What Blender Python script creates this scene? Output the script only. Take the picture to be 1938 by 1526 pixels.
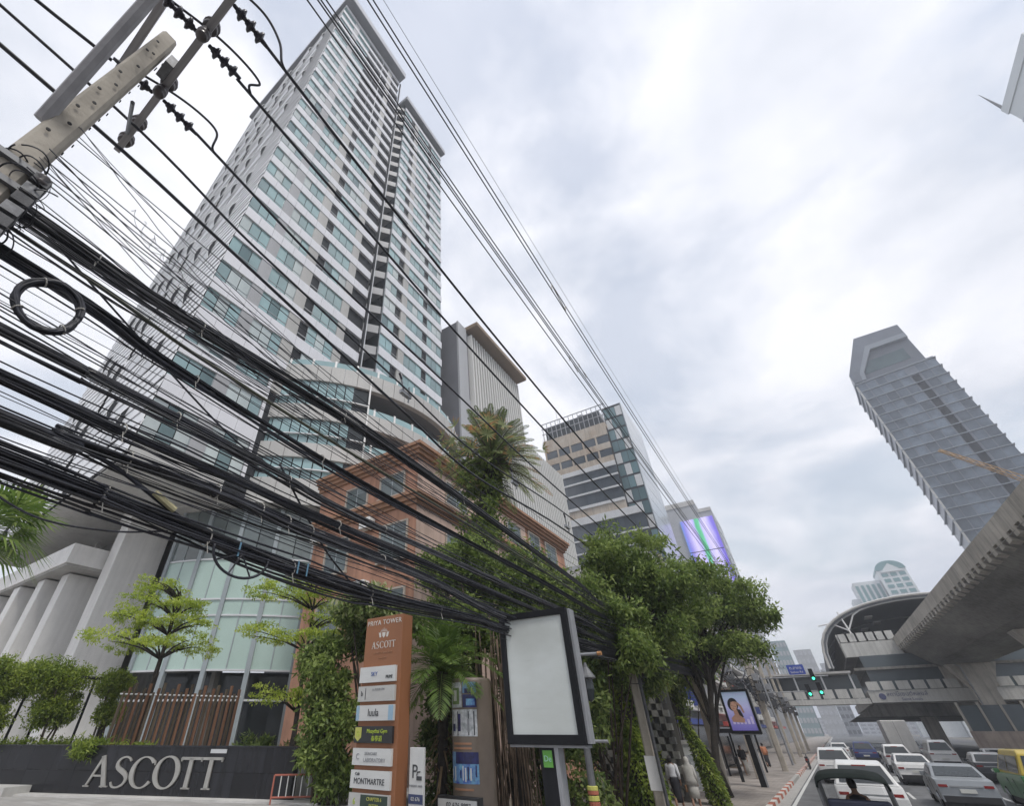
import bpy, bmesh, math, random
import numpy as np
from mathutils import Vector, Matrix
R = math.radians
for o in list(bpy.data.objects): bpy.data.objects.remove(o)
sc = bpy.context.scene
COL = sc.collection

# ------------------------------------------------------------------ camera
# world axes: Y runs along the street, X to the right of it, Z up; metres
HEAD, PITCH, EYE = R(35.84), math.atan2(622, 833), 2.6
cd = bpy.data.cameras.new('camera'); cam = bpy.data.objects.new('camera', cd); COL.objects.link(cam)
cam.location = (0, 0, EYE); cam.rotation_euler = (R(90) + PITCH, 0, HEAD)
cd.sensor_fit = 'HORIZONTAL'; cd.sensor_width = 36; cd.lens = 36 * 833 / 1938; cd.shift_x = (969 - 832) / 1938
cd.clip_start = 0.05; cd.clip_end = 6000
sc.camera = cam

# ------------------------------------------------------------------ sky, sun, exposure
SUN_EL, SUN_AZ = R(58), R(118)          # azimuth measured clockwise from +Y (street direction)
w = bpy.data.worlds.new('World'); sc.world = w; w.use_nodes = True
nt = w.node_tree; nt.nodes.clear()
def N(t, **k):
    n = nt.nodes.new(t)
    for a, b in k.items(): setattr(n, a, b)
    return n
def LK(a, b): nt.links.new(a, b)
out = N('ShaderNodeOutputWorld'); bg = N('ShaderNodeBackground'); bg.inputs[1].default_value = 0.1
sky = N('ShaderNodeTexSky', sky_type='NISHITA', sun_disc=False, sun_elevation=SUN_EL, sun_rotation=SUN_AZ, air_density=1.6, dust_density=3.0)
tc = N('ShaderNodeTexCoord'); sep = N('ShaderNodeSeparateXYZ'); LK(tc.outputs['Generated'], sep.inputs[0])
mx = N('ShaderNodeMath', operation='MAXIMUM'); LK(sep.outputs[2], mx.inputs[0]); mx.inputs[1].default_value = 0.0
ad = N('ShaderNodeMath', operation='ADD'); LK(mx.outputs[0], ad.inputs[0]); ad.inputs[1].default_value = 0.22
dx = N('ShaderNodeMath', operation='DIVIDE'); LK(sep.outputs[0], dx.inputs[0]); LK(ad.outputs[0], dx.inputs[1])
dy = N('ShaderNodeMath', operation='DIVIDE'); LK(sep.outputs[1], dy.inputs[0]); LK(ad.outputs[0], dy.inputs[1])
cmb = N('ShaderNodeCombineXYZ'); LK(dx.outputs[0], cmb.inputs[0]); LK(dy.outputs[0], cmb.inputs[1])
n1 = N('ShaderNodeTexNoise'); n1.inputs['Scale'].default_value = 1.35; n1.inputs['Detail'].default_value = 9; n1.inputs['Roughness'].default_value = 0.56; n1.inputs['Distortion'].default_value = 0.35
mp = N('ShaderNodeMapping'); mp.inputs['Location'].default_value = (3.1, 1.7, 0); LK(cmb.outputs[0], mp.inputs[0]); LK(mp.outputs[0], n1.inputs['Vector'])
n2 = N('ShaderNodeTexNoise'); n2.inputs['Scale'].default_value = 1.45; n2.inputs['Detail'].default_value = 11; n2.inputs['Roughness'].default_value = 0.56; n2.inputs['Distortion'].default_value = 0.2
mp2 = N('ShaderNodeMapping'); mp2.inputs['Location'].default_value = (7.3, 4.9, 2); LK(cmb.outputs[0], mp2.inputs[0]); LK(mp2.outputs[0], n2.inputs['Vector'])
cr = N('ShaderNodeValToRGB'); LK(n1.outputs['Fac'], cr.inputs[0])       # cloud cover: thin breaks show the blue
e = cr.color_ramp.elements; e[0].position = 0.40; e[0].color = (0.52, 0.52, 0.52, 1); e[1].position = 0.53; e[1].color = (1, 1, 1, 1)
cc = N('ShaderNodeValToRGB'); LK(n2.outputs['Fac'], cc.inputs[0])       # cloud thickness: grey bases, white tops
e = cc.color_ramp.elements; e[0].position = 0.38; e[0].color = (0.66, 0.70, 0.79, 1); e[1].position = 0.58; e[1].color = (0.985, 0.99, 1.045, 1)
# overcast luminance rises towards the zenith
zr = N('ShaderNodeMapRange'); zr.inputs[1].default_value = 0.0; zr.inputs[2].default_value = 1.0; zr.inputs[3].default_value = 6.9; zr.inputs[4].default_value = 7.5; LK(sep.outputs[2], zr.inputs[0])
sc1 = N('ShaderNodeVectorMath', operation='SCALE'); LK(cc.outputs[0], sc1.inputs[0]); LK(zr.outputs[0], sc1.inputs['Scale'])
mixc = N('ShaderNodeMix', data_type='RGBA'); LK(cr.outputs[0], mixc.inputs['Factor']); LK(sky.outputs[0], mixc.inputs['A']); LK(sc1.outputs[0], mixc.inputs['B'])
LK(mixc.outputs['Result'], bg.inputs[0]); LK(bg.outputs[0], out.inputs[0])

sd = bpy.data.lights.new('sun', 'SUN'); sd.energy = 1.5; sd.angle = R(14); sd.color = (1.0, 0.965, 0.91)
sun = bpy.data.objects.new('sun', sd); COL.objects.link(sun)
sv = Vector((math.sin(SUN_AZ) * math.cos(SUN_EL), math.cos(SUN_AZ) * math.cos(SUN_EL), math.sin(SUN_EL)))
sun.rotation_euler = sv.to_track_quat('Z', 'Y').to_euler(); sun.location = (20, -20, 60)
vs = sc.view_settings; vs.view_transform = 'Standard'; vs.look = 'None'; vs.gamma = 1.0; vs.use_curve_mapping = False; vs.exposure = 0.6
sc.render.engine = 'CYCLES'; sc.cycles.max_bounces = 6; sc.cycles.diffuse_bounces = 3; sc.cycles.glossy_bounces = 3
sc.cycles.transmission_bounces = 4; sc.cycles.transparent_max_bounces = 8; sc.cycles.volume_bounces = 1; sc.cycles.use_denoising = True

# ------------------------------------------------------------------ materials
MATS = {}
def M(name, col=(.5, .5, .5), rough=.7, var=.12, scale=3.0, metal=0., spec=.5, bump=0., col2=None, emit=0., stretch=(1, 1, 1), rnd=0., streak=0., bscale=None, coord='Object', attr=None):
    """procedural principled material: base colour broken by two noises, optional per-object variation, dirt streaks and bump"""
    if name in MATS: return MATS[name]
    m = bpy.data.materials.new(name); m.use_nodes = True; t = m.node_tree; b = t.nodes['Principled BSDF']
    L = t.links.new; nn = t.nodes.new
    b.inputs['Roughness'].default_value = rough; b.inputs['Metallic'].default_value = metal; b.inputs['Specular IOR Level'].default_value = spec
    c = nn('ShaderNodeTexCoord'); mpn = nn('ShaderNodeMapping'); mpn.inputs['Scale'].default_value = stretch
    if coord == 'World':
        g = nn('ShaderNodeNewGeometry'); L(g.outputs['Position'], mpn.inputs[0])
    else: L(c.outputs[coord], mpn.inputs[0])
    a = nn('ShaderNodeTexNoise'); a.inputs['Scale'].default_value = scale; a.inputs['Detail'].default_value = 6; a.inputs['Roughness'].default_value = .62; L(mpn.outputs[0], a.inputs['Vector'])
    c2 = col2 or tuple(max(0, x * (1 - 2.2 * var)) for x in col)
    hi = tuple(min(1, x * (1 + .5 * var)) for x in col)
    r = nn('ShaderNodeValToRGB'); L(a.outputs['Fac'], r.inputs[0])
    r.color_ramp.elements[0].position = .3; r.color_ramp.elements[1].position = .7
    r.color_ramp.elements[0].color = (*c2, 1); r.color_ramp.elements[1].color = (*hi, 1)
    last = r.outputs[0]
    if attr:
        at = nn('ShaderNodeAttribute'); at.attribute_name = 'tone'
        r2 = nn('ShaderNodeValToRGB'); L(at.outputs['Fac'], r2.inputs[0])
        els = r2.color_ramp.elements
        while len(els) < len(attr): els.new(.5)
        for i, (p, cc_) in enumerate(attr): els[i].position = p; els[i].color = (*cc_, 1)
        mm = nn('ShaderNodeMix'); mm.data_type = 'RGBA'; mm.blend_type = 'MULTIPLY'; mm.inputs['Factor'].default_value = .5
        L(r2.outputs[0], mm.inputs['A']); L(last, mm.inputs['B'])
        last = r2.outputs[0]
    if streak:
        ms = nn('ShaderNodeMapping'); ms.inputs['Scale'].default_value = (2.2, 2.2, .12)
        if coord == 'World': L(g.outputs['Position'], ms.inputs[0])
        else: L(c.outputs[coord], ms.inputs[0])
        s = nn('ShaderNodeTexNoise'); s.inputs['Scale'].default_value = 1.6; s.inputs['Detail'].default_value = 5; L(ms.outputs[0], s.inputs['Vector'])
        sr = nn('ShaderNodeMapRange'); sr.inputs[1].default_value = .45; sr.inputs[2].default_value = .75; sr.inputs[3].default_value = 1; sr.inputs[4].default_value = 1 - streak; L(s.outputs['Fac'], sr.inputs[0])
        vm = nn('ShaderNodeVectorMath'); vm.operation = 'SCALE'; L(last, vm.inputs[0]); L(sr.outputs[0], vm.inputs['Scale']); last = vm.outputs[0]
    if rnd:
        oi = nn('ShaderNodeObjectInfo'); rr = nn('ShaderNodeMapRange'); rr.inputs[3].default_value = 1 - rnd; rr.inputs[4].default_value = 1 + rnd; L(oi.outputs['Random'], rr.inputs[0])
        vm = nn('ShaderNodeVectorMath'); vm.operation = 'SCALE'; L(last, vm.inputs[0]); L(rr.outputs[0], vm.inputs['Scale']); last = vm.outputs[0]
    L(last, b.inputs['Base Color'])
    if bump:
        bn = nn('ShaderNodeTexNoise'); bn.inputs['Scale'].default_value = bscale or scale * 6; bn.inputs['Detail'].default_value = 4; L(mpn.outputs[0], bn.inputs['Vector'])
        bp = nn('ShaderNodeBump'); bp.inputs['Strength'].default_value = bump; bp.inputs['Distance'].default_value = .03; L(bn.outputs['Fac'], bp.inputs['Height']); L(bp.outputs[0], b.inputs['Normal'])
    if emit:
        b.inputs['Emission Color'].default_value = (*col, 1); b.inputs['Emission Strength'].default_value = emit
    MATS[name] = m
    return m

# ------------------------------------------------------------------ builders
ORG = {}
def org(o): return ORG.get(o.name, Vector((0, 0, 0))) if o else Vector((0, 0, 0))
def tag(o, label=None, cat=None, group=None, kind=None):
    if label: o['label'] = label
    if cat: o['category'] = cat
    if group: o['group'] = group
    if kind: o['kind'] = kind
    return o
def thing(name, label, cat, loc=(0, 0, 0), group=None, kind=None):
    o = bpy.data.objects.new(name, None); COL.objects.link(o); o.location = loc; o.empty_display_size = .2
    ORG[o.name] = Vector(loc)
    return tag(o, label, cat, group, kind)
def link(name, me, parent=None, world=True):
    o = bpy.data.objects.new(name, me); COL.objects.link(o)
    if parent: o.parent = parent
    ORG[o.name] = org(parent)
    return o
class MB:
    def __init__(s): s.v = []; s.f = []; s.tone = []
    def add(s, vs, fs):
        b = len(s.v); s.v += [tuple(p) for p in vs]; s.f += [tuple(i + b for i in f) for f in fs]; return s
    def box(s, x0, x1, y0, y1, z0, z1):
        return s.add([(x0, y0, z0), (x1, y0, z0), (x1, y1, z0), (x0, y1, z0), (x0, y0, z1), (x1, y0, z1), (x1, y1, z1), (x0, y1, z1)],
                     [(0, 3, 2, 1), (4, 5, 6, 7), (0, 1, 5, 4), (1, 2, 6, 5), (2, 3, 7, 6), (3, 0, 4, 7)])
    def prism(s, poly, z0, z1):
        n = len(poly); return s.add([(x, y, z0) for x, y in poly] + [(x, y, z1) for x, y in poly],
            [tuple(range(n))[::-1], tuple(range(n, 2 * n))] + [(i, (i + 1) % n, (i + 1) % n + n, i + n) for i in range(n)])
    def loft(s, rings, cap=True, closed=True):
        n = len(rings[0]); b = len(s.v)
        for r in rings: s.v += [tuple(p) for p in r]
        for i in range(len(rings) - 1):
            for j in range(n if closed else n - 1):
                k = (j + 1) % n; s.f.append((b + i * n + j, b + i * n + k, b + (i + 1) * n + k, b + (i + 1) * n + j))
        if cap: s.f.append(tuple(b + j for j in range(n))[::-1]); s.f.append(tuple(b + (len(rings) - 1) * n + j for j in range(n)))
        return s
    def tube(s, path, r, n=6, cap=True):
        P = [Vector(p) for p in path]; rs = r if isinstance(r, (list, tuple)) else [r] * len(P); rings = []; u = None
        for i, p in enumerate(P):
            d = (P[min(i + 1, len(P) - 1)] - P[max(i - 1, 0)]).normalized()
            if u is None: u = d.orthogonal().normalized()
            u = (u - d * u.dot(d)).normalized() if (u - d * u.dot(d)).length > 1e-6 else d.orthogonal().normalized()
            v = d.cross(u)
            rings.append([p + (u * math.cos(2 * math.pi * j / n) + v * math.sin(2 * math.pi * j / n)) * rs[i] for j in range(n)])
        return s.loft(rings, cap)
    def lathe(s, prof, c=(0, 0, 0), n=14, axis='Z'):
        rings = []
        for r, h in prof:
            ring = []
            for j in range(n):
                a = 2 * math.pi * j / n; x, y = r * math.cos(a), r * math.sin(a)
                p = (x, y, h) if axis == 'Z' else ((h, x, y) if axis == 'X' else (y, h, x))
                ring.append((c[0] + p[0], c[1] + p[1], c[2] + p[2]))
            rings.append(ring)
        return s.loft(rings)
    def build(s, name, mat, parent=None, smooth=False, local=False):
        o0 = Vector((0, 0, 0)) if local else org(parent)
        me = bpy.data.meshes.new(name)
        me.from_pydata([(p[0] - o0[0], p[1] - o0[1], p[2] - o0[2]) for p in s.v], [], s.f)
        if mat: me.materials.append(mat)
        if smooth: me.polygons.foreach_set('use_smooth', [True] * len(me.polygons))
        me.update()
        o = link(name, me, parent)
        return o
_unit = {}
def piece(name, mat, parent, x0, x1, y0, y1, z0, z1):
    """one box-shaped piece; alike pieces share one unit-cube mesh"""
    if mat.name not in _unit:
        mb = MB().box(-.5, .5, -.5, .5, -.5, .5); me = bpy.data.meshes.new('unit_' + mat.name); me.from_pydata(mb.v, [], mb.f); me.materials.append(mat); _unit[mat.name] = me
    o = link(name, _unit[mat.name], parent); g = org(parent)
    o.location = ((x0 + x1) / 2 - g[0], (y0 + y1) / 2 - g[1], (z0 + z1) / 2 - g[2]); o.scale = (abs(x1 - x0), abs(y1 - y0), abs(z1 - z0))
    return o
def bevel(o, wd=.02, seg=2, ang=40):
    m = o.modifiers.new('bevel', 'BEVEL'); m.width = wd; m.segments = seg; m.limit_method = 'ANGLE'; m.angle_limit = R(ang); return o
def copy_tree(o, parent=None):
    c = o.copy(); COL.objects.link(c); c.parent = parent
    ORG[c.name] = org(o)
    for ch in o.children: copy_tree(ch, c)
    return c
def text(name, s, size, mat, parent, loc, rot=(90, 0, 0), extrude=.004, align='CENTER', sx=1., font=None, space=1.):
    c = bpy.data.curves.new(name, 'FONT'); c.body = s; c.size = size; c.extrude = extrude; c.align_x = align; c.align_y = 'CENTER'; c.materials.append(mat); c.space_character = space; c.resolution_u = 3
    tmp = bpy.data.objects.new(name, c); COL.objects.link(tmp); bpy.context.view_layer.update()
    me = bpy.data.meshes.new_from_object(tmp.evaluated_get(bpy.context.evaluated_depsgraph_get())); bpy.data.objects.remove(tmp); me.name = name
    if not me.materials: me.materials.append(mat)
    o = bpy.data.objects.new(name, me); COL.objects.link(o); o.parent = parent; g = org(parent)
    o.location = (loc[0] - g[0], loc[1] - g[1], loc[2] - g[2]); o.rotation_euler = tuple(R(a) for a in rot); o.scale = (sx, 1, 1)
    ORG[o.name] = org(parent)
    return o
def fastmesh(name, V, F4, mat, parent=None, tone=None, smooth=False):
    """V: (n,3) array, F4: (m,4) quads"""
    g = org(parent); V = np.asarray(V, dtype=np.float32) - np.array(g, dtype=np.float32)
    me = bpy.data.meshes.new(name); nv, nf = len(V), len(F4)
    me.vertices.add(nv); me.vertices.foreach_set('co', V.ravel())
    me.loops.add(nf * 4); me.loops.foreach_set('vertex_index', np.asarray(F4, dtype=np.int32).ravel())
    me.polygons.add(nf); me.polygons.foreach_set('loop_start', np.arange(0, nf * 4, 4, dtype=np.int32))
    try: me.polygons.foreach_set('loop_total', np.full(nf, 4, dtype=np.int32))
    except Exception: pass
    me.materials.append(mat)
    if tone is not None:
        a = me.attributes.new('tone', 'FLOAT', 'POINT'); a.data.foreach_set('value', np.asarray(tone, dtype=np.float32))
    if smooth: me.polygons.foreach_set('use_smooth', np.ones(nf, dtype=bool))
    me.update(calc_edges=True); me.validate()
    return link(name, me, parent)
RNG = np.random.default_rng(7); rnd = random.Random(11)

# ------------------------------------------------------------------ palette
M('asphalt', (.12, .122, .125), .85, .18, .9, bump=.25, bscale=40, coord='World')
M('pavement', (.37, .335, .305), .85, .2, .8, bump=.15, coord='World')
M('plaza', (.42, .41, .40), .7, .1, 1.0, coord='World')
M('earth', (.17, .15, .12), .9, .2, .3, coord='World')
M('road_white', (.62, .62, .60), .7, .14, 5, coord='World')
M('kerb_white', (.62, .60, .56), .8, .16, 4, coord='World'); M('kerb_red', (.42, .13, .08), .8, .2, 4, coord='World'); M('kerb_grey', (.40, .39, .37), .8, .15, 4, coord='World')
M('tower_white', (.67, .675, .71), .45, .03, .4, streak=.05, coord='World'); M('panel_white', (.80, .81, .83), .4, .04, .5, streak=.05, coord='World')
M('tower_dark', (.035, .037, .042), .8, .1, .5, spec=.2); M('tower_grey', (.33, .335, .35), .6, .05, .6, rnd=.08); M('tower_beige', (.40, .395, .38), .6, .06, .6, rnd=.08)
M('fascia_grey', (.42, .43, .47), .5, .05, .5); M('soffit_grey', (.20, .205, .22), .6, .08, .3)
M('glass_teal', (.19, .325, .33), .06, .14, .25, spec=.6, rnd=.3, coord='World'); M('glass_curtain', (.40, .46, .45), .1, .1, .5, spec=.6, rnd=.15); M('glass_deep', (.11, .18, .19), .06, .1, .5, spec=.6, rnd=.2); MATS['glass_curtain'].node_tree.nodes['Principled BSDF'].inputs['IOR'].default_value = 2.0; MATS['glass_teal'].node_tree.nodes['Principled BSDF'].inputs['IOR'].default_value = 2.0; M('glass_dark', (.035, .042, .046), .12, .15, .5, spec=.4, rnd=.2); M('window_dark', (.03, .032, .036), .5, .15, .5, spec=.2, rnd=.2); M('glass_pale', (.28, .42, .44), .12, .08, .3, spec=.7, rnd=.1)
M('glass_frost', (.42, .55, .50), .25, .05, .3, spec=.5, rnd=.05); M('mullion', (.30, .34, .36), .4, .05, 1); M('metal_light', (.62, .63, .64), .4, .05, 1, metal=.3)
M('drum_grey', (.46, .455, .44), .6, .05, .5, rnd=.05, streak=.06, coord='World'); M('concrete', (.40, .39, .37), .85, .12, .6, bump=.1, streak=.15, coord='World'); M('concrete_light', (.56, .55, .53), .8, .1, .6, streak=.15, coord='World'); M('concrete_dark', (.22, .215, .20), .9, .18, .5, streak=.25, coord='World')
M('orange_wall', (.46, .245, .165), .85, .14, .7, streak=.28, coord='World'); M('pink_wall', (.54, .40, .335), .85, .1, .7, streak=.22, coord='World'); M('orange_trim', (.36, .20, .125), .85, .12, 1.2, coord='World')
M('white_paint', (.76, .76, .75), .5, .05, 1.5); M('black_paint', (.014, .015, .018), .6, .15, 2, spec=.2); M('steel', (.17, .175, .185), .5, .2, 3, metal=.3); M('galv', (.34, .35, .37), .5, .15, 4, metal=.2)
M('cable_black', (.026, .028, .040), .5, .3, 8); M('cable_grey', (.075, .077, .085), .6, .25, 8); M('cable_olive', (.10, .105, .07), .6, .2, 8); M('insulator', (.035, .032, .045), .25, .2, 6); M('insulator_clay', (.10, .085, .085), .3, .2, 6); M('tie_white', (.50, .48, .44), .7, .1, 8)
M('pole_concrete', (.44, .40, .34), .9, .16, 1.6, bump=.3, bscale=14); M('bark', (.11, .085, .065), .95, .3, 5, bump=.6, bscale=20); M('bark_dark', (.05, .042, .035), .95, .3, 5, bump=.6, bscale=20); M('root', (.16, .115, .08), .95, .3, 6)
M('fin_white', (.60, .60, .58), .6, .06, .8, rnd=.05); M('wall_slate', (.17, .175, .195), .7, .06, .3); M('wall_grey', (.40, .41, .43), .7, .06, .3); M('timber', (.30, .22, .15), .6, .15, 2, stretch=(1, 8, 1))

def tiled(m, sx, sy, dark=.72):
    """faint joints and tone steps of small paving units, too far away to build singly"""
    t = m.node_tree; b = t.nodes['Principled BSDF']; src = b.inputs['Base Color'].links[0].from_socket
    g = t.nodes.new('ShaderNodeNewGeometry'); mp_ = t.nodes.new('ShaderNodeMapping'); mp_.inputs['Scale'].default_value = (sx, sy, 1); br = t.nodes.new('ShaderNodeTexBrick')
    br.inputs['Color1'].default_value = (1, 1, 1, 1); br.inputs['Color2'].default_value = (.86, .84, .82, 1); br.inputs['Mortar'].default_value = (dark, dark, dark, 1); br.inputs['Scale'].default_value = 1.0; br.inputs['Mortar Size'].default_value = .025
    mu = t.nodes.new('ShaderNodeMix'); mu.data_type = 'RGBA'; mu.blend_type = 'MULTIPLY'; mu.inputs['Factor'].default_value = 1.0
    t.links.new(g.outputs['Position'], mp_.inputs[0]); t.links.new(mp_.outputs[0], br.inputs['Vector']); t.links.new(src, mu.inputs['A']); t.links.new(br.outputs[0], mu.inputs['B']); t.links.new(mu.outputs['Result'], b.inputs['Base Color'])
tiled(MATS['pavement'], 1.2, 1.2); tiled(MATS['plaza'], .8, .8, .8)
def patched(m):
    """repair patches, tyre-polished lanes and oil spots on the carriageway"""
    t = m.node_tree; b = t.nodes['Principled BSDF']; src = b.inputs['Base Color'].links[0].from_socket
    g = t.nodes.new('ShaderNodeNewGeometry'); mp_ = t.nodes.new('ShaderNodeMapping'); mp_.inputs['Scale'].default_value = (.55, .09, 1); n_ = t.nodes.new('ShaderNodeTexNoise'); n_.inputs['Scale'].default_value = 1.0; n_.inputs['Detail'].default_value = 5
    r = t.nodes.new('ShaderNodeMapRange'); r.inputs[1].default_value = .35; r.inputs[2].default_value = .7; r.inputs[3].default_value = .78; r.inputs[4].default_value = 1.5
    v = t.nodes.new('ShaderNodeVectorMath'); v.operation = 'SCALE'
    t.links.new(g.outputs['Position'], mp_.inputs[0]); t.links.new(mp_.outputs[0], n_.inputs['Vector']); t.links.new(n_.outputs['Fac'], r.inputs[0]); t.links.new(src, v.inputs[0]); t.links.new(r.outputs[0], v.inputs['Scale']); t.links.new(v.outputs[0], b.inputs['Base Color'])
patched(MATS['asphalt'])
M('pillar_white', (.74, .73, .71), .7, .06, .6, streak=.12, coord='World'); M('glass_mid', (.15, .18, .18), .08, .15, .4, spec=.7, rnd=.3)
# ================================================================== ground, road, pavement
tag(MB().add([(-3000, -3000, -.02), (3000, -3000, -.02), (3000, 3000, -.02), (-3000, 3000, -.02)], [(0, 1, 2, 3)]).build('ground', MATS['earth']), kind='structure')
road = tag(MB().box(-3.2, 40, -60, 900, -.3, .004).build('road', MATS['asphalt']), kind='structure')
for x in (1.9, 5.4, 8.6):
    for i in range(22):
        y = 6 + i * 7.5; piece('lane_marking', MATS['road_white'], road, x - .06, x + .06, y, y + 3.6, .0, .009)
piece('edge_line', MATS['road_white'], road, -2.68, -2.54, -20, 320, .0, .009)
pav = tag(MB().box(-10.5, -3.4, -60, 900, -.3, .15).build('pavement', MATS['pavement']), kind='structure')
for i in range(150):                                              # red and white kerb stones
    y = 10 + i * 1.0
    k = 'kerb_grey' if 40 < y < 47 else ('kerb_white' if i % 2 else 'kerb_red')
    piece('kerb_stone', MATS[k], pav, -3.4, -3.2, y + .01, y + .99, -.2, .165)
piece('gutter', MATS['kerb_grey'], pav, -3.2, -2.75, -60, 400, -.2, .007)
plz = tag(MB().box(-70, -10.5, -60, 16, -.3, 1.0).build('forecourt', MATS['plaza']), kind='structure')
piece('planter_kerb', MATS['concrete_light'], plz, -10.5, -10.2, -60, 16, -.2, 1.12)

# ================================================================== the hotel tower
TX, TY0, TY1, WY0, WY1 = -28.0, 7.5, 23.7, 26.5, 39.3
FH = 3.55
T = thing('hotel_tower', 'tall white and teal glass hotel tower with dark balcony columns, podium drum and pillared porch', 'building', (TX, 16, 0))
core = MB(); bx = (-60.0, 9.2)
core.prism([(TX - .35, TY0 + .25), (TX - .35, TY1), (TX - 4, TY1), (TX - 4, WY0), (TX - .35, WY0), (TX - .35, WY1 - .2), (-60, WY1 - .2), (-59.7, 9.6)], 15.9, 112)
core.prism([(TX - .35, TY0 + .25), (TX - .35, TY1), (-46, TY1), (-59.7, 9.6)], 112, 117.6)
core.build('core', MATS['tower_dark'], T)  # near-black colour stands in for the shade deep inside the open balcony bays
rows = [(k, 31.05 + FH * k, 28.8 + FH * k) for k in range(-1, 25)] + [(-2, 24.0, 21.9), (-3, 20.0, 17.1)]
rows.sort()
# column layout along the street front: (y0, y1, kind)
mainbays = [(7.5, 10.5, 'p3'), (10.5, 11.65, 'g'), (11.65, 14.6, 'p3'), (14.6, 15.9, 'b'), (15.9, 16.95, 'd'), (16.95, 20.2, 'p3'), (20.2, 21.3, 'b'), (21.3, 23.65, 'o')]
topbays = [(7.5, 10.5, 'p3'), (10.5, 11.65, 'g'), (11.65, 14.7, 'p3'), (14.7, 18.5, 'o'), (18.62, 20.2, 'o'), (20.2, 21.3, 'b'), (21.3, 23.65, 'o')]
wingbays = [(26.5, 28.8, 'p2'), (28.8, 29.85, 'd'), (29.85, 31.0, 'b'), (31.0, 34.75, 'p3'), (34.75, 35.75, 'd'), (35.75, 39.3, 'p3')]
rest = MB(); bandrest = MB(); bars = MB(); npan = 0
for k, zh, zs in rows:
    for wing in (0, 1):
        if wing and (zh > 112 or k < 0): continue
        bays = wingbays if wing else (topbays if zh > 80.5 else mainbays)
        if k < 0 and not wing: bays = [b for b in mainbays if b[1] < (14.7 if k < -1 else 16)]
        for y0, y1, t in bays:
            if t[0] == 'p':
                n = int(t[1]); s = (y1 - y0) / n
                for i in range(n):
                    a, b = y0 + i * s + .035, y0 + (i + 1) * s - .035
                    if npan < 300 and k < 16:
                        piece('window_pane', MATS[rnd.choice(('glass_teal',) * 7 + ('glass_curtain', 'glass_deep', 'glass_curtain'))], T, TX - .22, TX - .16, a, b, zs, zh); npan += 1
                    else: rest.box(TX - .22, TX - .16, a, b, zs, zh)
                bars.box(TX - .165, TX - .13, y0 + .04, y1 - .04, zs + .5, zs + .57)
            elif t in 'gb':
                piece('cladding_panel', MATS['tower_grey' if t == 'g' else 'tower_beige'], T, TX - .3, TX - .06, y0 + .02, y1 - .02, zs, zh)
            elif t == 'd':
                piece('dark_window', MATS['window_dark'], T, TX - .34, TX - .26, y0 + .02, y1 - .02, zs + .02, zh)
                piece('window_rail', MATS['metal_light'], T, TX - .16, TX - .11, y0 + .02, y1 - .02, zs + .55, zs + .6)
        # spandrel band above this row, cut into panels
        zt = min(zh + 1.3, 118.0); 
        if k == -2: zt = 25.25
        if k == -3: zt = 21.9
        cuts = ([7.5, 9.0, 10.5, 11.65, 13.1, 14.6, 15.9, 17.6, 19.3, 21.3, 23.65] if not wing else [26.5, 28.8, 31.0, 33.0, 35.75, 37.5, 39.3])
        if k < 0: cuts = [c for c in cuts if c < (14.7 if k < -1 else 16)]
        for a, b in zip(cuts[:-1], cuts[1:]):
            if k < 14: piece('spandrel_panel', MATS['tower_white'], T, TX - .3, TX, a + .012, b - .012, zh, zt)
            else: bandrest.box(TX - .3, TX, a + .012, b - .012, zh, zt)
        if wing == 0 and k >= 0:      # angled balcony slabs in the notch between tower and wing
            mb = MB().prism([(TX, 23.65), (TX - 1.6, 24.9), (TX - .4, 26.5), (TX - 4, 26.5), (TX - 4, 23.65)], zh, min(zt, 117.6)) if zh < 111 else None
            if mb:
                mb.build('balcony_slab', MATS['tower_grey'], T)
                MB().prism([(TX - 2.9, 23.7), (TX - 3.0, 25.0), (TX - 2.2, 26.45), (TX - 3.9, 26.45), (TX - 3.9, 23.7)], zs - .0, zh).build('balcony_glass', MATS['glass_dark'], T)
bars.build('sash_rail', MATS['mullion'], T)['kind'] = 'stuff'
o = rest.build('window_pane', MATS['glass_teal'], T); o['kind'] = 'stuff'
o = bandrest.build('spandrel_panel', MATS['tower_white'], T); o['kind'] = 'stuff'
piece('spandrel_panel', MATS['drum_grey'], T, TX - .3, TX, 7.5, 13.55, 15.8, 17.1)
piece('end_return', MATS['tower_white'], T, TX - 2.4, TX - .05, 14.62, 14.9, 17.0, 26.6)
piece('drain_pipe', MATS['tower_dark'], T, TX + .02, TX + .2, 23.72, 23.9, 28.6, 117)
piece('drain_pipe', MATS['metal_light'], T, TX + .02, TX + .16, 23.98, 24.1, 28.6, 117)
piece('fin', MATS['metal_light'], T, TX - .1, TX + .03, 18.5, 18.62, 80.5, 116)
piece('wing_side', MATS['glass_dark'], T, TX - 3.9, TX - .4, 26.47, 26.5, 27, 111.5)
for p in (10.5, 11.65, 14.6, 16.95, 20.2, 26.5, 31.0, 35.75, 39.2):
    piece('mullion', MATS['mullion'], T, TX - .2, TX - .12, p - .03, p + .03, 17.1 if p < 14 else 28.8, 116 if p < 23 else 111)
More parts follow.
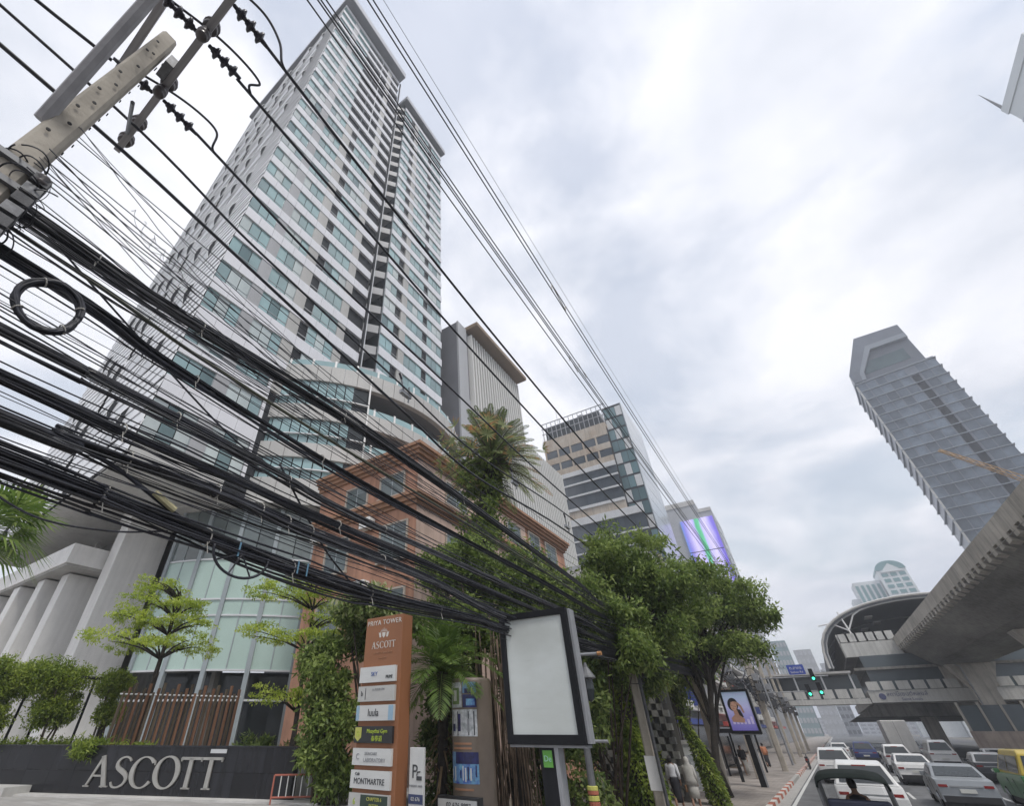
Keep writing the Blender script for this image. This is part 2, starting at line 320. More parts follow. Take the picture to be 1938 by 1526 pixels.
# flat overhanging roofs: dark soffit, light fascia
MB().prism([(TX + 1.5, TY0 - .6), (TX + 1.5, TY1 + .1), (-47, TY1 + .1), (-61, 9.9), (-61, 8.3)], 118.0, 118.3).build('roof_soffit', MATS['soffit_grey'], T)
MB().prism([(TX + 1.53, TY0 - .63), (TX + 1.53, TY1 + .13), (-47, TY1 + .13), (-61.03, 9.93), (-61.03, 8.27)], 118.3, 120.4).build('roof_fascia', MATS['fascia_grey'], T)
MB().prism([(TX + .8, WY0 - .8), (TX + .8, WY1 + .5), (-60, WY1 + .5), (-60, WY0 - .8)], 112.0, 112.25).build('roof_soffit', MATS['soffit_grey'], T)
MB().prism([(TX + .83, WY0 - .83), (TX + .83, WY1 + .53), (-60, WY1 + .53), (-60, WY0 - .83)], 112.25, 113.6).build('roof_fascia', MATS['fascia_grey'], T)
# end wall: bowed white panels that part in lens-shaped slits
p0 = Vector((TX, TY0, 0)); p1 = Vector((-60.0, 9.0, 0)); ed = (p1 - p0); LEN = ed.length; ed.normalize(); en = Vector((ed.y, -ed.x, 0))
if en.y > 0: en = -en
en = -en if en.y > 0 else en
bays = [0, 5.0, 10.0, 15.0, 16.4, 21.4, 26.4, LEN]
pb = p0 + ed * .7
MB().prism([tuple((pb - en * .15)[:2]), tuple((p1 - en * .15)[:2]), tuple((p1 - en * .4)[:2]), tuple((pb - en * .4)[:2])], 15.9, 117.6).build('end_wall_backing', MATS['tower_dark'], T)
for r in range(30):
    za = 14.6 + r * 3.47; zb = za + 3.47
    if zb > 118.2: break
    for bi in range(len(bays) - 1):
        u0, u1 = bays[bi], bays[bi + 1]
        if u1 - u0 < 1.6 and r % 2: continue
        mb = MB(); nh, nv = 5, 4; last = len(bays) - 2
        gl = .55 if (r + bi) % 2 == 0 else .05; gr_ = .55 if (r + bi + 1) % 2 == 0 else .05
        prd = .36 if bi and (r + bi) % 2 == 0 else .04; gl = gr_ = .03; slit = []
        for q in range(3):                      # three lapped boards make one bowed panel
            ring = []
            for j in range(nv + 1):
                t = (q + (j / nv) * .97) / 3; bow = math.sin(math.pi * t); row = []
                z = max(15.8, za + (zb - za) * t)
                for i in range(nh + 1):
                    s_ = i / nh; uu = (u0 + (gl * bow if bi else 0)) * (1 - s_) + (u1 - (gr_ * bow if bi < last else 0)) * s_
                    dep = .06 + (prd * bow * (1 - s_)) + .07 * (1 - j / nv)
                    c_ = p0 + ed * uu + en * dep; row.append((c_.x, c_.y, max(15.8, z + .26 * (s_ - .5) * (1 if (r + bi) % 2 else -1))))
                for i in range(nh, -1, -1):
                    c_ = Vector(row[i]) - en * .06; row.append((c_.x, c_.y, c_.z))
                ring.append(row); c_ = p0 + ed * (u0 - .02); slit.append(((c_.x, c_.y, z), tuple(c_ + en * (.02 + prd * bow) + Vector((0, 0, z)))))
            mb.loft(ring)
        mb.build('wall_panel', MATS['panel_white'], T)
        if prd > .1:
            sl = MB(); sl.v = [p for ab in slit for p in ab]; sl.f = [(2 * k, 2 * k + 1, 2 * k + 3, 2 * k + 2) for k in range(len(slit) - 1)]; sl.build('panel_slit', MATS['tower_dark'], T)

# ---- podium drum: a cylinder with spandrel rings, glass and open balconies
DC, DR = (-36.8, 28.5), 15.5
def dp(a, r, z): return (DC[0] + r * math.cos(a), DC[1] + r * math.sin(a), z)
def arc(mbb, a0, a1, r0, r1, z0, z1, n):
    ring = []
    for i in range(n + 1):
        a = a0 + (a1 - a0) * i / n; ring.append([dp(a, r1, z0), dp(a, r1, z1), dp(a, r0, z1), dp(a, r0, z0)])
    return mbb.loft(ring)
A0, A1 = math.atan2(15.2 - DC[1], -28.6 - DC[0]), R(38)
AP = math.atan2(21.34 - DC[1], -23.05 - DC[0])       # white post: glass to its left, open balconies to its right
AD = math.atan2(20.16 - DC[1], -23.73 - DC[0])
levels = [(27.0, 28.7), (23.0, 24.4), (19.4, 20.7), (15.7, 17.6)]
na = 22
for z0, z1 in levels:
    for i in range(na):
        a, b = A0 + (A1 - A0) * i / na, A0 + (A1 - A0) * (i + 1) / na
        arc(MB(), a + .0012, b - .0012, DR - .5, DR, z0, z1, 2).build('spandrel_panel', MATS['drum_grey'], T)
for (z0, z1), (y0, y1) in zip(levels[1:], levels[:-1]):
    ng = 9
    for i in range(ng):                                # glass storeys with a sill line
        a, b = A0 + (AD - A0) * i / ng, A0 + (AD - A0) * (i + 1) / ng
        arc(MB(), a + .003, b - .003, DR - .3, DR - .2, z1, y0, 1).build('window_pane', MATS['glass_pale'], T)
    arc(MB(), A0, AP, DR - .15, DR + .06, z1 + .75, z1 + .83, 14).build('window_rail', MATS['metal_light'], T)
    arc(MB(), AD, AP, DR - .34, DR - .24, z1, y0, 2).build('louvre_panel', MATS['glass_dark'], T)
    arc(MB(), AP, A1, DR - 3.2, DR - 3.0, z1, y0, 12).build('balcony_glass', MATS['glass_dark'], T)
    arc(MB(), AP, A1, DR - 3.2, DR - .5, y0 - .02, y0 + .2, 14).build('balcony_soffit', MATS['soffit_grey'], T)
    arc(MB(), AP, A1, DR - 3.2, DR - .5, z1 - .3, z1 - .1, 14).build('balcony_floor', MATS['drum_grey'], T)
for z0, z1 in levels[:3]:
    arc(MB(), (A0 if z0 > 26 else AP), A1, DR - .26, DR - .22, z1, z1 + .75, 30).build('glass_rail', MATS['glass_pale'], T)
    for i in range(13):
        a = A0 + (A1 - A0) * (i + .5) / 13
        if z0 > 26 or a > AP: arc(MB(), a - .006, a + .006, DR - .22, DR - .16, z1 - .05, z1 + .85, 1).build('rail_post', MATS['white_paint'], T)
arc(MB(), AP - .004, AP + .004, DR - .02, DR + .14, 17.6, 28.2, 1).build('post', MATS['white_paint'], T)
arc(MB(), A0, A1, 0.2, DR - 3.25, 15.8, 28.0, 24).build('drum_core', MATS['tower_dark'], T)
# lower glass hall with white canopy edge
arc(MB(), R(-125), A1, DR - 2.5, DR + .35, 15.45, 15.7, 40).build('canopy_edge', MATS['concrete_light'], T)
B0 = math.atan2(13.9 - DC[1], -33.0 - DC[0]); LR = DR - .6
B1 = math.atan2(17.04 - DC[1], -26.0 - DC[0])
edges = [B0 + (B1 + .17 - B0) * i / 8 for i in range(9)]
for a, b in zip(edges[:-1], edges[1:]):
    for z0, z1, m in ((5.5, 8.36, 'glass_frost'), (8.42, 9.3, 'glass_frost'), (9.36, 11.8, 'glass_frost'), (11.9, 15.4, 'glass_mid')):
        arc(MB(), a + .002, b - .002, LR - .08, LR, z0, z1, 1).build('window_pane', MATS[m], T)
for i, a in enumerate(edges):
    arc(MB(), a - (.009 if i % 2 == 0 else .002), a + (.009 if i % 2 == 0 else .002), LR - .15, LR + (.14 if i % 2 == 0 else .04), 5.5 if i % 2 else 1.0, 12 if i % 2 else 15.4, 1).build('mullion', MATS['mullion'], T)
for z in (8.38, 9.32, 11.84, 5.45, 4.0, 1.9): arc(MB(), B0, B1 + .5, LR - .1, LR + .07, z - .05, z + .05, 16).build('transom', MATS['metal_light'], T)
arc(MB(), B0, B1 + .17, LR - 1.5, LR - 1.42, 1.0, 5.45, 10).build('lobby_glass', MATS['glass_dark'], T)
rs = [edges[-1] + i * .085 for i in range(7)]
for a, b in zip(rs[:-1], rs[1:]):
    for z0, z1 in ((1.0, 4.0), (4.08, 8.4), (8.5, 11.8), (11.9, 15.4)):
        arc(MB(), a + .003, b - .003, LR - .12, LR - .04, z0, z1, 1).build('window_pane', MATS['glass_mid'], T)
    arc(MB(), b - .006, b + .006, LR - .1, LR + .1, 1.0, 15.4, 1).build('mullion', MATS['metal_light'], T)
# porch under the overhang: soffit, big pillars, mezzanine
MB().prism([(TX - .02, 7.55), (TX - .02, 13.6), (-29.5, 14.7), (-33, 14.9), (-60, 16), (-60, 9.1)], 15.6, 15.78).build('porch_soffit', MATS['concrete_light'], T)
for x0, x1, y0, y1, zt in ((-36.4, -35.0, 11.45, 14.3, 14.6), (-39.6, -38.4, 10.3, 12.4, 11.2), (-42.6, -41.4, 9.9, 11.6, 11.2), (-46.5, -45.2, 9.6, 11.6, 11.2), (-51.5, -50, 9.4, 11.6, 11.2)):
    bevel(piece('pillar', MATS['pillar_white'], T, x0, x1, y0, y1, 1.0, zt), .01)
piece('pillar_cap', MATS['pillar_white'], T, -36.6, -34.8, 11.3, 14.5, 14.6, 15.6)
piece('mezzanine', MATS['concrete'], T, -60, -36.9, 9.5, 14.0, 11.3, 11.75)
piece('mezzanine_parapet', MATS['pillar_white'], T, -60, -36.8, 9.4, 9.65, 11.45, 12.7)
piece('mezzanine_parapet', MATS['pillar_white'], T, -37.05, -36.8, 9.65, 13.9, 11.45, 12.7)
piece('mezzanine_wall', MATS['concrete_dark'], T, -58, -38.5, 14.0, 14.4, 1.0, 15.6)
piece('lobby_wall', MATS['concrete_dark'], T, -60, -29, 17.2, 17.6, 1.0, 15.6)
for x in (-38.2, -42, -46): piece('window_post', MATS['concrete_light'], T, x - .15, x + .15, 13.2, 13.5, 12.7, 15.6)
# ================================================================== terracotta building beside the hotel
OB = thing('terracotta_building', 'terracotta and pink four storey building with stepped cornices below the tall date palm', 'building', (-18, 27, 0))
MB().prism([(-14.02, 17.27), (-14.02, 30.6), (-22, 30.6), (-22, 17.27)], 0, 15.4).build('wall_body', MATS['orange_wall'], OB)
piece('front_wall', MATS['pink_wall'], OB, -14.02, -14.0, 17.3, 30.6, 0, 15.3)
MB().prism([(-14.05, 30.6), (-14.05, 38.1), (-22, 38.1), (-22, 30.6)], 0, 15.7).build('wall_body', MATS['orange_wall'], OB)
for i, (z0, z1, e) in enumerate(((15.2, 15.4, .12), (15.4, 15.62, .28), (15.62, 15.82, .42), (15.82, 16.0, .55))):
    MB().prism([(-14 + e, 17.25 - e), (-14 + e, 38.1 + e * .6), (-22.2, 38.1 + e * .6), (-22.2, 17.25 - e)], z0, z1 + .004 * i).build('cornice', MATS['orange_trim'], OB)
for i, (z0, z1, e) in enumerate(((12.45, 12.65, .10), (12.65, 12.9, .26), (12.9, 13.08, .4))):
    MB().prism([(-14 + e, 17.25 - e), (-14 + e, 30.5), (-22.2, 30.5), (-22.2, 17.25 - e)], z0, z1).build('cornice', MATS['orange_trim'], OB)
M('glass_shop', (.13, .16, .165), .1, .15, .5, spec=.5, rnd=.25); M('frame_beige', (.42, .37, .32), .7, .08, 1)
def wframe(par, plane, c, a, b, z0, z1, sign, nx=2, gm='glass_shop', fm='frame_beige', sill=True):
    """window set in plane 'X' or 'Y' at coordinate c spanning a..b"""
    def bx_(n, m, u0, u1, d0, d1, q0, q1, p=par):
        return piece(n, MATS[m], p, *( (c + sign * d0, c + sign * d1, u0, u1) if plane == 'X' else (u0, u1, c + sign * d0, c + sign * d1)), q0, q1)
    fr = bx_('window', 'mullion', a, b, -.02, .03, z0, z1)
    n = nx; s = (b - a) / n
    def sub(nm, m, u0, u1, d0, d1, q0, q1):
        if plane == 'X': x0, x1, y0, y1 = c + sign * d0, c + sign * d1, u0, u1
        else: x0, x1, y0, y1 = u0, u1, c + sign * d0, c + sign * d1
        piece(nm, MATS[m], par, x0, x1, y0, y1, q0, q1)
    for i in range(n):
        sub('window_pane', gm, a + i * s + .05, a + (i + 1) * s - .05, .032, .05, z0 + .06, z0 + (z1 - z0) * .68)
        sub('window_pane', gm, a + i * s + .05, a + (i + 1) * s - .05, .032, .05, z0 + (z1 - z0) * .72, z1 - .06)
    sub('window_frame', fm, a - .1, a, -.02, .09, z0 - .1, z1 + .1); sub('window_frame', fm, b, b + .1, -.02, .09, z0 - .1, z1 + .1)
    sub('window_frame', fm, a, b, -.02, .09, z1, z1 + .1)
    if sill: sub('window_sill', fm, a - .15, b + .15, -.02, .16, z0 - .12, z0)
for x0, x1, z0, z1 in ((-16.7, -14.95, 13.3, 14.6), (-19.5, -17.8, 13.3, 14.6), (-16.4, -14.6, 9.7, 11.6), (-20.7, -18.9, 9.7, 11.6), (-16.4, -14.6, 6.2, 8.2), (-20.7, -18.9, 6.2, 8.2)):
    wframe(OB, 'Y', 17.27, x0, x1, z0, z1, -1)
for y0, y1, z0, z1 in ((20.0, 22.2, 13.4, 14.8), (27.6, 29.6, 13.4, 14.8), (31.1, 32.9, 13.0, 15.0), (34.1, 36.1, 13.0, 15.0), (31.1, 32.9, 9.7, 11.8), (34.1, 36.1, 9.7, 11.8), (20.0, 22.2, 9.7, 11.6), (24, 26.2, 9.7, 11.6), (27.6, 29.6, 9.7, 11.6)):
    wframe(OB, 'X', -14.0, y0, y1, z0, z1, 1)
for x_, z_ in ((-17.3, 12.0), (-17.3, 8.6), (-21.4, 12.0)): bevel(piece('air_unit', MATS['white_paint'], OB, x_ - .4, x_ + .4, 16.75, 17.2, z_ - .35, z_ + .25), .02)
for y_, z_ in ((23.2, 12.9 - .9), (30.0, 11.8), (33.5, 11.9)): bevel(piece('air_unit', MATS['white_paint'], OB, -13.95, -13.5, y_ - .4, y_ + .4, z_ - .3, z_ + .3), .02)
MB().tube([(-13.9, 26.9, 12.3), (-13.9, 26.9, .2)], .06, 6).build('drain_pipe', MATS['concrete_light'], OB)
piece('band_course', MATS['orange_trim'], OB, -14.03, -13.85, 30.62, 38.1, 8.8, 9.1)

# ================================================================== finned building behind
FB = thing('finned_building', 'grey block with dark slate end wall, white vertical fins and timber eaves', 'building', (-34, 58, 0))
MB().prism([(-27.3, 42.5), (-27.3, 63), (-60, 63), (-60, 42.5)], 0, 57).build('wall_body', MATS['wall_slate'], FB)
MB().prism([(-27.3, 63.02), (-27.3, 78.4), (-60, 78.4), (-60, 63.02)], 0, 42.6).build('wall_body', MATS['wall_slate'], FB)
piece('corner_panel', MATS['wall_grey'], FB, -27.3, -27.0, 42.5, 45.0, 0, 57.2)
for i in range(21):
    y = 45.7 + i * .82; piece('fin', MATS['fin_white'], FB, -27.28, -26.45, y, y + .34, 4, 56.2)
for i in range(19):
    y = 63.2 + i * .82; piece('fin', MATS['fin_white'], FB, -27.28, -26.45, y, y + .34, 4, 43.4)
piece('fin_backing', MATS['wall_grey'], FB, -27.3, -27.2, 45.0, 78.2, 2, 42.5)
MB().prism([(-24.9, 45.2), (-24.9, 63.2), (-40, 63.2), (-40, 45.2)], 57.2, 57.45).build('eaves_soffit', MATS['timber'], FB)
MB().prism([(-24.87, 45.17), (-24.87, 63.23), (-40, 63.23), (-40, 45.17)], 57.45, 57.95).build('eaves_fascia', MATS['timber'], FB)

# ================================================================== office tower under refurbishment
M('office_beige', (.46, .42, .36), .8, .14, .25, streak=.3, col2=(.38, .29, .21), coord='World'); M('office_white', (.60, .61, .62), .5, .06, .4, coord='World', streak=.08); M('office_glass', (.055, .07, .085), .12, .2, .3, spec=.6, rnd=.15); M('office_teal', (.12, .20, .22), .12, .2, .4, rnd=.3)
OF = thing('office_tower', 'office tower with rusty upper floors, dark glass bands and a white side wall', 'building', (-30, 128, 0))
MB().box(-44, -24.2, 118.3, 143, 0, 77).build('wall_body', MATS['tower_dark'], OF)
MB().box(-44, -24, 118, 143, 76.2, 77.4).build('roof_slab', MATS['office_beige'], OF)
MB().box(-43, -25, 119, 140, 77.4, 82.6).build('penthouse', MATS['glass_dark'], OF)
for i in range(14):
    x = -43.6 + i * 1.5; piece('roof_frame', MATS['galv'], OF, x, x + .18, 118.1, 118.3, 77.4, 84)
for z in (80, 82, 83.8): piece('roof_frame', MATS['galv'], OF, -44, -23, 118.05, 118.25, z, z + .22)
MB().lathe([(.1, 83), (1.5, 83.2), (1.5, 85.4), (1.2, 86), (.1, 86.3)], (-32, 124, 0), 14).build('water_tank', MATS['steel'], OF, True)
MB().tube([(-39, 121, 83), (-39, 121, 91)], .12).build('mast', MATS['white_paint'], OF)
for z0, z1, m, d in ((73.2, 76.2, 'office_beige', 0), (68.6, 70.6, 'office_beige', 0), (64.3, 66.2, 'office_beige', 0), (62.9, 64.3, 'office_white', -.25), (60.0, 60.5, 'office_white', -.2), (56.4, 56.9, 'office_white', -.2), (52.3, 53.1, 'office_white', -.3), (50.0, 52.3, 'office_beige', 0), (48.0, 50, 'office_white', -.4), (43.6, 44.0, 'office_white', -.2), (40.2, 40.6, 'office_white', -.2)):
    x1 = -24.0 if z0 > 49.9 else -20.2
    for i in range(4):
        a = -44 + (x1 + 44) * i / 4; piece('spandrel_panel', MATS[m], OF, a + .02, a + (x1 + 44) / 4 - .02, 118 + d, 118.35, z0, z1)
for z0, z1 in ((70.6, 73.2), (66.2, 68.6)):
    for i in range(5):
        a = -43.8 + i * 4; piece('window', MATS['office_glass'], OF, a + .3, a + 3.6, 118.12, 118.28, z0 + .1, z1 - .1); piece('pier', MATS['office_beige'], OF, a - .2, a + .3, 118.0, 118.3, z0, z1)
for z0, z1 in ((60.5, 62.9), (56.9, 60), (53.1, 56.4)):
    for i in range(8): piece('window', MATS['office_glass'], OF, -44 + i * 2.5 + .03, -44 + (i + 1) * 2.5 - .03, 118.1, 118.2, z0, z1)
MB().box(-44, -20.3, 118.3, 143, 0, 48).build('wall_body', MATS['tower_dark'], OF)
for z0, z1 in ((44, 48), (40.6, 43.6), (30, 40.2)):
    for i in range(9): piece('window', MATS['office_glass'], OF, -44 + i * 2.63 + .03, -44 + (i + 1) * 2.63 - .03, 118.05, 118.15, z0, z1)
MB().box(-24.1, -18.7, 120, 143, 0, 83.5).build('side_tower', MATS['tower_dark'], OF)
for i in range(17):
    z = 17 + i * 3.9
    for j in range(3): piece('window', MATS['office_teal' if (i + j) % 3 else 'office_white'], OF, -24 + j * 1.75 + .05, -24 + (j + 1) * 1.75 - .05, 119.9, 120, z, z + 3.3)
M('side_glass', (.36, .40, .44), .15, .06, .3, spec=.6, rnd=.12)
for i in range(17):
    z = 18 + i * 3.86
    for j in range(4): piece('wall_panel', MATS['side_glass'], OF, -18.7, -18.45, 120 + j * 5.75 + .04, 120 + (j + 1) * 5.75 - .04, z + .06, z + 3.8)

# ================================================================== building with the lit screen
def screen_mat(name, stops, strength, axis=0, fac=1.0):
    m = bpy.data.materials.new(name); m.use_nodes = True; t = m.node_tree; b = t.nodes['Principled BSDF']
    c = t.nodes.new('ShaderNodeTexCoord'); s = t.nodes.new('ShaderNodeSeparateXYZ'); t.links.new(c.outputs['Generated'], s.inputs[0])
    n = t.nodes.new('ShaderNodeTexNoise'); n.inputs['Scale'].default_value = 3; t.links.new(c.outputs['Generated'], n.inputs['Vector'])
    ma = t.nodes.new('ShaderNodeMath'); ma.operation = 'MULTIPLY_ADD'; ma.inputs[1].default_value = .12; t.links.new(n.outputs['Fac'], ma.inputs[0]); t.links.new(s.outputs[axis], ma.inputs[2])
    r = t.nodes.new('ShaderNodeValToRGB'); t.links.new(ma.outputs[0], r.inputs[0]); els = r.color_ramp.elements
    while len(els) < len(stops): els.new(.5)
    for i, (p, cc_) in enumerate(stops): els[i].position = p; els[i].color = (*cc_, 1)
    t.links.new(r.outputs[0], b.inputs['Base Color']); t.links.new(r.outputs[0], b.inputs['Emission Color']); b.inputs['Emission Strength'].default_value = strength; b.inputs['Roughness'].default_value = .4
    MATS[name] = m; return m
screen_mat('led_print', [(.05, (.10, .22, .60)), (.14, (.20, .18, .62)), (.34, (.62, .55, .85)), (.46, (.45, .40, .80)), (.52, (.06, .42, .20)), (.60, (.10, .50, .26)), (.66, (.50, .45, .82)), (.82, (.66, .60, .90)), (1.0, (.16, .12, .60))], .45)
LB = thing('screen_building', 'pale grey block carrying a large purple and green video screen', 'building', (-17, 200, 0))
MB().box(-26.5, -13.8, 190.2, 215, 0, 75).build('wall_body', MATS['wall_grey'], LB)
MB().box(-13.8, -9.2, 190.2, 215, 0, 71.4).build('wall_body', MATS['wall_grey'], LB)
piece('parapet', MATS['concrete_light'], LB, -26.5, -13.9, 190, 190.5, 74, 76); piece('parapet', MATS['concrete_light'], LB, -13.8, -9.1, 190, 190.5, 70.6, 71.9)
for i in range(2):
    for j, (z0, z1) in enumerate(((44, 57.6), (57.9, 68.3))):
        pass
MB().box(-21, -9.6, 189.6, 190, 44, 68.3).build('video_screen', MATS['led_print'], LB)
piece('screen_joint', MATS['black_paint'], LB, -21, -9.6, 189.55, 189.62, 56.0, 56.25)
for i in range(9):
    for j in range(3): piece('window', MATS['office_glass'], LB, -9.22, -9.1, 192 + j * 7, 197 + j * 7, 12 + i * 6.4, 15.4 + i * 6.4)

# ================================================================== street buildings further along the pavement
shop_cols = [('concrete_light', 16, 'pale grey shophouse with white balconies along the pavement'), ('wall_grey', 20, 'grey narrow shophouse next to the pale one, with stacked air units'), ('concrete', 17, 'weathered concrete shophouse with dark shopfront halfway down the street'), ('pink_wall', 15, 'pinkish shophouse behind the row of concrete poles'), ('concrete_light', 22, 'tall cream shophouse near the footbridge'), ('wall_grey', 26, 'slim grey apartment block just before the footbridge'), ('fin_white', 18, 'white shophouse beyond the footbridge at the far end')]
y = 46
M('awning_blue', (.05, .08, .30), .6, .1, 2); M('sign_red', (.45, .06, .05), .5, .1, 2)
for i, (m, h, lab) in enumerate(shop_cols):
    wd = (12, 10, 15, 14, 16, 14, 30)[i]; xf = -11.2 - .25 * (i % 2)
    S = thing('shophouse', lab, 'building', (xf - 5, y + wd / 2, 0), 'buildings lining the far pavement')
    MB().box(xf - 10, xf, y + .05, y + wd - .05, 0, h).build('wall_body', MATS[m], S)
    piece('parapet', MATS['concrete_light'], S, xf - .3, xf + .25, y + .05, y + wd - .05, h, h + .8)
    for f in range(int((h - 4) / 3.4)):
        z = 4.4 + f * 3.4; n = max(2, int(wd / 3.2))
        for j in range(n):
            a = y + wd * (j + .18) / n; piece('window', MATS['glass_dark'], S, xf, xf + .06, a, a + wd / n * .64, z + .8, z + 2.5)
            piece('window_sill', MATS['white_paint'], S, xf, xf + .3, a - .1, a + wd / n * .64 + .1, z + .66, z + .8)
        piece('balcony', MATS['concrete_light'], S, xf, xf + .9, y + .5, y + wd - .5, z - .15, z + .05)
        for j in range(0, n, 2):
            a = y + wd * (j + .6) / n; piece('air_unit', MATS['white_paint'], S, xf + .1, xf + .75, a, a + .8, z + .06, z + .62)
    piece('shopfront', MATS['glass_dark'], S, xf, xf + .08, y + .6, y + wd - .6, .2, 3.0)
    piece('awning', MATS[('awning_blue', 'tower_dark', 'sign_red', 'wall_slate')[i % 4]], S, xf, xf + 1.5, y + .4, y + wd - .4, 3.1, 3.5)
    for q in range(2):
        zz = 4.2 + 2.6 * q + .5 * (i % 3); piece('blade_sign', MATS[('sign_red', 'awning_blue', 'white_paint', 'concrete_light')[(i + q) % 4]], S, xf + .1, xf + 1.3, y + 1.5 + q * 4, y + 1.62 + q * 4, zz, zz + 1.9)
    y += wd + .3
# far towers
M('haze_teal', (.16, .24, .25), .6, .1, .2, coord='World'); M('haze_grey', (.36, .37, .38), .7, .08, .2, coord='World')
def slab_tower(lab, cx, cy, wx, wy, h, m, wm, nf, nw, group=None, name='tower_block', **k):
    S = thing(name, lab, 'building', (cx, cy, 0), group)
    MB().box(cx - wx / 2, cx + wx / 2, cy - wy / 2, cy + wy / 2, 0, h).build('wall_body', MATS[m], S)
    for f in range(nf):
        z = h * (f + .3) / nf
        for j in range(nw):
            a = cx - wx / 2 + wx * (j + .15) / nw; piece('window', MATS[wm], S, a, a + wx / nw * .7, cy - wy / 2 - .15, cy - wy / 2 + .02, z, z + h / nf * .5)
    return S
slab_tower('distant tower wrapped in green netting above the far shophouses', -11.5, 410, 9.4, 20, 51, 'haze_teal', 'haze_grey', 10, 5)
slab_tower('distant beige apartment tower with stepped crown beside the green netted one', 0.2, 410, 9.4, 20, 45, 'haze_grey', 'wall_grey', 10, 4)
s_ = slab_tower('low distant grey tower left of the station canopy', 9.2, 440, 7, 18, 36, 'wall_grey', 'wall_slate', 9, 3)
piece('crown', MATS['haze_grey'], s_, 7, 11.4, 436, 444, 36, 40)

for i_, (cx_, cy_, w_, h_, m_, lb_) in enumerate(((-9, 640, 16, 13, 'haze_grey', 'low far block closing the street under the footbridge'), (9, 660, 18, 11, 'concrete_light', 'second low far block beneath the footbridge'), (30, 650, 20, 14, 'wall_grey', 'third low far block seen below the station'), (54, 640, 22, 16, 'haze_grey', 'far grey block behind the station columns'), (80, 620, 24, 15, 'concrete_light', 'far pale block right of the station columns'))):
    slab_tower(lb_, cx_, cy_, w_, 14, h_, m_, 'wall_slate', 5, 4, 'low far blocks closing the view')
# ================================================================== dark grid tower on the other side of the road
M('grid_dark', (.14, .155, .185), .35, .12, .15, coord='World', rnd=.12); M('grid_slab', (.25, .275, .31), .5, .05, .3, coord='World'); M('grid_glass', (.13, .16, .20), .12, .25, .3, rnd=.45, spec=.6)
RT = thing('grid_tower', 'tall dark grey glass tower with projecting floor slabs above the viaduct', 'building', (62, 206, 0))
a = Vector((52.5, 200)); b = Vector((74.6, 196.3)); f = (b - a); WL = f.length; f.normalize(); nrm = Vector((f.y, -f.x))
if nrm.y > 0: nrm = -nrm
c = a + Vector((-.4, 16)); d_ = b - nrm * 16
def rp(u, dep): q = a + f * u + nrm * dep; return (q.x, q.y)
MB().prism([rp(0, 0), rp(WL, 0), rp(WL, -18), rp(-.6, -18)], 0, 109.8).build('wall_body', MATS['grid_dark'], RT)
for k in range(30):
    z = 109 - k * 3.6
    if z < 2: break
    MB().prism([rp(-.3, .4), rp(WL + .45, .4), rp(WL + .45, -17), rp(-1.1, -17)], z, z + .28).build('floor_slab', MATS['grid_slab'], RT)
    if z > 24:
        for j in range(8):
            if j == 5: continue
            u0 = WL * j / 8 + .15; u1 = WL * (j + 1) / 8 - .15
            MB().prism([rp(u0, .06), rp(u1, .06), rp(u1, -.04), rp(u0, -.04)], z - 3.2, z - .1).build('window', MATS['grid_glass'], RT)
MB().prism([rp(WL * 5 / 8 + .3, .1), rp(WL * 6 / 8 - .5, .1), rp(WL * 6 / 8 - .5, -.1), rp(WL * 5 / 8 + .3, -.1)], 10, 105).build('dark_slot', MATS['black_paint'], RT)
MB().prism([rp(-.25, .3), rp(.25, .3), rp(.25, -.3), rp(-.25, -.3)], 5, 108).build('corner_fin', MATS['concrete_light'], RT)
def face(P, d0, d1): # front polygon (u, z) pushed back between two depths
    return MB().loft([[(*rp(u, d0), z) for u, z in P], [(*rp(u, d1), z) for u, z in P]])
face([(.1, 109.8), (.1, 113.6), (WL * .36, 128.2), (WL * .93, 126.8), (WL * .93, 109.8)], -1.2, -15).build('crown', MATS['grid_dark'], RT)
face([(.1, 109.8), (.1, 113.6), (WL * .36, 128.2), (WL * .93, 126.8), (WL * .93, 122.5), (WL * .42, 123.2), (WL * .14, 113.0), (WL * .12, 109.8)], .3, -1.2).build('crown_frame', MATS['grid_dark'], RT)
face([(WL * .12, 109.9), (WL * .14, 113.0), (WL * .42, 123.2), (WL * .93, 122.5), (WL * .93, 120.6), (WL * .45, 121.2), (WL * .2, 113.0), (WL * .17, 109.9)], .42, -.9).build('crown_frame', MATS['grid_slab'], RT)
face([(WL * .2, 112.6), (WL * .8, 112.6), (WL * .8, 117.5), (WL * .32, 117.5)], -1.1, -1.3).build('sky_lounge', MATS['far_lounge'] if 'far_lounge' in MATS else M('far_lounge', (.08, .13, .14), .2, .2, .3), RT)

# ================================================================== white riverside towers behind the station
M('far_white', (.62, .65, .66), .6, .05, .1, coord='World'); M('far_teal', (.13, .26, .27), .4, .1, .1, coord='World')
WT = thing('white_tower', 'white tower with teal arched crown rising behind the station canopy', 'building', (62, 400, 0))
MB().box(55.5, 69.5, 392, 412, 0, 84).build('wall_body', MATS['far_white'], WT)
for k in range(16):
    for j in range(3): piece('window', MATS['far_teal'], WT, 57 + j * 4.2, 60 + j * 4.2, 391.8, 392.02, 30 + k * 3.3, 32 + k * 3.3)
rings = []
for yy in (391.6, 412):
    rings.append([(62.5 + 7.3 * math.cos(math.pi * i / 12), yy, 83.4 + 5.2 * math.sin(math.pi * i / 12)) for i in range(13)])
MB().loft(rings).build('arched_crown', MATS['far_teal'], WT)
MB().add([(57, 391.4, 82), (68, 391.4, 82), (62.5, 391.4, 87), (57, 392, 82), (68, 392, 82), (62.5, 392, 87)], [(0, 1, 2), (3, 5, 4), (0, 3, 4, 1), (1, 4, 5, 2), (2, 5, 3, 0)]).build('pediment', MATS['far_white'], WT)
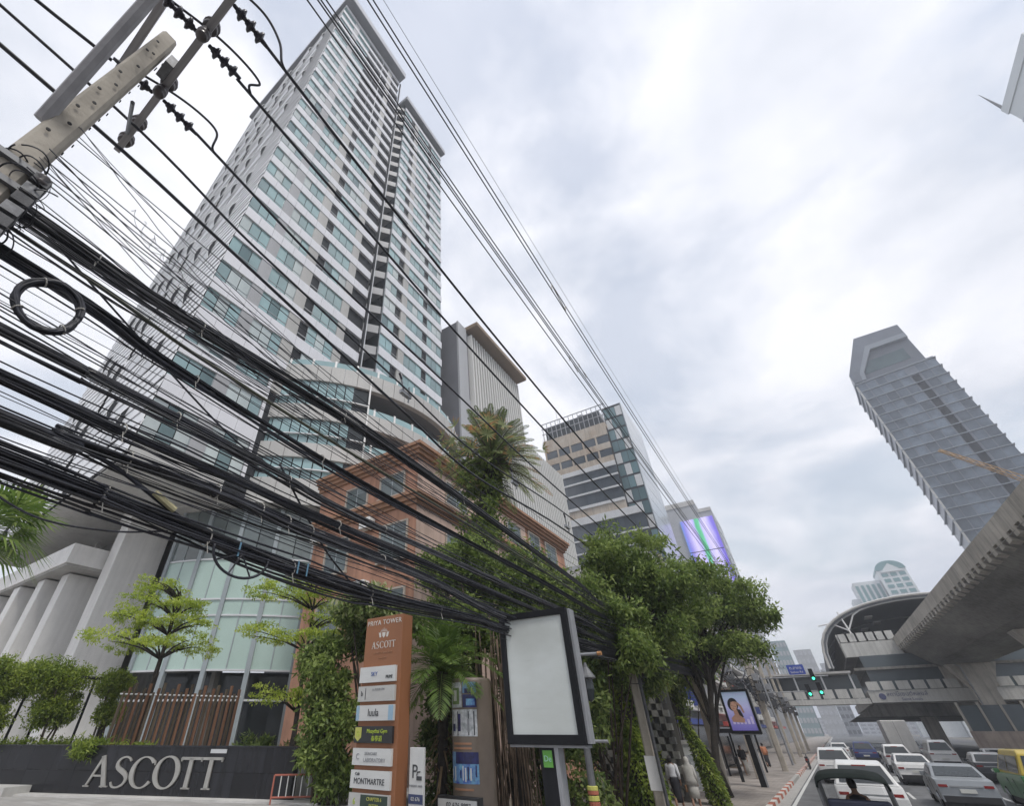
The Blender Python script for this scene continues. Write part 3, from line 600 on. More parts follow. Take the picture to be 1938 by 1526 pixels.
WB = thing('white_tower', 'lower white slab tower with teal stripes left of the arched crown tower', 'building', (48, 404, 0))
MB().box(41.5, 55.2, 396, 412, 0, 79).build('wall_body', MATS['far_white'], WB)
for j in range(5): piece('glass_stripe', MATS['far_teal'], WB, 42.2 + j * 2.7, 43.7 + j * 2.7, 395.8, 396.02, 20, 77)
MB().box(37.5, 41.4, 398, 412, 0, 70).build('stair_tower', MATS['far_white'], WB)
# corner of a tower above the right edge
CT = thing('corner_tower', 'pale tower corner with a rooftop mast at the upper right edge', 'building', (85, 93, 0))
MB().box(75.2, 95, 85.2, 100.8, 0, 107).build('wall_body', MATS['far_white'], CT)
MB().box(75, 95.2, 85, 101, 107, 109).build('roof_fascia', MATS['far_white'], CT)
MB().tube([(75.3, 100.6, 108.8), (75.2, 100.4, 116)], [.3, .04], 6).build('mast', MATS['steel'], CT)
for k in range(14): piece('floor_band', MATS['fascia_grey'], CT, 75.05, 95.1, 85.05, 100.95, 52 + k * 3.9, 52.6 + k * 3.9)

# ================================================================== elevated railway
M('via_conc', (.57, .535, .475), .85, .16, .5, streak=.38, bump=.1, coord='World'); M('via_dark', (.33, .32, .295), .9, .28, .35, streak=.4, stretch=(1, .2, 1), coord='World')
VD = thing('railway_viaduct', 'elevated concrete railway viaduct with bracketed parapet running to the station', 'viaduct', (16, 50, 0))
vx = lambda y: 12.33 - .0254 * (y - 34)
VY0, VY1 = 4, 94
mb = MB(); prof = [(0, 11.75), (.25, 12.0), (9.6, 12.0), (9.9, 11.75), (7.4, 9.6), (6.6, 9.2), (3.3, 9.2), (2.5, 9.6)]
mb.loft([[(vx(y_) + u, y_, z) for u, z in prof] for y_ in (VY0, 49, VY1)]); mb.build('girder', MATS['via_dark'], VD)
np_ = int((VY1 - VY0) / 3)
for i in range(np_):
    y0, y1 = VY0 + 3 * i + .015, VY0 + 3 * i + 2.985
    for off in (0, 9.75):
        MB().prism([(vx(y0) + off, y0), (vx(y1) + off, y1), (vx(y1) + off + .2, y1), (vx(y0) + off + .2, y0)], 11.95, 13.0).build('parapet_panel', MATS['via_conc'], VD)
for i in range(int((VY1 - VY0) / 1.5)):
    y0 = VY0 + 1.5 * i; x = vx(y0)
    MB().add([(x - .02, y0, 11.95), (x - .02, y0 + .75, 11.95), (x + .5, y0 + .75, 11.95), (x + .5, y0, 11.95), (x + .02, y0, 11.5), (x + .02, y0 + .75, 11.5), (x + .45, y0 + .75, 11.35), (x + .45, y0, 11.35)],
             [(0, 1, 2, 3), (7, 6, 5, 4), (0, 4, 5, 1), (1, 5, 6, 2), (2, 6, 7, 3), (3, 7, 4, 0)]).build('bracket', MATS['via_conc'], VD)
for y_ in (30, 60, 88):
    x = vx(y_) + 4.95
    MB().loft([[(x + u * .9, y_ + v * .9, z) for u, v in ((-1, -1), (1, -1), (1, 1), (-1, 1))] for z in (0, 6.5)] + [[(x + u * 2.2, y_ + v * 1.0, 9.2) for u, v in ((-1, -1), (1, -1), (1, 1), (-1, 1))]]).build('column', MATS['via_conc'], VD)
for i in range(15):          # segment joints under the girder, drain pipes and a cable tray
    y0 = VY0 + 6 * i + 3; MB().loft([[(vx(y_) + u, y_, z - .012) for u, z in prof[4:] ] for y_ in (y0, y0 + .06)], cap=False, closed=False).build('segment_joint', MATS['concrete_dark'], VD)
MB().tube([(vx(y_) + .75, y_, 11.2) for y_ in (VY0, 49, VY1)], .07, 6).build('cable_tray', MATS['steel'], VD)
for y_ in (30, 60, 88): MB().tube([(vx(y_) + .9, y_ - .9, 11.3), (vx(y_) + 3.9, y_ - 1.0, 8.9), (vx(y_) + 3.95, y_ - 1.0, .2)], .07, 6).build('drain_pipe', MATS['galv'], VD)
# ================================================================== station
M('stn_roof', (.13, .14, .155), .5, .1, .3); M('stn_white', (.60, .595, .565), .7, .1, .4, streak=.25, coord='World'); M('stn_glass', (.10, .125, .14), .15, .2, .4)
ST = thing('railway_station', 'elevated station with dark arched canopy, pale platform wall and concourse over the road', 'station', (15, 130, 0))
cx0 = 15.2
def roofprof(off): return [(cx0 + (12.9 - off) * math.cos(t) * (1 if abs(math.cos(t)) < .92 else 1.0), 9.8 + (8.3 - off) * max(0, math.sin(t)) ** .72) for t in [math.pi * i / 22 for i in range(23)]]
ring = []
for y_ in (92, 140, 190):
    P = roofprof(0); Q = roofprof(.45)[::-1]; ring.append([(x, y_, z) for x, z in P] + [(x, y_, z) for x, z in Q])
MB().loft(ring).build('canopy', MATS['stn_roof'], ST)
MB().tube([(x, 91.95, z) for x, z in roofprof(.1)], .16, 6).build('canopy_trim', MATS['concrete_light'], ST)
for s in range(6):
    y_ = 92.3 + s * 16
    P = roofprof(.5); MB().tube([(x, y_, z) for x, z in P], .12, 5).build('arch_rib', MATS['metal_light'], ST)
for x, z in ((6.3, 15.6), (24.1, 15.6)):
    MB().tube([(x + .4, 92.15, 13.6), (x, 92.15, z + 1.2)], .12, 5).build('strut', MATS['white_paint'], ST)
    MB().tube([(x + .3, 92.15, 14.3), (x - 1.4, 92.15, 15.4), (x - 3, 92.15, 15.2)], .1, 5).build('strut', MATS['white_paint'], ST)
    MB().tube([(x + .3, 92.15, 14.3), (x + 1.6, 92.15, 16.2), (x + 3.4, 92.15, 17.2)], .1, 5).build('strut', MATS['white_paint'], ST)
for xa, xb in ((4.9, 11.2), (20.5, 26)):
    piece('platform_wall', MATS['stn_white'], ST, xa, xb, 91.9, 92.2, 11.0, 12.75)
    for i in range(6):
        w_ = (xb - xa) / 6; piece('parapet_panel', MATS['stn_white'], ST, xa + i * w_ + .12, xa + (i + 1) * w_ - .12, 91.95, 92.15, 12.85, 13.9)
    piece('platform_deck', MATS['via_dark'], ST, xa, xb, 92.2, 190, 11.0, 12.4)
piece('platform_wall', MATS['stn_white'], ST, 4.75, 4.95, 92.2, 190, 11.0, 13.9)
for i in range(10): piece('roof_light', MATS['white_paint'], ST, 9.5 + (i % 2) * 1.3, 10.4 + (i % 2) * 1.3, 96 + i * 6, 98.5 + i * 6, 16.35, 16.5)
piece('concourse_slab', MATS['stn_white'], ST, 5.2, 26, 90, 150, 5.6, 6.9)
piece('concourse_hall', MATS['stn_glass'], ST, 6.2, 25, 91.5, 150, 6.9, 11.0)
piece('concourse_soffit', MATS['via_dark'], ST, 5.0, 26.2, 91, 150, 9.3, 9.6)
for i in range(13):
    x = 5.4 + i * 1.55; piece('parapet_panel', MATS['stn_white'], ST, x, x + 1.25, 89.9, 90.1, 6.95, 7.9)
piece('hall_panel', MATS['via_conc'], ST, 13.6, 18.2, 91.2, 91.6, 7.0, 9.3)
piece('under_structure', MATS['via_dark'], ST, 5.6, 26, 95, 150, 4.2, 5.6)
MB().add([(3.0, 95, 4.2), (5.6, 95, 4.2), (5.6, 95, 5.55), (3.0, 150, 4.2), (5.6, 150, 4.2), (5.6, 150, 5.55)], [(0, 1, 2), (3, 5, 4), (0, 3, 4, 1), (1, 4, 5, 2), (2, 5, 3, 0)]).build('stair_flank', MATS['via_dark'], ST)
for x in (11.0, 19.5): piece('column', MATS['via_conc'], ST, x - .8, x + .8, 100, 101.6, 0, 5.7)
text('lettering', 'สถานีเซนต์หลุยส์', .62, M('stn_ink', (.09, .10, .20), .6), ST, (9.0, 89.97, 6.45), sx=1.0)
text('lettering', 'Saint Louis', .42, MATS['stn_ink'], ST, (9.3, 89.97, 5.9), sx=1.1)
MB().lathe([(.02, 0), (.36, .01), (.36, .04), (.02, .05)], (6.5, 89.96, 6.25), 12, 'Y').build('emblem', MATS['stn_ink'], ST)
# footbridge from the station across the near lanes
FBR = thing('footbridge', 'covered footbridge crossing the road left of the station concourse', 'footbridge', (-3, 91, 0))
piece('deck', MATS['stn_white'], FBR, -13, 5.1, 90, 93, 5.5, 6.1)
piece('roof', MATS['concrete_light'], FBR, -13, 4.4, 89.6, 93.4, 9.0, 9.25)
for i in range(11):
    x = -12.6 + i * 1.6; piece('parapet_panel', MATS['stn_white'], FBR, x, x + 1.3, 90, 90.12, 6.15, 7.2)
for i in range(6): piece('post', MATS['metal_light'], FBR, -12 + i * 3.2, -11.8 + i * 3.2, 90.1, 90.3, 6.1, 9.0)
piece('inner_wall', MATS['stn_glass'], FBR, -13, 5, 92.8, 92.9, 6.1, 9.0)
# median wall, fence and stair block under the viaduct
MW = thing('median_wall', 'weathered pinkish concrete wall with planted strip under the station', 'wall', (16, 78, 0))
M('median_conc', (.44, .36, .32), .9, .15, .8, streak=.3, coord='World')
piece('wall_body', MATS['median_conc'], MW, 11.2, 24, 78, 78.4, 0, 2.6)
piece('planter', MATS['concrete'], MW, 11.0, 24, 74, 74.3, 0, .5)
for i in range(7): piece('fence_panel', MATS['stn_glass'], MW, 12 + i * 1.7, 13.5 + i * 1.7, 82, 82.1, 2.3, 4.9)
for i in range(8): piece('fence_post', MATS['via_conc'], MW, 11.8 + i * 1.7, 12.0 + i * 1.7, 81.9, 82.2, 0, 5.2)
# crane jib over the viaduct
M('crane_orange', (.52, .33, .16), .6, .15, 2)
CR = thing('crane', 'orange lattice crane jib in front of the dark grid tower', 'crane', (42, 118, 0))
A_, B_ = Vector((33.2, 110, 43.9)), Vector((47, 110, 27.5))
def lattice(par, a, b, w0, w1, n, m):
    ax = (b - a).normalized(); s1 = ax.cross(Vector((0, 1, 0))).normalized(); s2 = ax.cross(s1)
    pts = []
    for i in range(n + 1):
        t = i / n; c_ = a.lerp(b, t); w_ = w0 + (w1 - w0) * t
        pts.append([c_ + s1 * w_, c_ - s1 * w_ * .5 + s2 * w_ * .87, c_ - s1 * w_ * .5 - s2 * w_ * .87])
    for j in range(3): MB().tube([p[j] for p in pts], .09, 4).build('chord', MATS[m], par)
    for i in range(n):
        mb = MB()
        for j in range(3): mb.tube([pts[i][j], pts[i + 1][(j + 1) % 3]], .05, 4)
        mb.build('lacing', MATS[m], par)
lattice(CR, A_, B_, .25, .9, 18, 'crane_orange')
lattice(CR, Vector((47, 110, 27.5)), Vector((47.3, 110, .2)), .9, .9, 16, 'crane_orange')
MB().box(45.4, 49.6, 108, 112, 0, .6).build('base', MATS['concrete'], CR)
# ================================================================== utility poles
def util_pole(x, y, h, lab, arms=(), group='concrete utility poles along the kerb', w0=.21, lean=0., name='utility_pole'):
    P = thing(name, lab, 'pole', (x, y, 0), group)
    n = 8; rings = []
    for i in range(n + 1):
        t = i / n; z = h * t; w_ = w0 * (1 - .38 * t); rings.append([(x + lean * t + a * w_, y + b * w_ * .8, z) for a, b in ((-.7, -1), (.7, -1), (1, -.7), (1, .7), (.7, 1), (-.7, 1), (-1, .7), (-1, -.7))])
    MB().loft(rings).build('shaft', MATS['pole_concrete'], P)
    for z in arms:
        bevel(piece('crossarm', MATS['galv'], P, x - 1.15, x + 1.15, y + w0, y + w0 + .1, z, z + .1), .01)
        for dx_ in (-1, -.5, .5, 1): MB().lathe([(.02, z + .1), (.07, z + .13), (.05, z + .2), (.08, z + .24), (.03, z + .32)], (x + dx_, y + w0 + .05, 0), 8).build('pin_insulator', MATS['insulator'], P)
    return P
P1 = util_pole(-4.8, -.78, 11.4, 'near concrete utility pole at upper left with steel crossarms and strain insulators', w0=.22)
P1x, P1y = -4.8, -.78
# bolt holes down the face, bands
for i, z in enumerate((10.9, 10.55, 10.5, 10.0, 9.6, 9.3, 9.0, 8.7, 8.45, 8.1, 7.8)):
    MB().lathe([(.001, 0), (.022, 0), (.022, .01), (.001, .012)], (P1x + (.03 if i % 3 else -.05), P1y + .138 + .038 * (11.4 - z) / 11.4 * .8, z), 8, 'Y').build('bolt_hole', MATS['black_paint'], P1)
    MB().lathe([(.001, 0), (.022, 0), (.022, .01), (.001, .012)], (P1x + .172 + .02 * (11.4 - z) / 4, P1y + (.03 if i % 2 else -.04), z), 8, 'X').build('bolt_hole', MATS['black_paint'], P1)
for z in (6.45, 6.8, 7.1): MB().prism([(P1x - .22, P1y - .19), (P1x + .22, P1y - .19), (P1x + .22, P1y + .19), (P1x - .22, P1y + .19)], z, z + .07).build('clamp_band', MATS['steel'], P1)
M('arm_grey', (.36, .35, .36), .6, .14, 3)
bevel(piece('crossarm', MATS['arm_grey'], P1, -6.66, -2.6, -.50, -.40, 10.75, 10.85), .012)
bevel(piece('crossarm', MATS['arm_grey'], P1, -6.5, -2.6, -1.08, -.98, 11.12, 11.22), .012)
MB().tube([(-4.74, -.93, 8.0), (-2.6, -1.0, 11.2)], .075, 8).build('brace', MATS['arm_grey'], P1)
MB().tube([(-4.86, -.55, 9.6), (-6.2, -.48, 10.75)], .03, 6).build('brace', MATS['steel'], P1)
piece('arm_bracket', MATS['steel'], P1, -4.95, -4.65, -.62, -.5, 10.72, 10.98)
def pin_ins(x, y, z, par, m='insulator_clay', s=1.):
    MB().lathe([(.02 * s, 0 + z), (.09 * s, .02 + z), (.1 * s, .06 * s + z), (.06 * s, .08 * s + z), (.11 * s, .11 * s + z), (.11 * s, .14 * s + z), (.06 * s, .17 * s + z), (.09 * s, .21 * s + z), (.05 * s, .26 * s + z), (.01, .27 * s + z)], (x, y, 0), 14).build('pin_insulator', MATS[m], par, True)
for x in (-3.85, -5.05, -6.05, -6.5): pin_ins(x, -.45, 10.86, P1, s=1.1)
for x in (-3.85, -5.05): MB().lathe([(.02, 10.48), (.07, 10.5), (.085, 10.53), (.055, 10.56), (.09, 10.59), (.09, 10.62), (.055, 10.65), (.085, 10.68), (.08, 10.71), (.04, 10.75)], (x, -.45, 0), 14).build('post_insulator', MATS['insulator_clay'], P1, True)
MB().lathe([(.02, 6.95), (.06, 6.97), (.08, 7.0), (.05, 7.03), (.08, 7.06), (.06, 7.1), (.02, 7.12)], (-4.55, -.55, 0), 12).build('spool_insulator', MATS['insulator_clay'], P1, True)
def strain(par, a, b, m='insulator'):
    """string of three cap-and-pin sheds from a to b"""
    a, b = Vector(a), Vector(b); d_ = b - a; L_ = d_.length; d_.normalize(); u = d_.orthogonal().normalized(); v = d_.cross(u)
    prof = [(.015, 0), (.03, .02 * L_)]
    for k in range(3):
        t = .1 + .26 * k; prof += [(.03, t * L_), (.045, (t + .015) * L_), (.05, (t + .07) * L_), (.085, (t + .10) * L_), (.098, (t + .135) * L_), (.098, (t + .165) * L_), (.07, (t + .18) * L_), (.035, (t + .2) * L_)]
    prof += [(.03, .93 * L_), (.025, 1.0 * L_)]
    MB().loft([[a + d_ * h + (u * math.cos(2 * math.pi * j / 12) + v * math.sin(2 * math.pi * j / 12)) * r for j in range(12)] for r, h in prof]).build('strain_insulator', MATS[m], par, True)
strain(P1, (-3.3, -.4, 10.83), (-3.3, .19, 10.77)); strain(P1, (-4.02, -.35, 10.85), (-4.05, .19, 10.93)); strain(P1, (-5.27, -.38, 10.83), (-5.3, .23, 10.8))
strain(P1, (-4.0, -.52, 10.82), (-4.0, -1.1, 10.78)); strain(P1, (-5.3, -.52, 10.82), (-5.3, -1.1, 10.78)); strain(P1, (-3.3, -.5, 10.82), (-3.3, -1.1, 10.8))
# tangle of drop wires at the cable height
for i in range(26):
    a = rnd.uniform(0, 6.28); z = rnd.uniform(6.1, 7.25); r = rnd.uniform(.06, .2); dz_ = rnd.uniform(-.3, .3); cx_, cy_ = P1x + rnd.uniform(-.15, .25), P1y + rnd.uniform(-.1, .35)
    pts = [(cx_ + r * math.cos(a + t * 4.5) * (1 + .3 * math.sin(t * 3)), cy_ + r * math.sin(a + t * 4.5) * .8, z + dz_ * t + .03 * math.sin(5 * t)) for t in np.linspace(0, 1.3, 26)]
    MB().tube(pts, rnd.choice((.004, .006, .008)), 5).build('tangled_wire', MATS['cable_black'], P1)
for i in range(6):
    z = 6.1 + .17 * i; piece('junction_box', MATS['cable_grey' if i % 2 else 'steel'], P1, P1x + .12, P1x + .3, P1y + .16, P1y + .3, z, z + .12)

P2 = util_pole(-4.85, 17.75, 6.4, 'second concrete utility pole half hidden by the street tree, with a white band', w0=.17)
piece('painted_band', MATS['white_paint'], P2, -5.03, -4.67, 17.6, 17.9, 1.2, 2.0)
MB().tube([(-4.62, 17.5, 0.2), (-4.62, 17.5, 6.2)], .06, 6).build('conduit', MATS['cable_grey'], P2)
for i in range(26):
    a = rnd.uniform(0, 6.28); z = rnd.uniform(4.0, 6.6); r = rnd.uniform(.1, .4)
    pts = [(-4.85 + r * math.cos(a + t * 5), 17.75 + r * math.sin(a + t * 5), z + .2 * math.sin(3 * t + a)) for t in np.linspace(0, 1.2, 18)]
    MB().tube(pts, .012, 4).build('tangled_wire', MATS['cable_black'], P2)
labs = ['third concrete pole from the camera, beside the second lit advertising panel', 'fourth concrete pole, in front of the blue awning', 'fifth concrete pole, double stacked with crossarms near the kerb', 'sixth concrete pole down the street, leaning slightly', 'seventh concrete pole close to the red kerb mark', 'eighth concrete pole near the blue street sign', 'ninth concrete pole before the footbridge', 'tenth concrete pole under the footbridge', 'last visible concrete pole past the footbridge']
for (x, y, h, ln), lb in zip(((-5.2, 30.5, 11.5, .1), (-5.0, 42, 11, 0), (-4.2, 51, 12, .25), (-4.7, 57, 11, -.2), (-4.3, 63, 12, .1), (-4.9, 71, 11, .3), (-4.4, 79, 12, 0), (-4.5, 90, 11, .2), (-4.5, 104, 12, 0)), labs):
    pp = util_pole(x, y, h, lb, arms=(h - .9, h - 2.1), w0=.2, lean=ln)
    for k in range(3): bevel(piece('junction_box', MATS[('cable_grey', 'steel', 'galv')[k]], pp, x + .05, x + .5, y - .45, y - .18, 4.6 + k * .7, 5.1 + k * .7), .02)
    for k in range(5):
        a = rnd.uniform(0, 6.28); z = rnd.uniform(4.8, 6.6); r = rnd.uniform(.25, .5); MB().tube([(x + r * math.cos(a + t), y - .3 + .12 * math.sin(3 * t), z + r * math.sin(a + t)) for t in np.linspace(0, 6.2, 16)], .025, 5).build('slack_loop', MATS['cable_black'], pp)

# ================================================================== cables
def sagline(a, b, sag, n=40):
    a, b = Vector(a), Vector(b)
    return [a.lerp(b, t) - Vector((0, 0, 4 * sag * t * (1 - t))) for t in [i / n for i in range(n + 1)]]
def path_yz(pts, X=-5., n=6):
    """smooth path through (y, z) or (x, y, z) control points"""
    P = [Vector((X, *p)) if len(p) == 2 else Vector(p) for p in pts]; P = [P[0] * 2 - P[1]] + P + [P[-1] * 2 - P[-2]]; o = []
    for i in range(1, len(P) - 2):
        for k in range(n):
            t = k / n; p0_, p1_, p2_, p3_ = P[i - 1:i + 3]
            o.append(.5 * ((2 * p1_) + (p2_ - p0_) * t + (2 * p0_ - 5 * p1_ + 4 * p2_ - p3_) * t * t + (3 * p1_ - p0_ - 3 * p2_ + p3_) * t ** 3))
    o.append(P[-2]); return o
def cable(name, lab, path, r, mat='cable_black', group=None, n=5, parts=()):
    o = MB().tube(path, r, n).build(name, MATS[mat], None, True)
    return tag(o, lab, 'cable', group)
def clip_on(par, p, s=.05, m='galv'):
    piece('clip', MATS[m], par, p[0] - s, p[0] + s, p[1] - s * 1.4, p[1] + s * 1.4, p[2] - s, p[2] + s)
# three strain conductors leaving the crossarm, two lower ones
def conductor(lab, X, ys, r):
    return cable('power_line', lab, path_yz(ys, X), r, 'cable_black', 'medium voltage lines on the pole crossarms', 6)
conductor('power line from the outermost strain insulator, crossing the tower right of centre', -3.3, [(.15, 10.78), (2.5, 10.5), (7, 10.15), (15, 9.9), (30, 10.1), (51, 11.0)], .026)
conductor('power line from the middle strain insulator, crossing the tower balconies', -4.1, [(.15, 10.95), (3.0, 10.68), (7, 10.35), (15, 10.1), (30, 10.2), (51, 11.0)], .026)
conductor('power line from the strain insulator beside the pole, crossing the tower windows', -5.3, [(.2, 10.82), (3.4, 10.35), (7.5, 10.2), (15, 9.9), (30, 10.0), (51, 11.0)], .026)
conductor('thin power line below the pole arm with a paired clamp over the drum', -5.9, [(-3, 10.75), (-.33, 10.63), (1.6, 10.25), (3.0, 10.08), (6.5, 9.7), (10.2, 9.35), (17.7, 9.8), (30, 9.6)], .024)
conductor('thick lower power line leaving the arm end insulator', -6.3, [(-3, 10.6), (-.33, 10.42), (1.3, 10.2), (3.4, 9.9), (7.2, 9.35), (10.6, 8.95), (17.7, 9.4), (30, 9.4)], .033)
conductor('black line passing behind the pole top towards the upper left', -5.35, [(-1.1, 10.78), (-3, 10.5), (-9, 10.2)], .026)
conductor('black line leaving the pole top at the upper left edge', -4.05, [(-1.1, 10.78), (-3, 10.6), (-9, 10.3)], .026)
conductor('black line leaving the outer arm towards the top edge', -3.3, [(-1.1, 10.8), (-3, 10.6), (-9, 10.3)], .026)
for X, pts, lab in ((-3.3, [(-.6, 10.9, -.5), (0, 0, 0)], 'o'),): pass
def jumper(lab, pts, r=.02):
    return cable('jumper_wire', lab, path_yz(pts, 0, 8), r, 'cable_black', 'jumper loops round the strain insulators', 6)
jumper('looped jumper wire round the outermost strain insulator', [(-3.3, -1.1, 10.78), (-3.28, -.6, 11.2), (-3.2, -.1, 11.28), (-3.2, .25, 11.05), (-3.27, .42, 10.78), (-3.3, .55, 10.71)])
jumper('angular jumper wire round the middle strain insulator', [(-4.0, -1.1, 10.78), (-3.95, -.4, 11.1), (-3.9, .1, 11.12), (-3.95, .42, 11.14), (-4.03, .33, 10.98), (-4.1, .42, 10.92)])
jumper('looped jumper wire round the strain insulator beside the pole', [(-5.3, -1.1, 10.78), (-5.2, -.4, 11.05), (-5.1, .1, 11.05), (-5.1, .42, 10.98), (-5.22, .5, 10.72), (-5.3, .62, 10.75)])
# high lines over the carriageway
for X, z0, lab in ((-2.25, 10.15, 'leftmost of the high lines crossing the tower top towards the office tower'), (-2.18, 10.3, 'second of the high lines crossing the tower top'), (-2.2, 10.5, 'third of the high lines crossing the tower top'), (-2.2, 10.72, 'rightmost of the close set of high lines crossing the tower top'), (-1.2, 8.2, 'lower of the paired lines running through open sky to the screen building'), (-1.2, 8.42, 'upper of the paired lines running through open sky to the screen building')):
    cable('overhead_line', lab, [Vector((X, y, z0 + .0009 * (y - 16) ** 2 - .12 + .0)) for y in np.linspace(-12, 46, 50)], .011 if X < -2 else .0075, 'cable_grey', 'high lines over the carriageway')
cable('overhead_line', 'faint hair-thin wire beside the paired lines in open sky', [Vector((-1.2, y, 8.75 + .0009 * (y - 16) ** 2)) for y in np.linspace(-12, 46, 50)], .0028, 'cable_grey', 'high lines over the carriageway')
for i, (X, z, y, lab) in enumerate(((-2.2, 10.25, 9.0, 'small ring spacer on the high lines over the palm'), (-2.2, 10.6, 9.8, 'small ring spacer on the upper high lines'), (-1.2, 8.3, 5.0, 'small ring spacer on the paired lines in open sky'))):
    a = [Vector((X, y - .3, z - .08)), Vector((X, y - .25, z + .1)), Vector((X, y, z + .02)), Vector((X, y + .25, z - .08)), Vector((X, y + .3, z + .1))]
    tag(MB().tube(a, .008, 5).build('line_spacer', MATS['tie_white']), lab, 'spacer', 'spacers on the high lines')
# bracket clamps on the double line
def clamp(loc, lab):
    c = thing('cable_clamp', lab, 'clamp', loc, 'hanging clamps on the power lines')
    x, y, z = loc
    MB().tube([(x, y - .12, z), (x - .05, y + .05, z - .25), (x - .1, y + .1, z - .4)], .022, 6).build('arm', MATS['galv'], c)
    MB().tube([(x, y + .2, z - .1), (x - .05, y + .28, z - .3), (x - .1, y + .32, z - .48)], .022, 6).build('arm', MATS['galv'], c)
    MB().box(x - .13, x - .03, y - .02, y + .36, z - .36, z - .26).build('yoke', MATS['galv'], c)
    MB().tube([(x, y - .2, z + .12), (x, y - .1, z - .02)], .03, 8).build('pin', MATS['insulator'], c)
clamp((-5.9, 6.6, 9.9), 'grey yoke clamp on the power lines in front of the podium drum'); clamp((-5.9, 12.5, 9.75), 'grey yoke clamp on the power lines beside the date palm'); clamp((-5.9, 17.0, 9.6), 'small grey yoke clamp on the power lines above the street tree')

# lashed bundles: a core of many strands with ties
def bundle(lab, ctrl, rad, ns, ties, extra=0, r=(.007, .0155), mats=('cable_black', 'cable_black', 'cable_grey'), spread=None, seed=0, X=-5.):
    rr = random.Random(seed); B = thing('cable_bundle', lab, 'cable bundle', (X, ctrl[0][0] if len(ctrl[0]) == 2 else ctrl[0][1], ctrl[0][-1]), 'lashed bundles of black street cables')
    base = path_yz(ctrl, X, 7); n = len(base)
    for k in range(ns + extra):
        a0 = rr.uniform(0, 6.28); rad_k = rad * math.sqrt(rr.random()) * (1 if k < ns else rr.uniform(1.2, 2.4)); tw = rr.uniform(-1.2, 1.2); ph = rr.uniform(0, 6.28); fr = rr.uniform(.5, 1.6)
        pts = []
        for i, p in enumerate(base):
            t = i / (n - 1); sp = 1 if spread is None else spread(t)
            q = rad_k * sp * (1 + .25 * math.sin(ph + fr * 9 * t)); a = a0 + tw * t * 2
            pts.append(p + Vector((q * math.cos(a), 0, q * math.sin(a) - (.06 * math.sin(math.pi * ((t * 3 + ph) % 1)) if k >= ns else 0))))
        MB().tube(pts, rr.uniform(*r), 5).build('strand', MATS[rr.choice(mats)], B, True)
    for t in ties:
        i = min(n - 2, int(t * (n - 1))); p = base[i]; d_ = (base[i + 1] - base[i]).normalized(); u = d_.orthogonal().normalized(); v = d_.cross(u)
        sp = 1 if spread is None else spread(t); q = rad * sp * 1.08
        MB().tube([p + (u * math.cos(a) + v * math.sin(a)) * q + d_ * .02 * math.sin(a) for a in np.linspace(0, 6.3, 14)], .008, 5).build('tie', MATS['tie_white'], B)
        MB().tube([p + v * q, p + v * q + Vector((.02, .03, -.12))], .005, 4).build('tie_end', MATS['tie_white'], B)
    return B
bundle('uppermost thick cable bundle, from the pole to the street tree', [(-7, 7.25), (-.74, 6.98), (.59, 6.92), (1.85, 6.93), (3.5, 6.98), (5.0, 6.95), (8.4, 6.78), (14.3, 6.4), (17.75, 6.1), (30, 6.6)], .085, 26, (.16, .31, .5, .66), 8, seed=1, spread=lambda t: 1.0 if t < .45 else max(.35, 1.0 - (t - .45) * 1.6))
bundle('middle cable bundle passing the coiled cable', [(-7, 5.9), (-.07, 5.62), (.76, 5.6), (2.28, 5.53), (3.15, 5.46), (4.5, 5.36), (8.2, 5.34), (14, 5.3), (17.75, 5.2), (30, 5.8)], .068, 19, (.16, .3, .47, .6), 6, seed=2, spread=lambda t: .9 if t < .4 else .62)
bundle('rough wrapped cable bundle sagging above the hotel totem', [(-7, 5.2), (.31, 4.84), (.69, 4.88), (1.36, 4.88), (2.51, 4.9), (3.3, 4.86), (4.15, 4.84), (6.4, 4.82), (9.2, 4.62), (13, 4.65), (17.75, 4.75), (30, 5.2)], .08, 24, (.28, .36, .42, .47, .52, .6), 10, seed=3, mats=('cable_black', 'cable_black', 'cable_grey'), spread=lambda t: 1 if t < .6 else .8)
bundle('lowest thick cable bundle with a small loop, running behind the blank panel', [(-7, 4.95), (.46, 4.5), (1.33, 4.44), (2.1, 4.38), (3.4, 4.3), (5.1, 4.28), (8.1, 4.4), (9.1, 4.36), (13, 4.45), (17.75, 4.6), (30, 5.0)], .088, 28, (.16, .33, .42, .5, .57), 12, seed=4, spread=lambda t: 1 if t < .5 else .75)
bundle('thin cable bundle between the upper and the middle thick ones', [(-7, 6.5), (-.5, 6.42), (1.2, 6.2), (2.8, 6.05), (4.6, 5.95), (7, 5.9), (12, 5.85), (17.75, 5.75), (30, 6.2)], .06, 12, (.3, .45), 6, seed=5)
bundle('slim cable bundle under the middle one crossing the glass hall', [(-7, 5.4), (.1, 5.2), (1.2, 5.16), (2.5, 5.14), (4.3, 5.1), (7, 5.06), (12, 5.0), (17.75, 4.95), (30, 5.5)], .055, 10, (.25, .5), 5, seed=6)
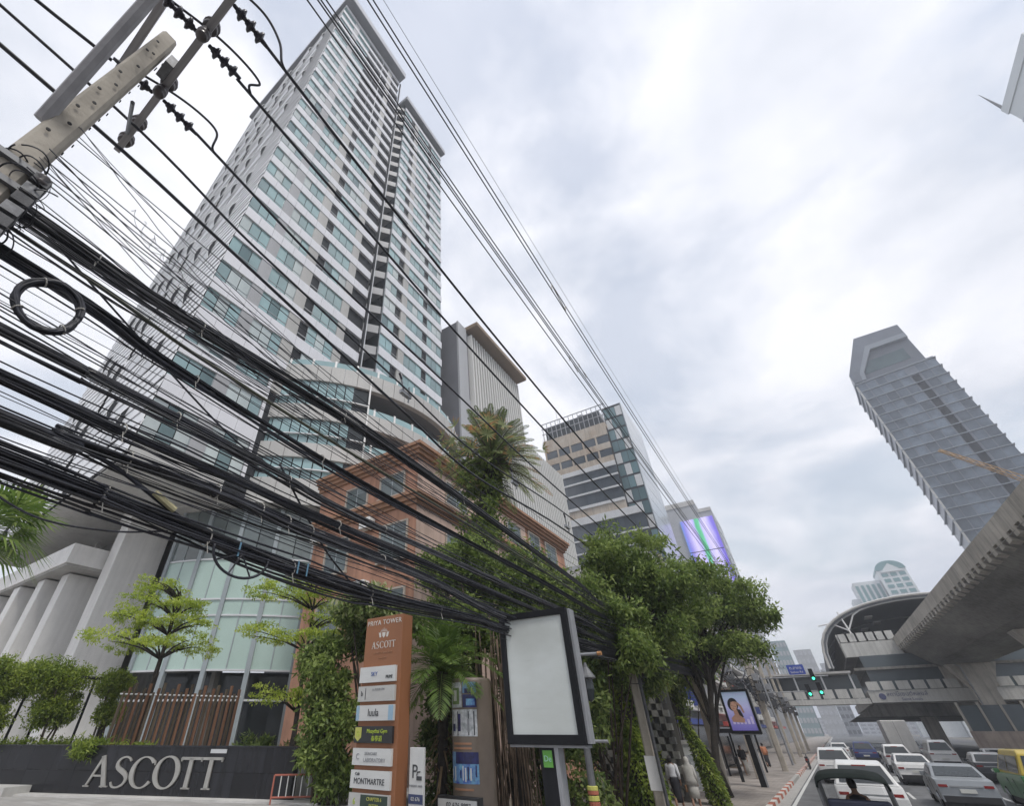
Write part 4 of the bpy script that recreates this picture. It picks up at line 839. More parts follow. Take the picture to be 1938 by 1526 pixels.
# loose single cables fanning from the poles
groups = [(6.0, 7.3, 14, 'thin loose cable in the sheaf just below the uppermost bundle'), (5.35, 6.1, 13, 'thin loose cable in the sheaf around the middle bundle'), (4.4, 5.25, 17, 'thin loose cable in the sheaf around the lower bundles')]
for z0, z1, n, lab in groups:
    for i in range(n):
        za = rnd.uniform(z0, z1); zb = 4.6 + (za - 4.4) * .62 + rnd.uniform(-.2, .2); X0 = -5 + rnd.uniform(-.35, .35); X1 = -4.9 + rnd.uniform(-.2, .2)
        sg = rnd.uniform(.05, .42)
        p = sagline((X0, -.78, za), (X1, 17.75, zb), sg, 36); q = sagline((X0, -9, za + .3), (X0, -.78, za), .1, 8)[:-1]; s = sagline((X1, 17.75, zb), (-5, 30, zb + .5), .25, 10)[1:]
        wv = rnd.uniform(0, 6); p = [v_ + Vector((.02 * math.sin(wv + .5 * k_), 0, .018 * math.sin(wv + .9 * k_))) for k_, v_ in enumerate(p)]
        cable('street_cable', lab, q + p + s, rnd.choice((.004, .005, .006, .006, .008, .010)), rnd.choice(('cable_black', 'cable_black', 'cable_grey')), lab.replace('thin loose cable in', 'loose cables of'), 5)
for i, (a, b, sg, lab) in enumerate((((-4.9, -.78, 7.9), (-5.6, 30, 8.3), .7, 'thin wire with two small clips in open sky left of the tower'), ((-4.9, -.78, 7.7), (-5.6, 30, 8.1), .75, 'second thin wire with clips left of the tower'), ((-4.9, -.78, 8.3), (-5.3, 30, 8.6), .6, 'thin wire with a small bead between pole and tower'), ((-4.9, -.78, 7.5), (-5.3, 30, 7.6), .8, 'thin wire just above the uppermost bundle'))):
    o = cable('street_cable', lab, sagline(a, b, sg), .007, 'cable_black', 'thin wires between pole and tower')
cable('street_cable', 'olive thick cable below the uppermost bundle', path_yz([(-7, 6.9), (-.5, 6.62), (1.5, 6.42), (3.5, 6.32), (6, 6.25), (11, 6.1), (17.75, 5.9), (30, 6.3)], -4.9), .022, 'cable_olive', None, 6)
for i in range(13):
    za = rnd.uniform(6.2, 8.4); yb = rnd.uniform(2.5, 9); zb = rnd.uniform(5.6, 7.4)
    pts = sagline((-4.75 + rnd.uniform(-.2, .2), -.7, za), (-5.0 + rnd.uniform(-.15, .15), yb, zb), rnd.uniform(.03, .3), 18)
    cable('drop_cable', 'fine slack wire fanning out from the near pole to the bundles', [p + Vector((0, 0, .012 * math.sin(i + 2.3 * k))) for k, p in enumerate(pts)], rnd.choice((.004, .005, .007)), 'cable_black', 'fine wires fanning out from the near pole', 4)
for i in range(5):      # frayed curls of thin wire
    c0 = Vector((-4.8, .1 + .16 * i, 7.75 - .1 * i)); cable('drop_cable', 'curled frayed wire end beside the near pole', [c0 + Vector((.05 * math.sin(5 * t + i), .3 * t + .05 * math.cos(6 * t), -.16 * t + .05 * math.sin(6 * t + i))) for t in np.linspace(0, 1.6, 34)], .0035, 'cable_black', 'frayed curls of wire by the near pole', 4)
# diagonal stays and drops
for pts, r, lab in (([(-5, -.3, 6.9), (-5.0, .8, 6.35), (-5, 2.2, 5.7), (-5, 3.1, 5.45)], .012, 'thin diagonal wire dropping from the upper bundle to the middle one'), ([(-5, 3.1, 5.6), (-5.2, 3.9, 5.1), (-5.4, 4.6, 4.75), (-5.5, 5.6, 4.3)], .014, 'diagonal cable dropping from the bundle tie past the glass drum'), ([(-5, .7, 4.85), (-5, 1.3, 4.75), (-5, 2.0, 4.5), (-5, 2.9, 4.2)], .024, 'thick diagonal cable with a yellow sleeve by the porch pillar'), ([(-5, .3, 4.3), (-5, .9, 4.1), (-5, 1.5, 4.15), (-5, 2.0, 4.3)], .01, 'slack cable hanging below the lowest bundle by the porch')):
    cable('drop_cable', lab, path_yz(pts, 0, 8), r, 'cable_black', None, 6)
SL = tag(MB().tube([(-4.97, 1.72, 4.63), (-4.97, 1.98, 4.52)], .036, 8).build('cable_sleeve', M('sleeve_cream', (.55, .5, .3), .5)), 'cream and black sleeve on the diagonal cable', 'sleeve')
# coiled spare cable hung on the middle bundle
CO = thing('cable_coil', 'black coil of spare cable hanging on the middle bundle', 'cable coil', (-4.7, .12, 5.6))
for k in range(9):
    r0 = .235 + .02 * rnd.uniform(-1, 1); ph = rnd.uniform(0, 6); pts = []
    for t in np.linspace(0, 6.3, 40):
        u = (r0 + .012 * math.sin(3 * t + ph)) * math.cos(t); v = (r0 + .012 * math.sin(2 * t + ph)) * math.sin(t)
        pts.append((-4.7 + rnd.uniform(-.004, .004) + .03 * (k % 3 - 1), .10 + u, 5.88 + v * 1.12 + .0 * u))
    MB().tube(pts, .015, 6).build('turn', MATS['cable_black'], CO, True)
for a in (.5, 2.2, 3.9, 5.6): MB().tube([(-4.7 + .05 * math.cos(b), .10 + (.235 + .04 * math.sin(b)) * math.cos(a), 5.88 + (.235 + .04 * math.sin(b)) * math.sin(a) * 1.12) for b in np.linspace(0, 6.3, 10)], .007, 5).build('tie', MATS['tie_white'], CO)
# small cable loop frame under the lowest bundle
LP = thing('cable_loop', 'small black cable loop with spokes under the lowest bundle', 'cable loop', (-4.9, 3.0, 4.2))
c_ = Vector((-4.9, 2.85, 4.26)); MB().tube([c_ + Vector((0, .36 * math.cos(t), .26 * math.sin(t))) for t in np.linspace(3.0, 6.4, 20)], .016, 6).build('loop', MATS['cable_black'], LP, True)
for t in (3.7, 4.4, 5.2): MB().tube([c_, c_ + Vector((0, .36 * math.cos(t), .26 * math.sin(t)))], .01, 5).build('spoke', MATS['cable_black'], LP)
M('ribbon_blue', (.12, .25, .36), .7, .1, 5)
for y in (2.75, 3.6, 3.75): piece('ribbon', MATS['ribbon_blue'], LP, -4.84, -4.83, y, y + .018, 4.2, 4.36)
# street cables further down the pavement
for k in range(5):
    for i in range(7):
        ya, yb = (30.5, 42, 51, 63, 79, 104)[k:k + 2]
        cable('street_cable', 'far loose cable strung between the poles down the street', sagline((-4.9 + .3 * rnd.uniform(-1, 1), ya, rnd.uniform(5, 7)), (-4.6 + .3 * rnd.uniform(-1, 1), yb, rnd.uniform(5, 7)), rnd.uniform(.2, .8), 12), rnd.choice((.02, .03, .05)), 'cable_black', 'far cables between the street poles', 4)
# ================================================================== vegetation
def leafmat(name, dark, mid, light, extra=None, rough=.5):
    st = [(0, dark), (.5, mid), (.85, light)] + ([(1.0, extra)] if extra else [])
    m = M(name, mid, rough, .1, 2, attr=st)
    b = m.node_tree.nodes['Principled BSDF']
    # thin leaves let some light through
    t = m.node_tree; tr = t.nodes.new('ShaderNodeBsdfTranslucent'); mixs = t.nodes.new('ShaderNodeMixShader'); mixs.inputs[0].default_value = .5
    src = b.inputs['Base Color'].links[0].from_socket; t.links.new(src, tr.inputs[0])
    o = [n for n in t.nodes if n.type == 'OUTPUT_MATERIAL'][0]
    t.links.new(b.outputs[0], mixs.inputs[1]); t.links.new(tr.outputs[0], mixs.inputs[2]); t.links.new(mixs.outputs[0], o.inputs[0])
    return m
leafmat('leaf_mid', (.055, .09, .024), (.16, .235, .055), (.33, .41, .12)); leafmat('leaf_dark', (.04, .07, .022), (.11, .17, .045), (.24, .30, .09)); leafmat('leaf_lime', (.13, .20, .025), (.30, .40, .045), (.48, .56, .10)); leafmat('leaf_variegated', (.05, .09, .024), (.15, .22, .055), (.34, .39, .16), (.5, .5, .32))
leafmat('palm_leaf', (.06, .085, .035), (.14, .18, .07), (.27, .31, .12), (.52, .20, .09)); leafmat('palm_green', (.065, .115, .026), (.15, .24, .05), (.30, .38, .11)); leafmat('ivy', (.07, .115, .016), (.19, .27, .035), (.36, .43, .08))
def leafcloud(P, L, W, up=.35, droop=0., jit=.4, tone=None, dirs=None):
    """one folded diamond leaf at every point of P"""
    n = len(P); d = RNG.normal(size=(n, 3)) if dirs is None else dirs + RNG.normal(size=(n, 3)) * jit
    d[:, 2] += up * 0 - droop; d /= np.linalg.norm(d, axis=1)[:, None] + 1e-9
    nr = RNG.normal(size=(n, 3)) * .6; nr[:, 2] += up * 2 + .4; s = np.cross(d, nr); s /= np.linalg.norm(s, axis=1)[:, None] + 1e-9
    l = L * RNG.choice([.55, .8, 1.0, 1.25, 1.6], n, p=[.2, .25, .25, .2, .1])[:, None]; w_ = W * RNG.uniform(.7, 1.2, n)[:, None]
    up_ = np.cross(s, d); V = np.empty((n, 4, 3)); V[:, 0] = P; V[:, 1] = P + d * l * .45 + s * w_ * .5 - up_ * l * .06; V[:, 2] = P + d * l - up_ * l * .12; V[:, 3] = P + d * l * .45 - s * w_ * .5 - up_ * l * .06
    t = RNG.beta(2, 2.2, n) if tone is None else tone
    return V.reshape(-1, 3), np.arange(n * 4).reshape(-1, 4), np.repeat(t, 4)
def ball(c, r, n, shell=.55):
    d = RNG.normal(size=(n, 3)); d /= np.linalg.norm(d, axis=1)[:, None]; q = RNG.uniform(shell ** 3, 1, n) ** (1 / 3)
    return np.array(c) + d * q[:, None] * np.array(r)
def crown_clumps(c, r, n, rc, flat=.75):
    """clump centres spread through an ellipsoid, denser to the outside"""
    d = RNG.normal(size=(n, 3)); d /= np.linalg.norm(d, axis=1)[:, None]; q = RNG.uniform(.15, 1, n) ** .5
    return np.array(c) + d * q[:, None] * (np.array(r) - rc * .6)
def foliage(par, name, mat, clumps, rc, per, L, W, flat=.7, up=.35, droop=0., seedtone=True):
    P = []; T_ = []
    for c in clumps:
        k = int(per * RNG.uniform(.35, 1.5)); rr = rc * RNG.uniform(.55, 1.5)
        P.append(ball(c, (rr, rr, rr * flat), k, .25)); T_.append(np.clip(RNG.normal(RNG.uniform(.36, .82), .17, k), 0, 1))
    P = np.concatenate(P); T_ = np.concatenate(T_)
    V, F, t = leafcloud(P, L, W, up, droop, tone=T_)
    return fastmesh(name, V, F, MATS[mat], par, t)
def limbs(par, base, top, r, clumps, nl, bark='bark', wob=.08, trunkname='trunk'):
    base, top = Vector(base), Vector(top); n = 9; pts = []; rs = []
    for i in range(n + 1):
        t = i / n; p = base.lerp(top, t) + Vector((wob * math.sin(5 * t + base.x), wob * math.cos(4 * t + base.y), 0)) * t; pts.append(p); rs.append(r * (1 - .55 * t) * (1.35 if i == 0 else 1))
    MB().tube(pts, rs, 9).build(trunkname, MATS[bark], par, True)
    cl = list(clumps); rnd.shuffle(cl)
    for c in cl[:nl]:
        c = Vector(c); s = pts[rnd.randint(int(n * .55), n)]; m_ = s.lerp(c, .5) + Vector((rnd.uniform(-.2, .2), rnd.uniform(-.2, .2), (c - s).length * .12))
        q = [s.lerp(m_, t).lerp(m_.lerp(c, t), t) for t in (0, .2, .4, .6, .8, 1)]
        MB().tube(q, [r * .38, r * .33, r * .27, r * .2, r * .13, r * .06], 6).build('branch', MATS[bark], par, True)
# ---- street trees over the pavement
def street_tree(lab, base, top, r, cl_specs, nl, mat, L, W, per, rc, bark='bark_dark', group='street trees over the pavement', lean=None):
    t = thing('street_tree', lab, 'tree', base, group); cl = []
    for c, rr, n in cl_specs: cl += list(crown_clumps(c, rr, n, rc))
    limbs(t, base, top, r, cl, nl, bark)
    foliage(t, 'crown', mat, cl, rc, per, L, W)
    return t
street_tree('nearer street tree with broad leafy crown over the blank advertising panel', (-6.3, 20.2, .15), (-5.3, 20.2, 6.4), .2, [((-4.9, 20.4, 8.1), (2.2, 2.1, 2.3), 95), ((-3.3, 20.8, 7.2), (2.0, 1.9, 1.6), 62), ((-6.1, 19.6, 6.6), (1.4, 1.3, 1.2), 36), ((-4.4, 20.2, 5.6), (1.8, 1.5, .8), 34)], 30, 'leaf_mid', .185, .085, 165, .5)
street_tree('second street tree reaching out over the road beside the lit panel', (-5.35, 28.6, .15), (-3.9, 28.9, 5.8), .19, [((-3.0, 29.6, 8.6), (2.6, 2.4, 2.0), 85), ((-1.4, 29.9, 7.6), (1.7, 1.6, 1.0), 34), ((-5.0, 29.2, 6.9), (2.4, 2.0, 1.6), 60), ((-2.9, 29.4, 6.0), (1.8, 1.6, .9), 34)], 30, 'leaf_mid', .2, .09, 165, .55)
street_tree('third street tree with low bright leaves behind the pole', (-6.9, 24.2, .15), (-7.6, 24.6, 4.8), .14, [((-6.0, 24.5, 6.4), (2.4, 1.8, 1.8), 62), ((-7.9, 24.0, 5.2), (1.8, 1.4, 1.4), 36)], 14, 'leaf_mid', .19, .085, 150, .5)
# forked second stem of the leaning tree
t_ = thing('street_tree', 'leaning forked trunk beside the lit panel, leaves high above', 'tree', (-4.9, 29.8, .15), 'street trees over the pavement')
MB().tube([(-5.0, 29.8, .15), (-5.2, 29.7, 1.4), (-5.9, 29.4, 2.6), (-6.6, 29.2, 4.2), (-6.9, 29.1, 5.4)], [.16, .14, .12, .09, .05], 8).build('trunk', MATS['bark_dark'], t_, True)
MB().tube([(-5.2, 29.7, 1.6), (-4.7, 29.8, 2.7), (-4.3, 29.8, 4.0), (-4.1, 29.8, 5.2)], [.13, .11, .08, .05], 8).build('branch', MATS['bark_dark'], t_, True)
foliage(t_, 'crown', 'leaf_mid', list(crown_clumps((-5.3, 29.4, 5.6), (1.7, 1.3, .9), 22, .45)), .45, 100, .25, .1)
# ---- terraced trees in the forecourt
def tier_tree(lab, base, tiers, r, top):
    t = thing('terraced_tree', lab, 'tree', base, 'layered lime-green trees in the forecourt'); b = Vector(base)
    MB().tube([b, b + Vector((.05, .03, top * .25)), b + Vector((-.03, .05, top * .5)), b + Vector((.06, .0, top * .75)), b + Vector((0, 0, top))], [r * 1.3, r, r * .8, r * .55, r * .25], 9).build('trunk', MATS['bark_dark'], t, True)
    P = []
    for z, (cx, cy), (rx, ry), n in tiers:
        for k in range(n):
            a = rnd.uniform(0, 6.28); q = math.sqrt(rnd.uniform(.05, 1)); c = (base[0] + cx + rx * q * math.cos(a), base[1] + cy + ry * q * math.sin(a), base[2] + z + rnd.uniform(-.16, .16) + .12 * math.sin(a * 3) - .12 * q * q)
            P.append(c)
        for k in range(9):
            a = k * .7 + z; q_ = rnd.uniform(.5, .95); e_ = Vector((base[0] + cx + rx * q_ * math.cos(a), base[1] + cy + ry * q_ * math.sin(a), base[2] + z + rnd.uniform(-.15, .1))); s = b + Vector((0, 0, max(.6, z - .55)))
            MB().tube([s, s.lerp(e_, .4) + Vector((0, 0, .14)), s.lerp(e_, .75) + Vector((0, 0, .1)), e_], [r * .4, r * .28, r * .18, r * .07], 6).build('branch', MATS['bark_dark'], t, True)
    pts = []; T_ = []
    for c in P:
        k = int(46 * RNG.uniform(.3, 1.5)); pts.append(ball(c, (.27, .27, .09), k, .1)); T_.append(np.clip(RNG.normal(RNG.uniform(.4, .9), .15, k), 0, 1))
    pts = np.concatenate(pts); V, F, tt = leafcloud(pts, .10, .055, .6, tone=np.concatenate(T_)); fastmesh('crown', V, F, MATS['leaf_lime'], t, tt)
tier_tree('taller lime-green terraced tree left of centre in the forecourt', (-20.7, 9.75, 1.0), [(4.45, (.3, -.5), (1.9, 2.5), 110), (5.3, (-.2, -.2), (1.6, 2.0), 110), (5.95, (-.3, -.35), (1.4, 1.7), 84), (6.6, (-.45, -.75), (.9, 1.1), 44)], .12, 6.3)
tier_tree('lime-green terraced tree nearer the totem, in front of the glass hall', (-15.5, 12.65, 1.0), [(2.7, (-.1, -.5), (1.1, 1.3), 40), (4.6, (-.2, -.5), (1.4, 2.2), 90), (6.1, (-.5, -.6), (1.3, 2.1), 84), (5.3, (.6, .7), (1.1, 1.3), 48), (6.65, (-.1, -.1), (1.0, 1.3), 44)], .09, 6.5)
# ---- palms
def pinnate(par, base, dirn, L_, n, lw, ll, arch, tip=0., mat='palm_leaf', V=None):
    """arched rachis with two rows of leaflets"""
    b = Vector(base); d = Vector(dirn).normalized(); up = Vector((0, 0, 1)); pts = []
    for i in range(n + 1):
        t = i / n; pts.append(b + d * (L_ * t * (1 - .16 * arch * t)) + Vector((0, 0, -arch * L_ * .55 * t * t)))
    for i in range(2, n + 1):
        t = i / n; p = pts[i]; tg = (pts[i] - pts[i - 1]).normalized(); side = tg.cross(up)
        if side.length < 1e-3: side = Vector((1, 0, 0))
        side.normalize(); nn = side.cross(tg)
        q = ll * (math.sin(math.pi * min(1, t * .9 + .08)) ** .6)
        for s in (-1, 1):
            dd = (side * s * .85 + tg * (.55 + .5 * t) + nn * rnd.uniform(-.05, .3)).normalized(); w_ = nn.cross(dd) if False else dd.cross(nn).normalized() * lw
            e_ = p + dd * q + Vector((0, 0, -.14 * q)); m_ = p + dd * q * .5
            tn = rnd.betavariate(2, 3) * .85
            if tip and t > .62: tn = min(1, .72 + tip * rnd.uniform(.0, .3))
            V[0] += [p, m_ + w_ * .5, e_, m_ - w_ * .5]; V[1] += [tn] * 4
    return pts
DP = thing('date_palm', 'tall date palm with orange-tipped fronds above the terracotta building', 'palm', (-10.3, 16.0, .15))
pc = Vector((-8.95, 16.75, 13.3)); V = [[], []]
tr = [Vector((-10.3, 16.0, .15)), Vector((-10.1, 16.1, 4)), Vector((-9.8, 16.3, 8)), Vector((-9.4, 16.5, 11)), pc]
MB().tube([p + Vector((.05 * (i % 2), 0, 0)) for i, p in enumerate([tr[0].lerp(tr[1], .5)] + tr[1:])], [.26, .25, .25, .29, .38], 12).build('trunk', MATS['bark_dark'], DP, True)
for i in range(112):
    a = i * 2.39996; t = i / 112; elev = R(88 - 112 * t + rnd.uniform(-8, 8)); L_ = rnd.uniform(2.4, 3.3)
    d = (math.cos(a) * math.cos(elev), math.sin(a) * math.cos(elev), math.sin(elev))
    rach = pinnate(DP, pc + Vector((0, 0, .5 - .9 * t)), d, L_, 46, .034, rnd.uniform(.34, .5), .3 + .38 * t, tip=(1.0 if (i % 4 == 1 and t > .3) else (.25 if t > .6 else 0)), V=V)
    MB().tube(rach[::7], [.03, .027, .024, .021, .018, .014, .01, .006][:len(rach[::7])], 4).build('frond_stem', MATS['bark'], DP)
for i in range(16):                                    # young fronds seen end-on: rosettes with rusty tips
    a = R(-165 + 150 * rnd.random()) + R(28); el = R(rnd.uniform(-40, 22)); d = Vector((math.cos(a) * math.cos(el), math.sin(a) * math.cos(el), math.sin(el))); c_ = pc + d * rnd.uniform(2.2, 2.9); s_ = d.orthogonal().normalized(); u_ = d.cross(s_)
    for k in range(22):
        b = rnd.uniform(0, 6.28); dd = (s_ * math.cos(b) + u_ * math.sin(b) + d * .35).normalized(); q = rnd.uniform(.35, .6); w_ = dd.cross(d).normalized() * .022; m_ = c_ + dd * q * .5
        V[0] += [c_ - w_, c_ + w_, m_ + w_, m_ - w_]; V[1] += [.8] * 4; V[0] += [m_ - w_, m_ + w_, c_ + dd * q + w_ * .2, c_ + dd * q - w_ * .2]; V[1] += [.86, .86, 1, 1]
fastmesh('fronds', np.array([list(p) for p in V[0]]), np.arange(len(V[0])).reshape(-1, 4), MATS['palm_leaf'], DP, V[1])
V = [[], []]                                          # old leaf bases and hanging dead fronds under the crown
for i in range(120):
    a = rnd.uniform(0, 6.28); z = rnd.uniform(-2.6, .1); p = pc + Vector((math.cos(a) * .36 + z * .09 * -1 * -.5, math.sin(a) * .36, z)); e_ = p + Vector((math.cos(a) * .35, math.sin(a) * .35, rnd.uniform(-.5, .25))); w_ = Vector((-math.sin(a), math.cos(a), 0)) * .07
    V[0] += [p - w_, p + w_, e_ + w_ * .3, e_ - w_ * .3]; V[1] += [rnd.uniform(0, .3)] * 4
fastmesh('leaf_bases', np.array([list(p) for p in V[0]]), np.arange(len(V[0])).reshape(-1, 4), MATS['palm_leaf'], DP, V[1])
# climber on the palm trunk
CV = thing('climbing_vine', 'leafy creeper climbing the date palm trunk', 'climber', (-10.2, 15.9, .15)); cl = []
for i in range(130):
    t = rnd.random(); p = tr[1].lerp(tr[4], t); a = rnd.uniform(0, 6.28); q = rnd.uniform(.2, 1.7) * (1.15 - .5 * t); cl.append((p.x + q * math.cos(a) - .3, p.y + q * math.sin(a), p.z + rnd.uniform(-.3, .5)))
foliage(CV, 'leaves', 'leaf_mid', cl, .42, 85, .24, .12)
MB().tube([(-10.0, 15.7, .2), (-10.3, 15.8, 3), (-9.7, 16.0, 6), (-9.6, 16.1, 10)], .06, 6).build('stem', MATS['bark'], CV, True)
# small feather palm by the totem
SP = thing('feather_palm', 'small bright feather palm between the totem and the round advertising pylon', 'palm', (-8.55, 11.9, .15)); V = [[], []]; pc = Vector((-8.45, 11.85, 3.95))
MB().tube([(-8.6, 11.9, .15), (-8.5, 11.9, 2), pc], [.15, .13, .16], 10).build('trunk', MATS['bark_dark'], SP, True)
for i in range(32):
    a = i * 2.4; t = i / 32; el = R(80 - 85 * t); d = (math.cos(a) * math.cos(el), math.sin(a) * math.cos(el), math.sin(el))
    rach = pinnate(SP, pc, d, rnd.uniform(1.7, 2.3), 36, .045, .55, .55 + .4 * t, V=V)
    MB().tube(rach[::6], [.016, .014, .012, .01, .008, .006, .004][:len(rach[::6])], 4).build('frond_stem', MATS['leaf_lime'], SP)
fastmesh('fronds', np.array([list(p) for p in V[0]]), np.arange(len(V[0])).reshape(-1, 4), MATS['palm_green'], SP, V[1])
V = [[], []]
for i in range(90):
    a = rnd.uniform(0, 6.28); z = rnd.uniform(1.2, 3.6); p = Vector((-8.5 + .15 * math.cos(a), 11.9 + .15 * math.sin(a), z)); e_ = p + Vector((math.cos(a) * .35, math.sin(a) * .35, rnd.uniform(-.6, .2))); w_ = Vector((-math.sin(a), math.cos(a), 0)) * .035
    V[0] += [p - w_, p + w_, e_ + w_ * .2, e_ - w_ * .2]; V[1] += [rnd.uniform(0, .35)] * 4
fastmesh('dead_leaves', np.array([list(p) for p in V[0]]), np.arange(len(V[0])).reshape(-1, 4), M('dry_leaf', (.16, .11, .06), .9, .2, 3), SP)
# fan palm at the left edge
FP = thing('fan_palm', 'fan palm with drooping split leaves at the left edge', 'palm', (-14.6, 1.2, 1.0)); V = [[], []]; pc = Vector((-13.3, 1.75, 6.1))
MB().tube([(-14.6, 1.2, 1.0), (-14.0, 1.5, 3.4), pc], [.16, .14, .12], 10).build('trunk', MATS['bark'], FP, True)
for i in range(26):
    a = i * 2.4; el = R(70 - 110 * (i / 26)); d = Vector((math.cos(a) * math.cos(el), math.sin(a) * math.cos(el), math.sin(el))); h = pc + d * rnd.uniform(.35, .75)
    MB().tube([pc, h], [.02, .012], 4).build('frond_stem', MATS['leaf_lime'], FP)
    s = d.cross(Vector((0, 0, 1))); s = s.normalized() if s.length > .01 else Vector((1, 0, 0)); nn = s.cross(d)
    for k in range(22):
        b = R(-105 + 210 * k / 21); dd = (d * math.cos(b) + s * math.sin(b)).normalized(); q = .95 * rnd.uniform(.85, 1.1) * (1 - .15 * abs(k - 10.5) / 10.5); w_ = dd.cross(nn).normalized() * .03
        m_ = h + dd * q * .55; e_ = h + dd * q + Vector((0, 0, -.24 * q)); V[0] += [h, m_ + w_, e_, m_ - w_]; V[1] += [rnd.betavariate(2, 2) * .9] * 4
fastmesh('fans', np.array([list(p) for p in V[0]]), np.arange(len(V[0])).reshape(-1, 4), MATS['palm_green'], FP, V[1])
# ---- shrubs and hedge masses
def shrub(name, lab, cat, base, specs, rc, per, L, W, mat, stems=4, group=None, flat=.8, up=.35, droop=.2):
    t = thing(name, lab, cat, base, group); cl = []
    for c, rr, n in specs: cl += list(crown_clumps(c, rr, n, rc))
    for k in range(stems):
        c = Vector(cl[rnd.randrange(len(cl))]); b = Vector(base) + Vector((rnd.uniform(-.3, .3), rnd.uniform(-.3, .3), 0)); MB().tube([b, b.lerp(c, .5) + Vector((0, 0, .2)), c], [.05, .035, .015], 6).build('stem', MATS['bark'], t, True)
    foliage(t, 'leaves', mat, cl, rc, per, L, W, flat, up, droop); return t
shrub('tall_shrub', 'tall glossy shrub left of the hotel totem, reaching its full height', 'shrub', (-12.0, 11.3, 1.0), [((-12.3, 10.9, 4.2), (1.0, .8, 1.0), 44), ((-12.0, 11.2, 2.7), (1.05, .9, 1.4), 64), ((-11.7, 11.5, 1.5), (.9, .7, .7), 28)], .34, 150, .17, .075, 'leaf_mid', 6)
shrub('tall_shrub', 'pale variegated shrub arching behind the top of the totem', 'shrub', (-11.2, 12.0, 1.0), [((-11.4, 11.5, 5.9), (1.25, .9, .9), 46), ((-10.4, 12.2, 5.5), (1.0, .8, .8), 28), ((-11.6, 11.8, 5.0), (.9, .6, .7), 20)], .36, 130, .2, .09, 'leaf_variegated', 6)
shrub('tall_shrub', 'dark broadleaf shrub between the totem and the feather palm', 'shrub', (-9.5, 13.2, .15), [((-9.3, 13.3, 3.0), (1.2, .6, 1.8), 50), ((-9.0, 13.0, 1.2), (1.1, .5, .9), 24)], .36, 110, .2, .09, 'leaf_dark', 6)
shrub('tall_shrub', 'dense creeper-hung tree mass behind the cables and the feather palm', 'tree', (-8.6, 15.2, .15), [((-9.8, 14.8, 7.8), (2.0, 1.2, 1.4), 66), ((-8.0, 16.0, 7.2), (2.0, 1.3, 1.5), 72), ((-6.4, 17.2, 6.5), (1.6, 1.3, 1.2), 50), ((-7.7, 15.6, 5.3), (2.0, 1.1, 1.1), 56), ((-9.7, 14.6, 5.8), (1.6, .9, 1.2), 40)], .46, 165, .18, .08, 'leaf_mid', 10)
shrub('tall_shrub', 'dark understorey shrub behind the blank advertising panel', 'shrub', (-6.9, 15.0, .15), [((-7.2, 15.0, 3.0), (1.5, .5, 1.7), 46), ((-5.9, 15.6, 3.4), (.9, .5, 1.2), 20), ((-6.6, 15.2, 1.2), (1.6, .5, .9), 30)], .4, 100, .2, .09, 'leaf_dark', 6)
shrub('tall_shrub', 'bright low shrub behind the leaning trunks by the shopfront', 'shrub', (-8.2, 27.5, .15), [((-8.3, 27.5, 2.6), (1.1, 1.6, 1.6), 36), ((-7.6, 26.6, 1.4), (.9, 1.2, .9), 20)], .42, 100, .2, .1, 'ivy', 5)
shrub('tall_shrub', 'light leafy tree mass between the blank panel and the second pole', 'tree', (-6.4, 18.2, .15), [((-6.3, 18.3, 4.8), (1.8, 1.1, 1.5), 60), ((-5.0, 17.6, 5.6), (1.4, 1.2, 1.2), 44), ((-4.4, 17.0, 4.6), (.8, .7, .9), 18), ((-7.2, 17.8, 3.4), (1.4, 1.0, 1.3), 36)], .44, 150, .18, .08, 'leaf_mid', 8)
shrub('tall_shrub', 'light leafy undergrowth below the street trees in front of the planter wall', 'shrub', (-7.4, 22.5, .15), [((-7.4, 22.4, 3.4), (1.6, 1.2, 1.5), 52), ((-6.2, 23.0, 4.4), (1.5, 1.2, 1.0), 36), ((-8.6, 22.0, 2.2), (1.2, 1.0, 1.2), 26)], .44, 135, .18, .08, 'leaf_mid', 8)
shrub('tall_shrub', 'bright leafy canopy hanging over the pavement behind the lit panel', 'tree', (-7.2, 33.5, .15), [((-6.4, 33.2, 5.6), (1.9, 1.8, 1.4), 56), ((-7.4, 33.6, 4.0), (1.4, 1.6, 1.2), 34)], .5, 90, .25, .11, 'leaf_mid', 8)
shrub('shrub', 'leafy planting in front of the glass hall right of the slat screen', 'shrub', (-16.4, 12.0, 1.0), [((-16.5, 12.0, 2.1), (.7, .9, .5), 22), ((-15.6, 13.0, 2.0), (.5, .5, .5), 10)], .28, 110, .18, .06, 'leaf_dark', 3)
shrub('shrub', 'low fern planting at the foot of the slat screen', 'shrub', (-20.2, 8.6, 1.0), [((-20.1, 8.4, 2.15), (.5, .9, .35), 18), ((-19.5, 9.6, 2.0), (.4, .5, .3), 10)], .26, 110, .18, .05, 'ivy', 3)
for i, (lab, b, sp) in enumerate((('large clipped creeper mass over the pergola at far left', (-24.2, 6.4, 1.0), [((-24.2, 5.9, 4.15), (.8, 1.9, .8), 80), ((-24.2, 5.6, 3.1), (.6, 1.5, 1.0), 60)]), ('rounded creeper mass over the middle of the pergola', (-23.7, 7.9, 1.0), [((-23.7, 7.5, 4.3), (.7, 1.3, .7), 56), ((-23.6, 7.9, 3.4), (.5, 1.0, .8), 34)]), ('small rounded creeper mass at the right end of the pergola', (-22.9, 9.5, 1.0), [((-22.9, 9.4, 4.1), (.6, .8, .55), 28), ((-22.8, 9.5, 3.2), (.35, .5, .6), 14)]))):
    shrub('pergola_creeper', lab, 'climber', b, sp, .34, 260, .11, .05, 'ivy', 5, 'creepers on the left pergola', .9, .3, .35)
PG = thing('pergola', 'dark steel pergola posts carrying the creepers at far left', 'pergola', (-23.6, 7.8, 1.0))
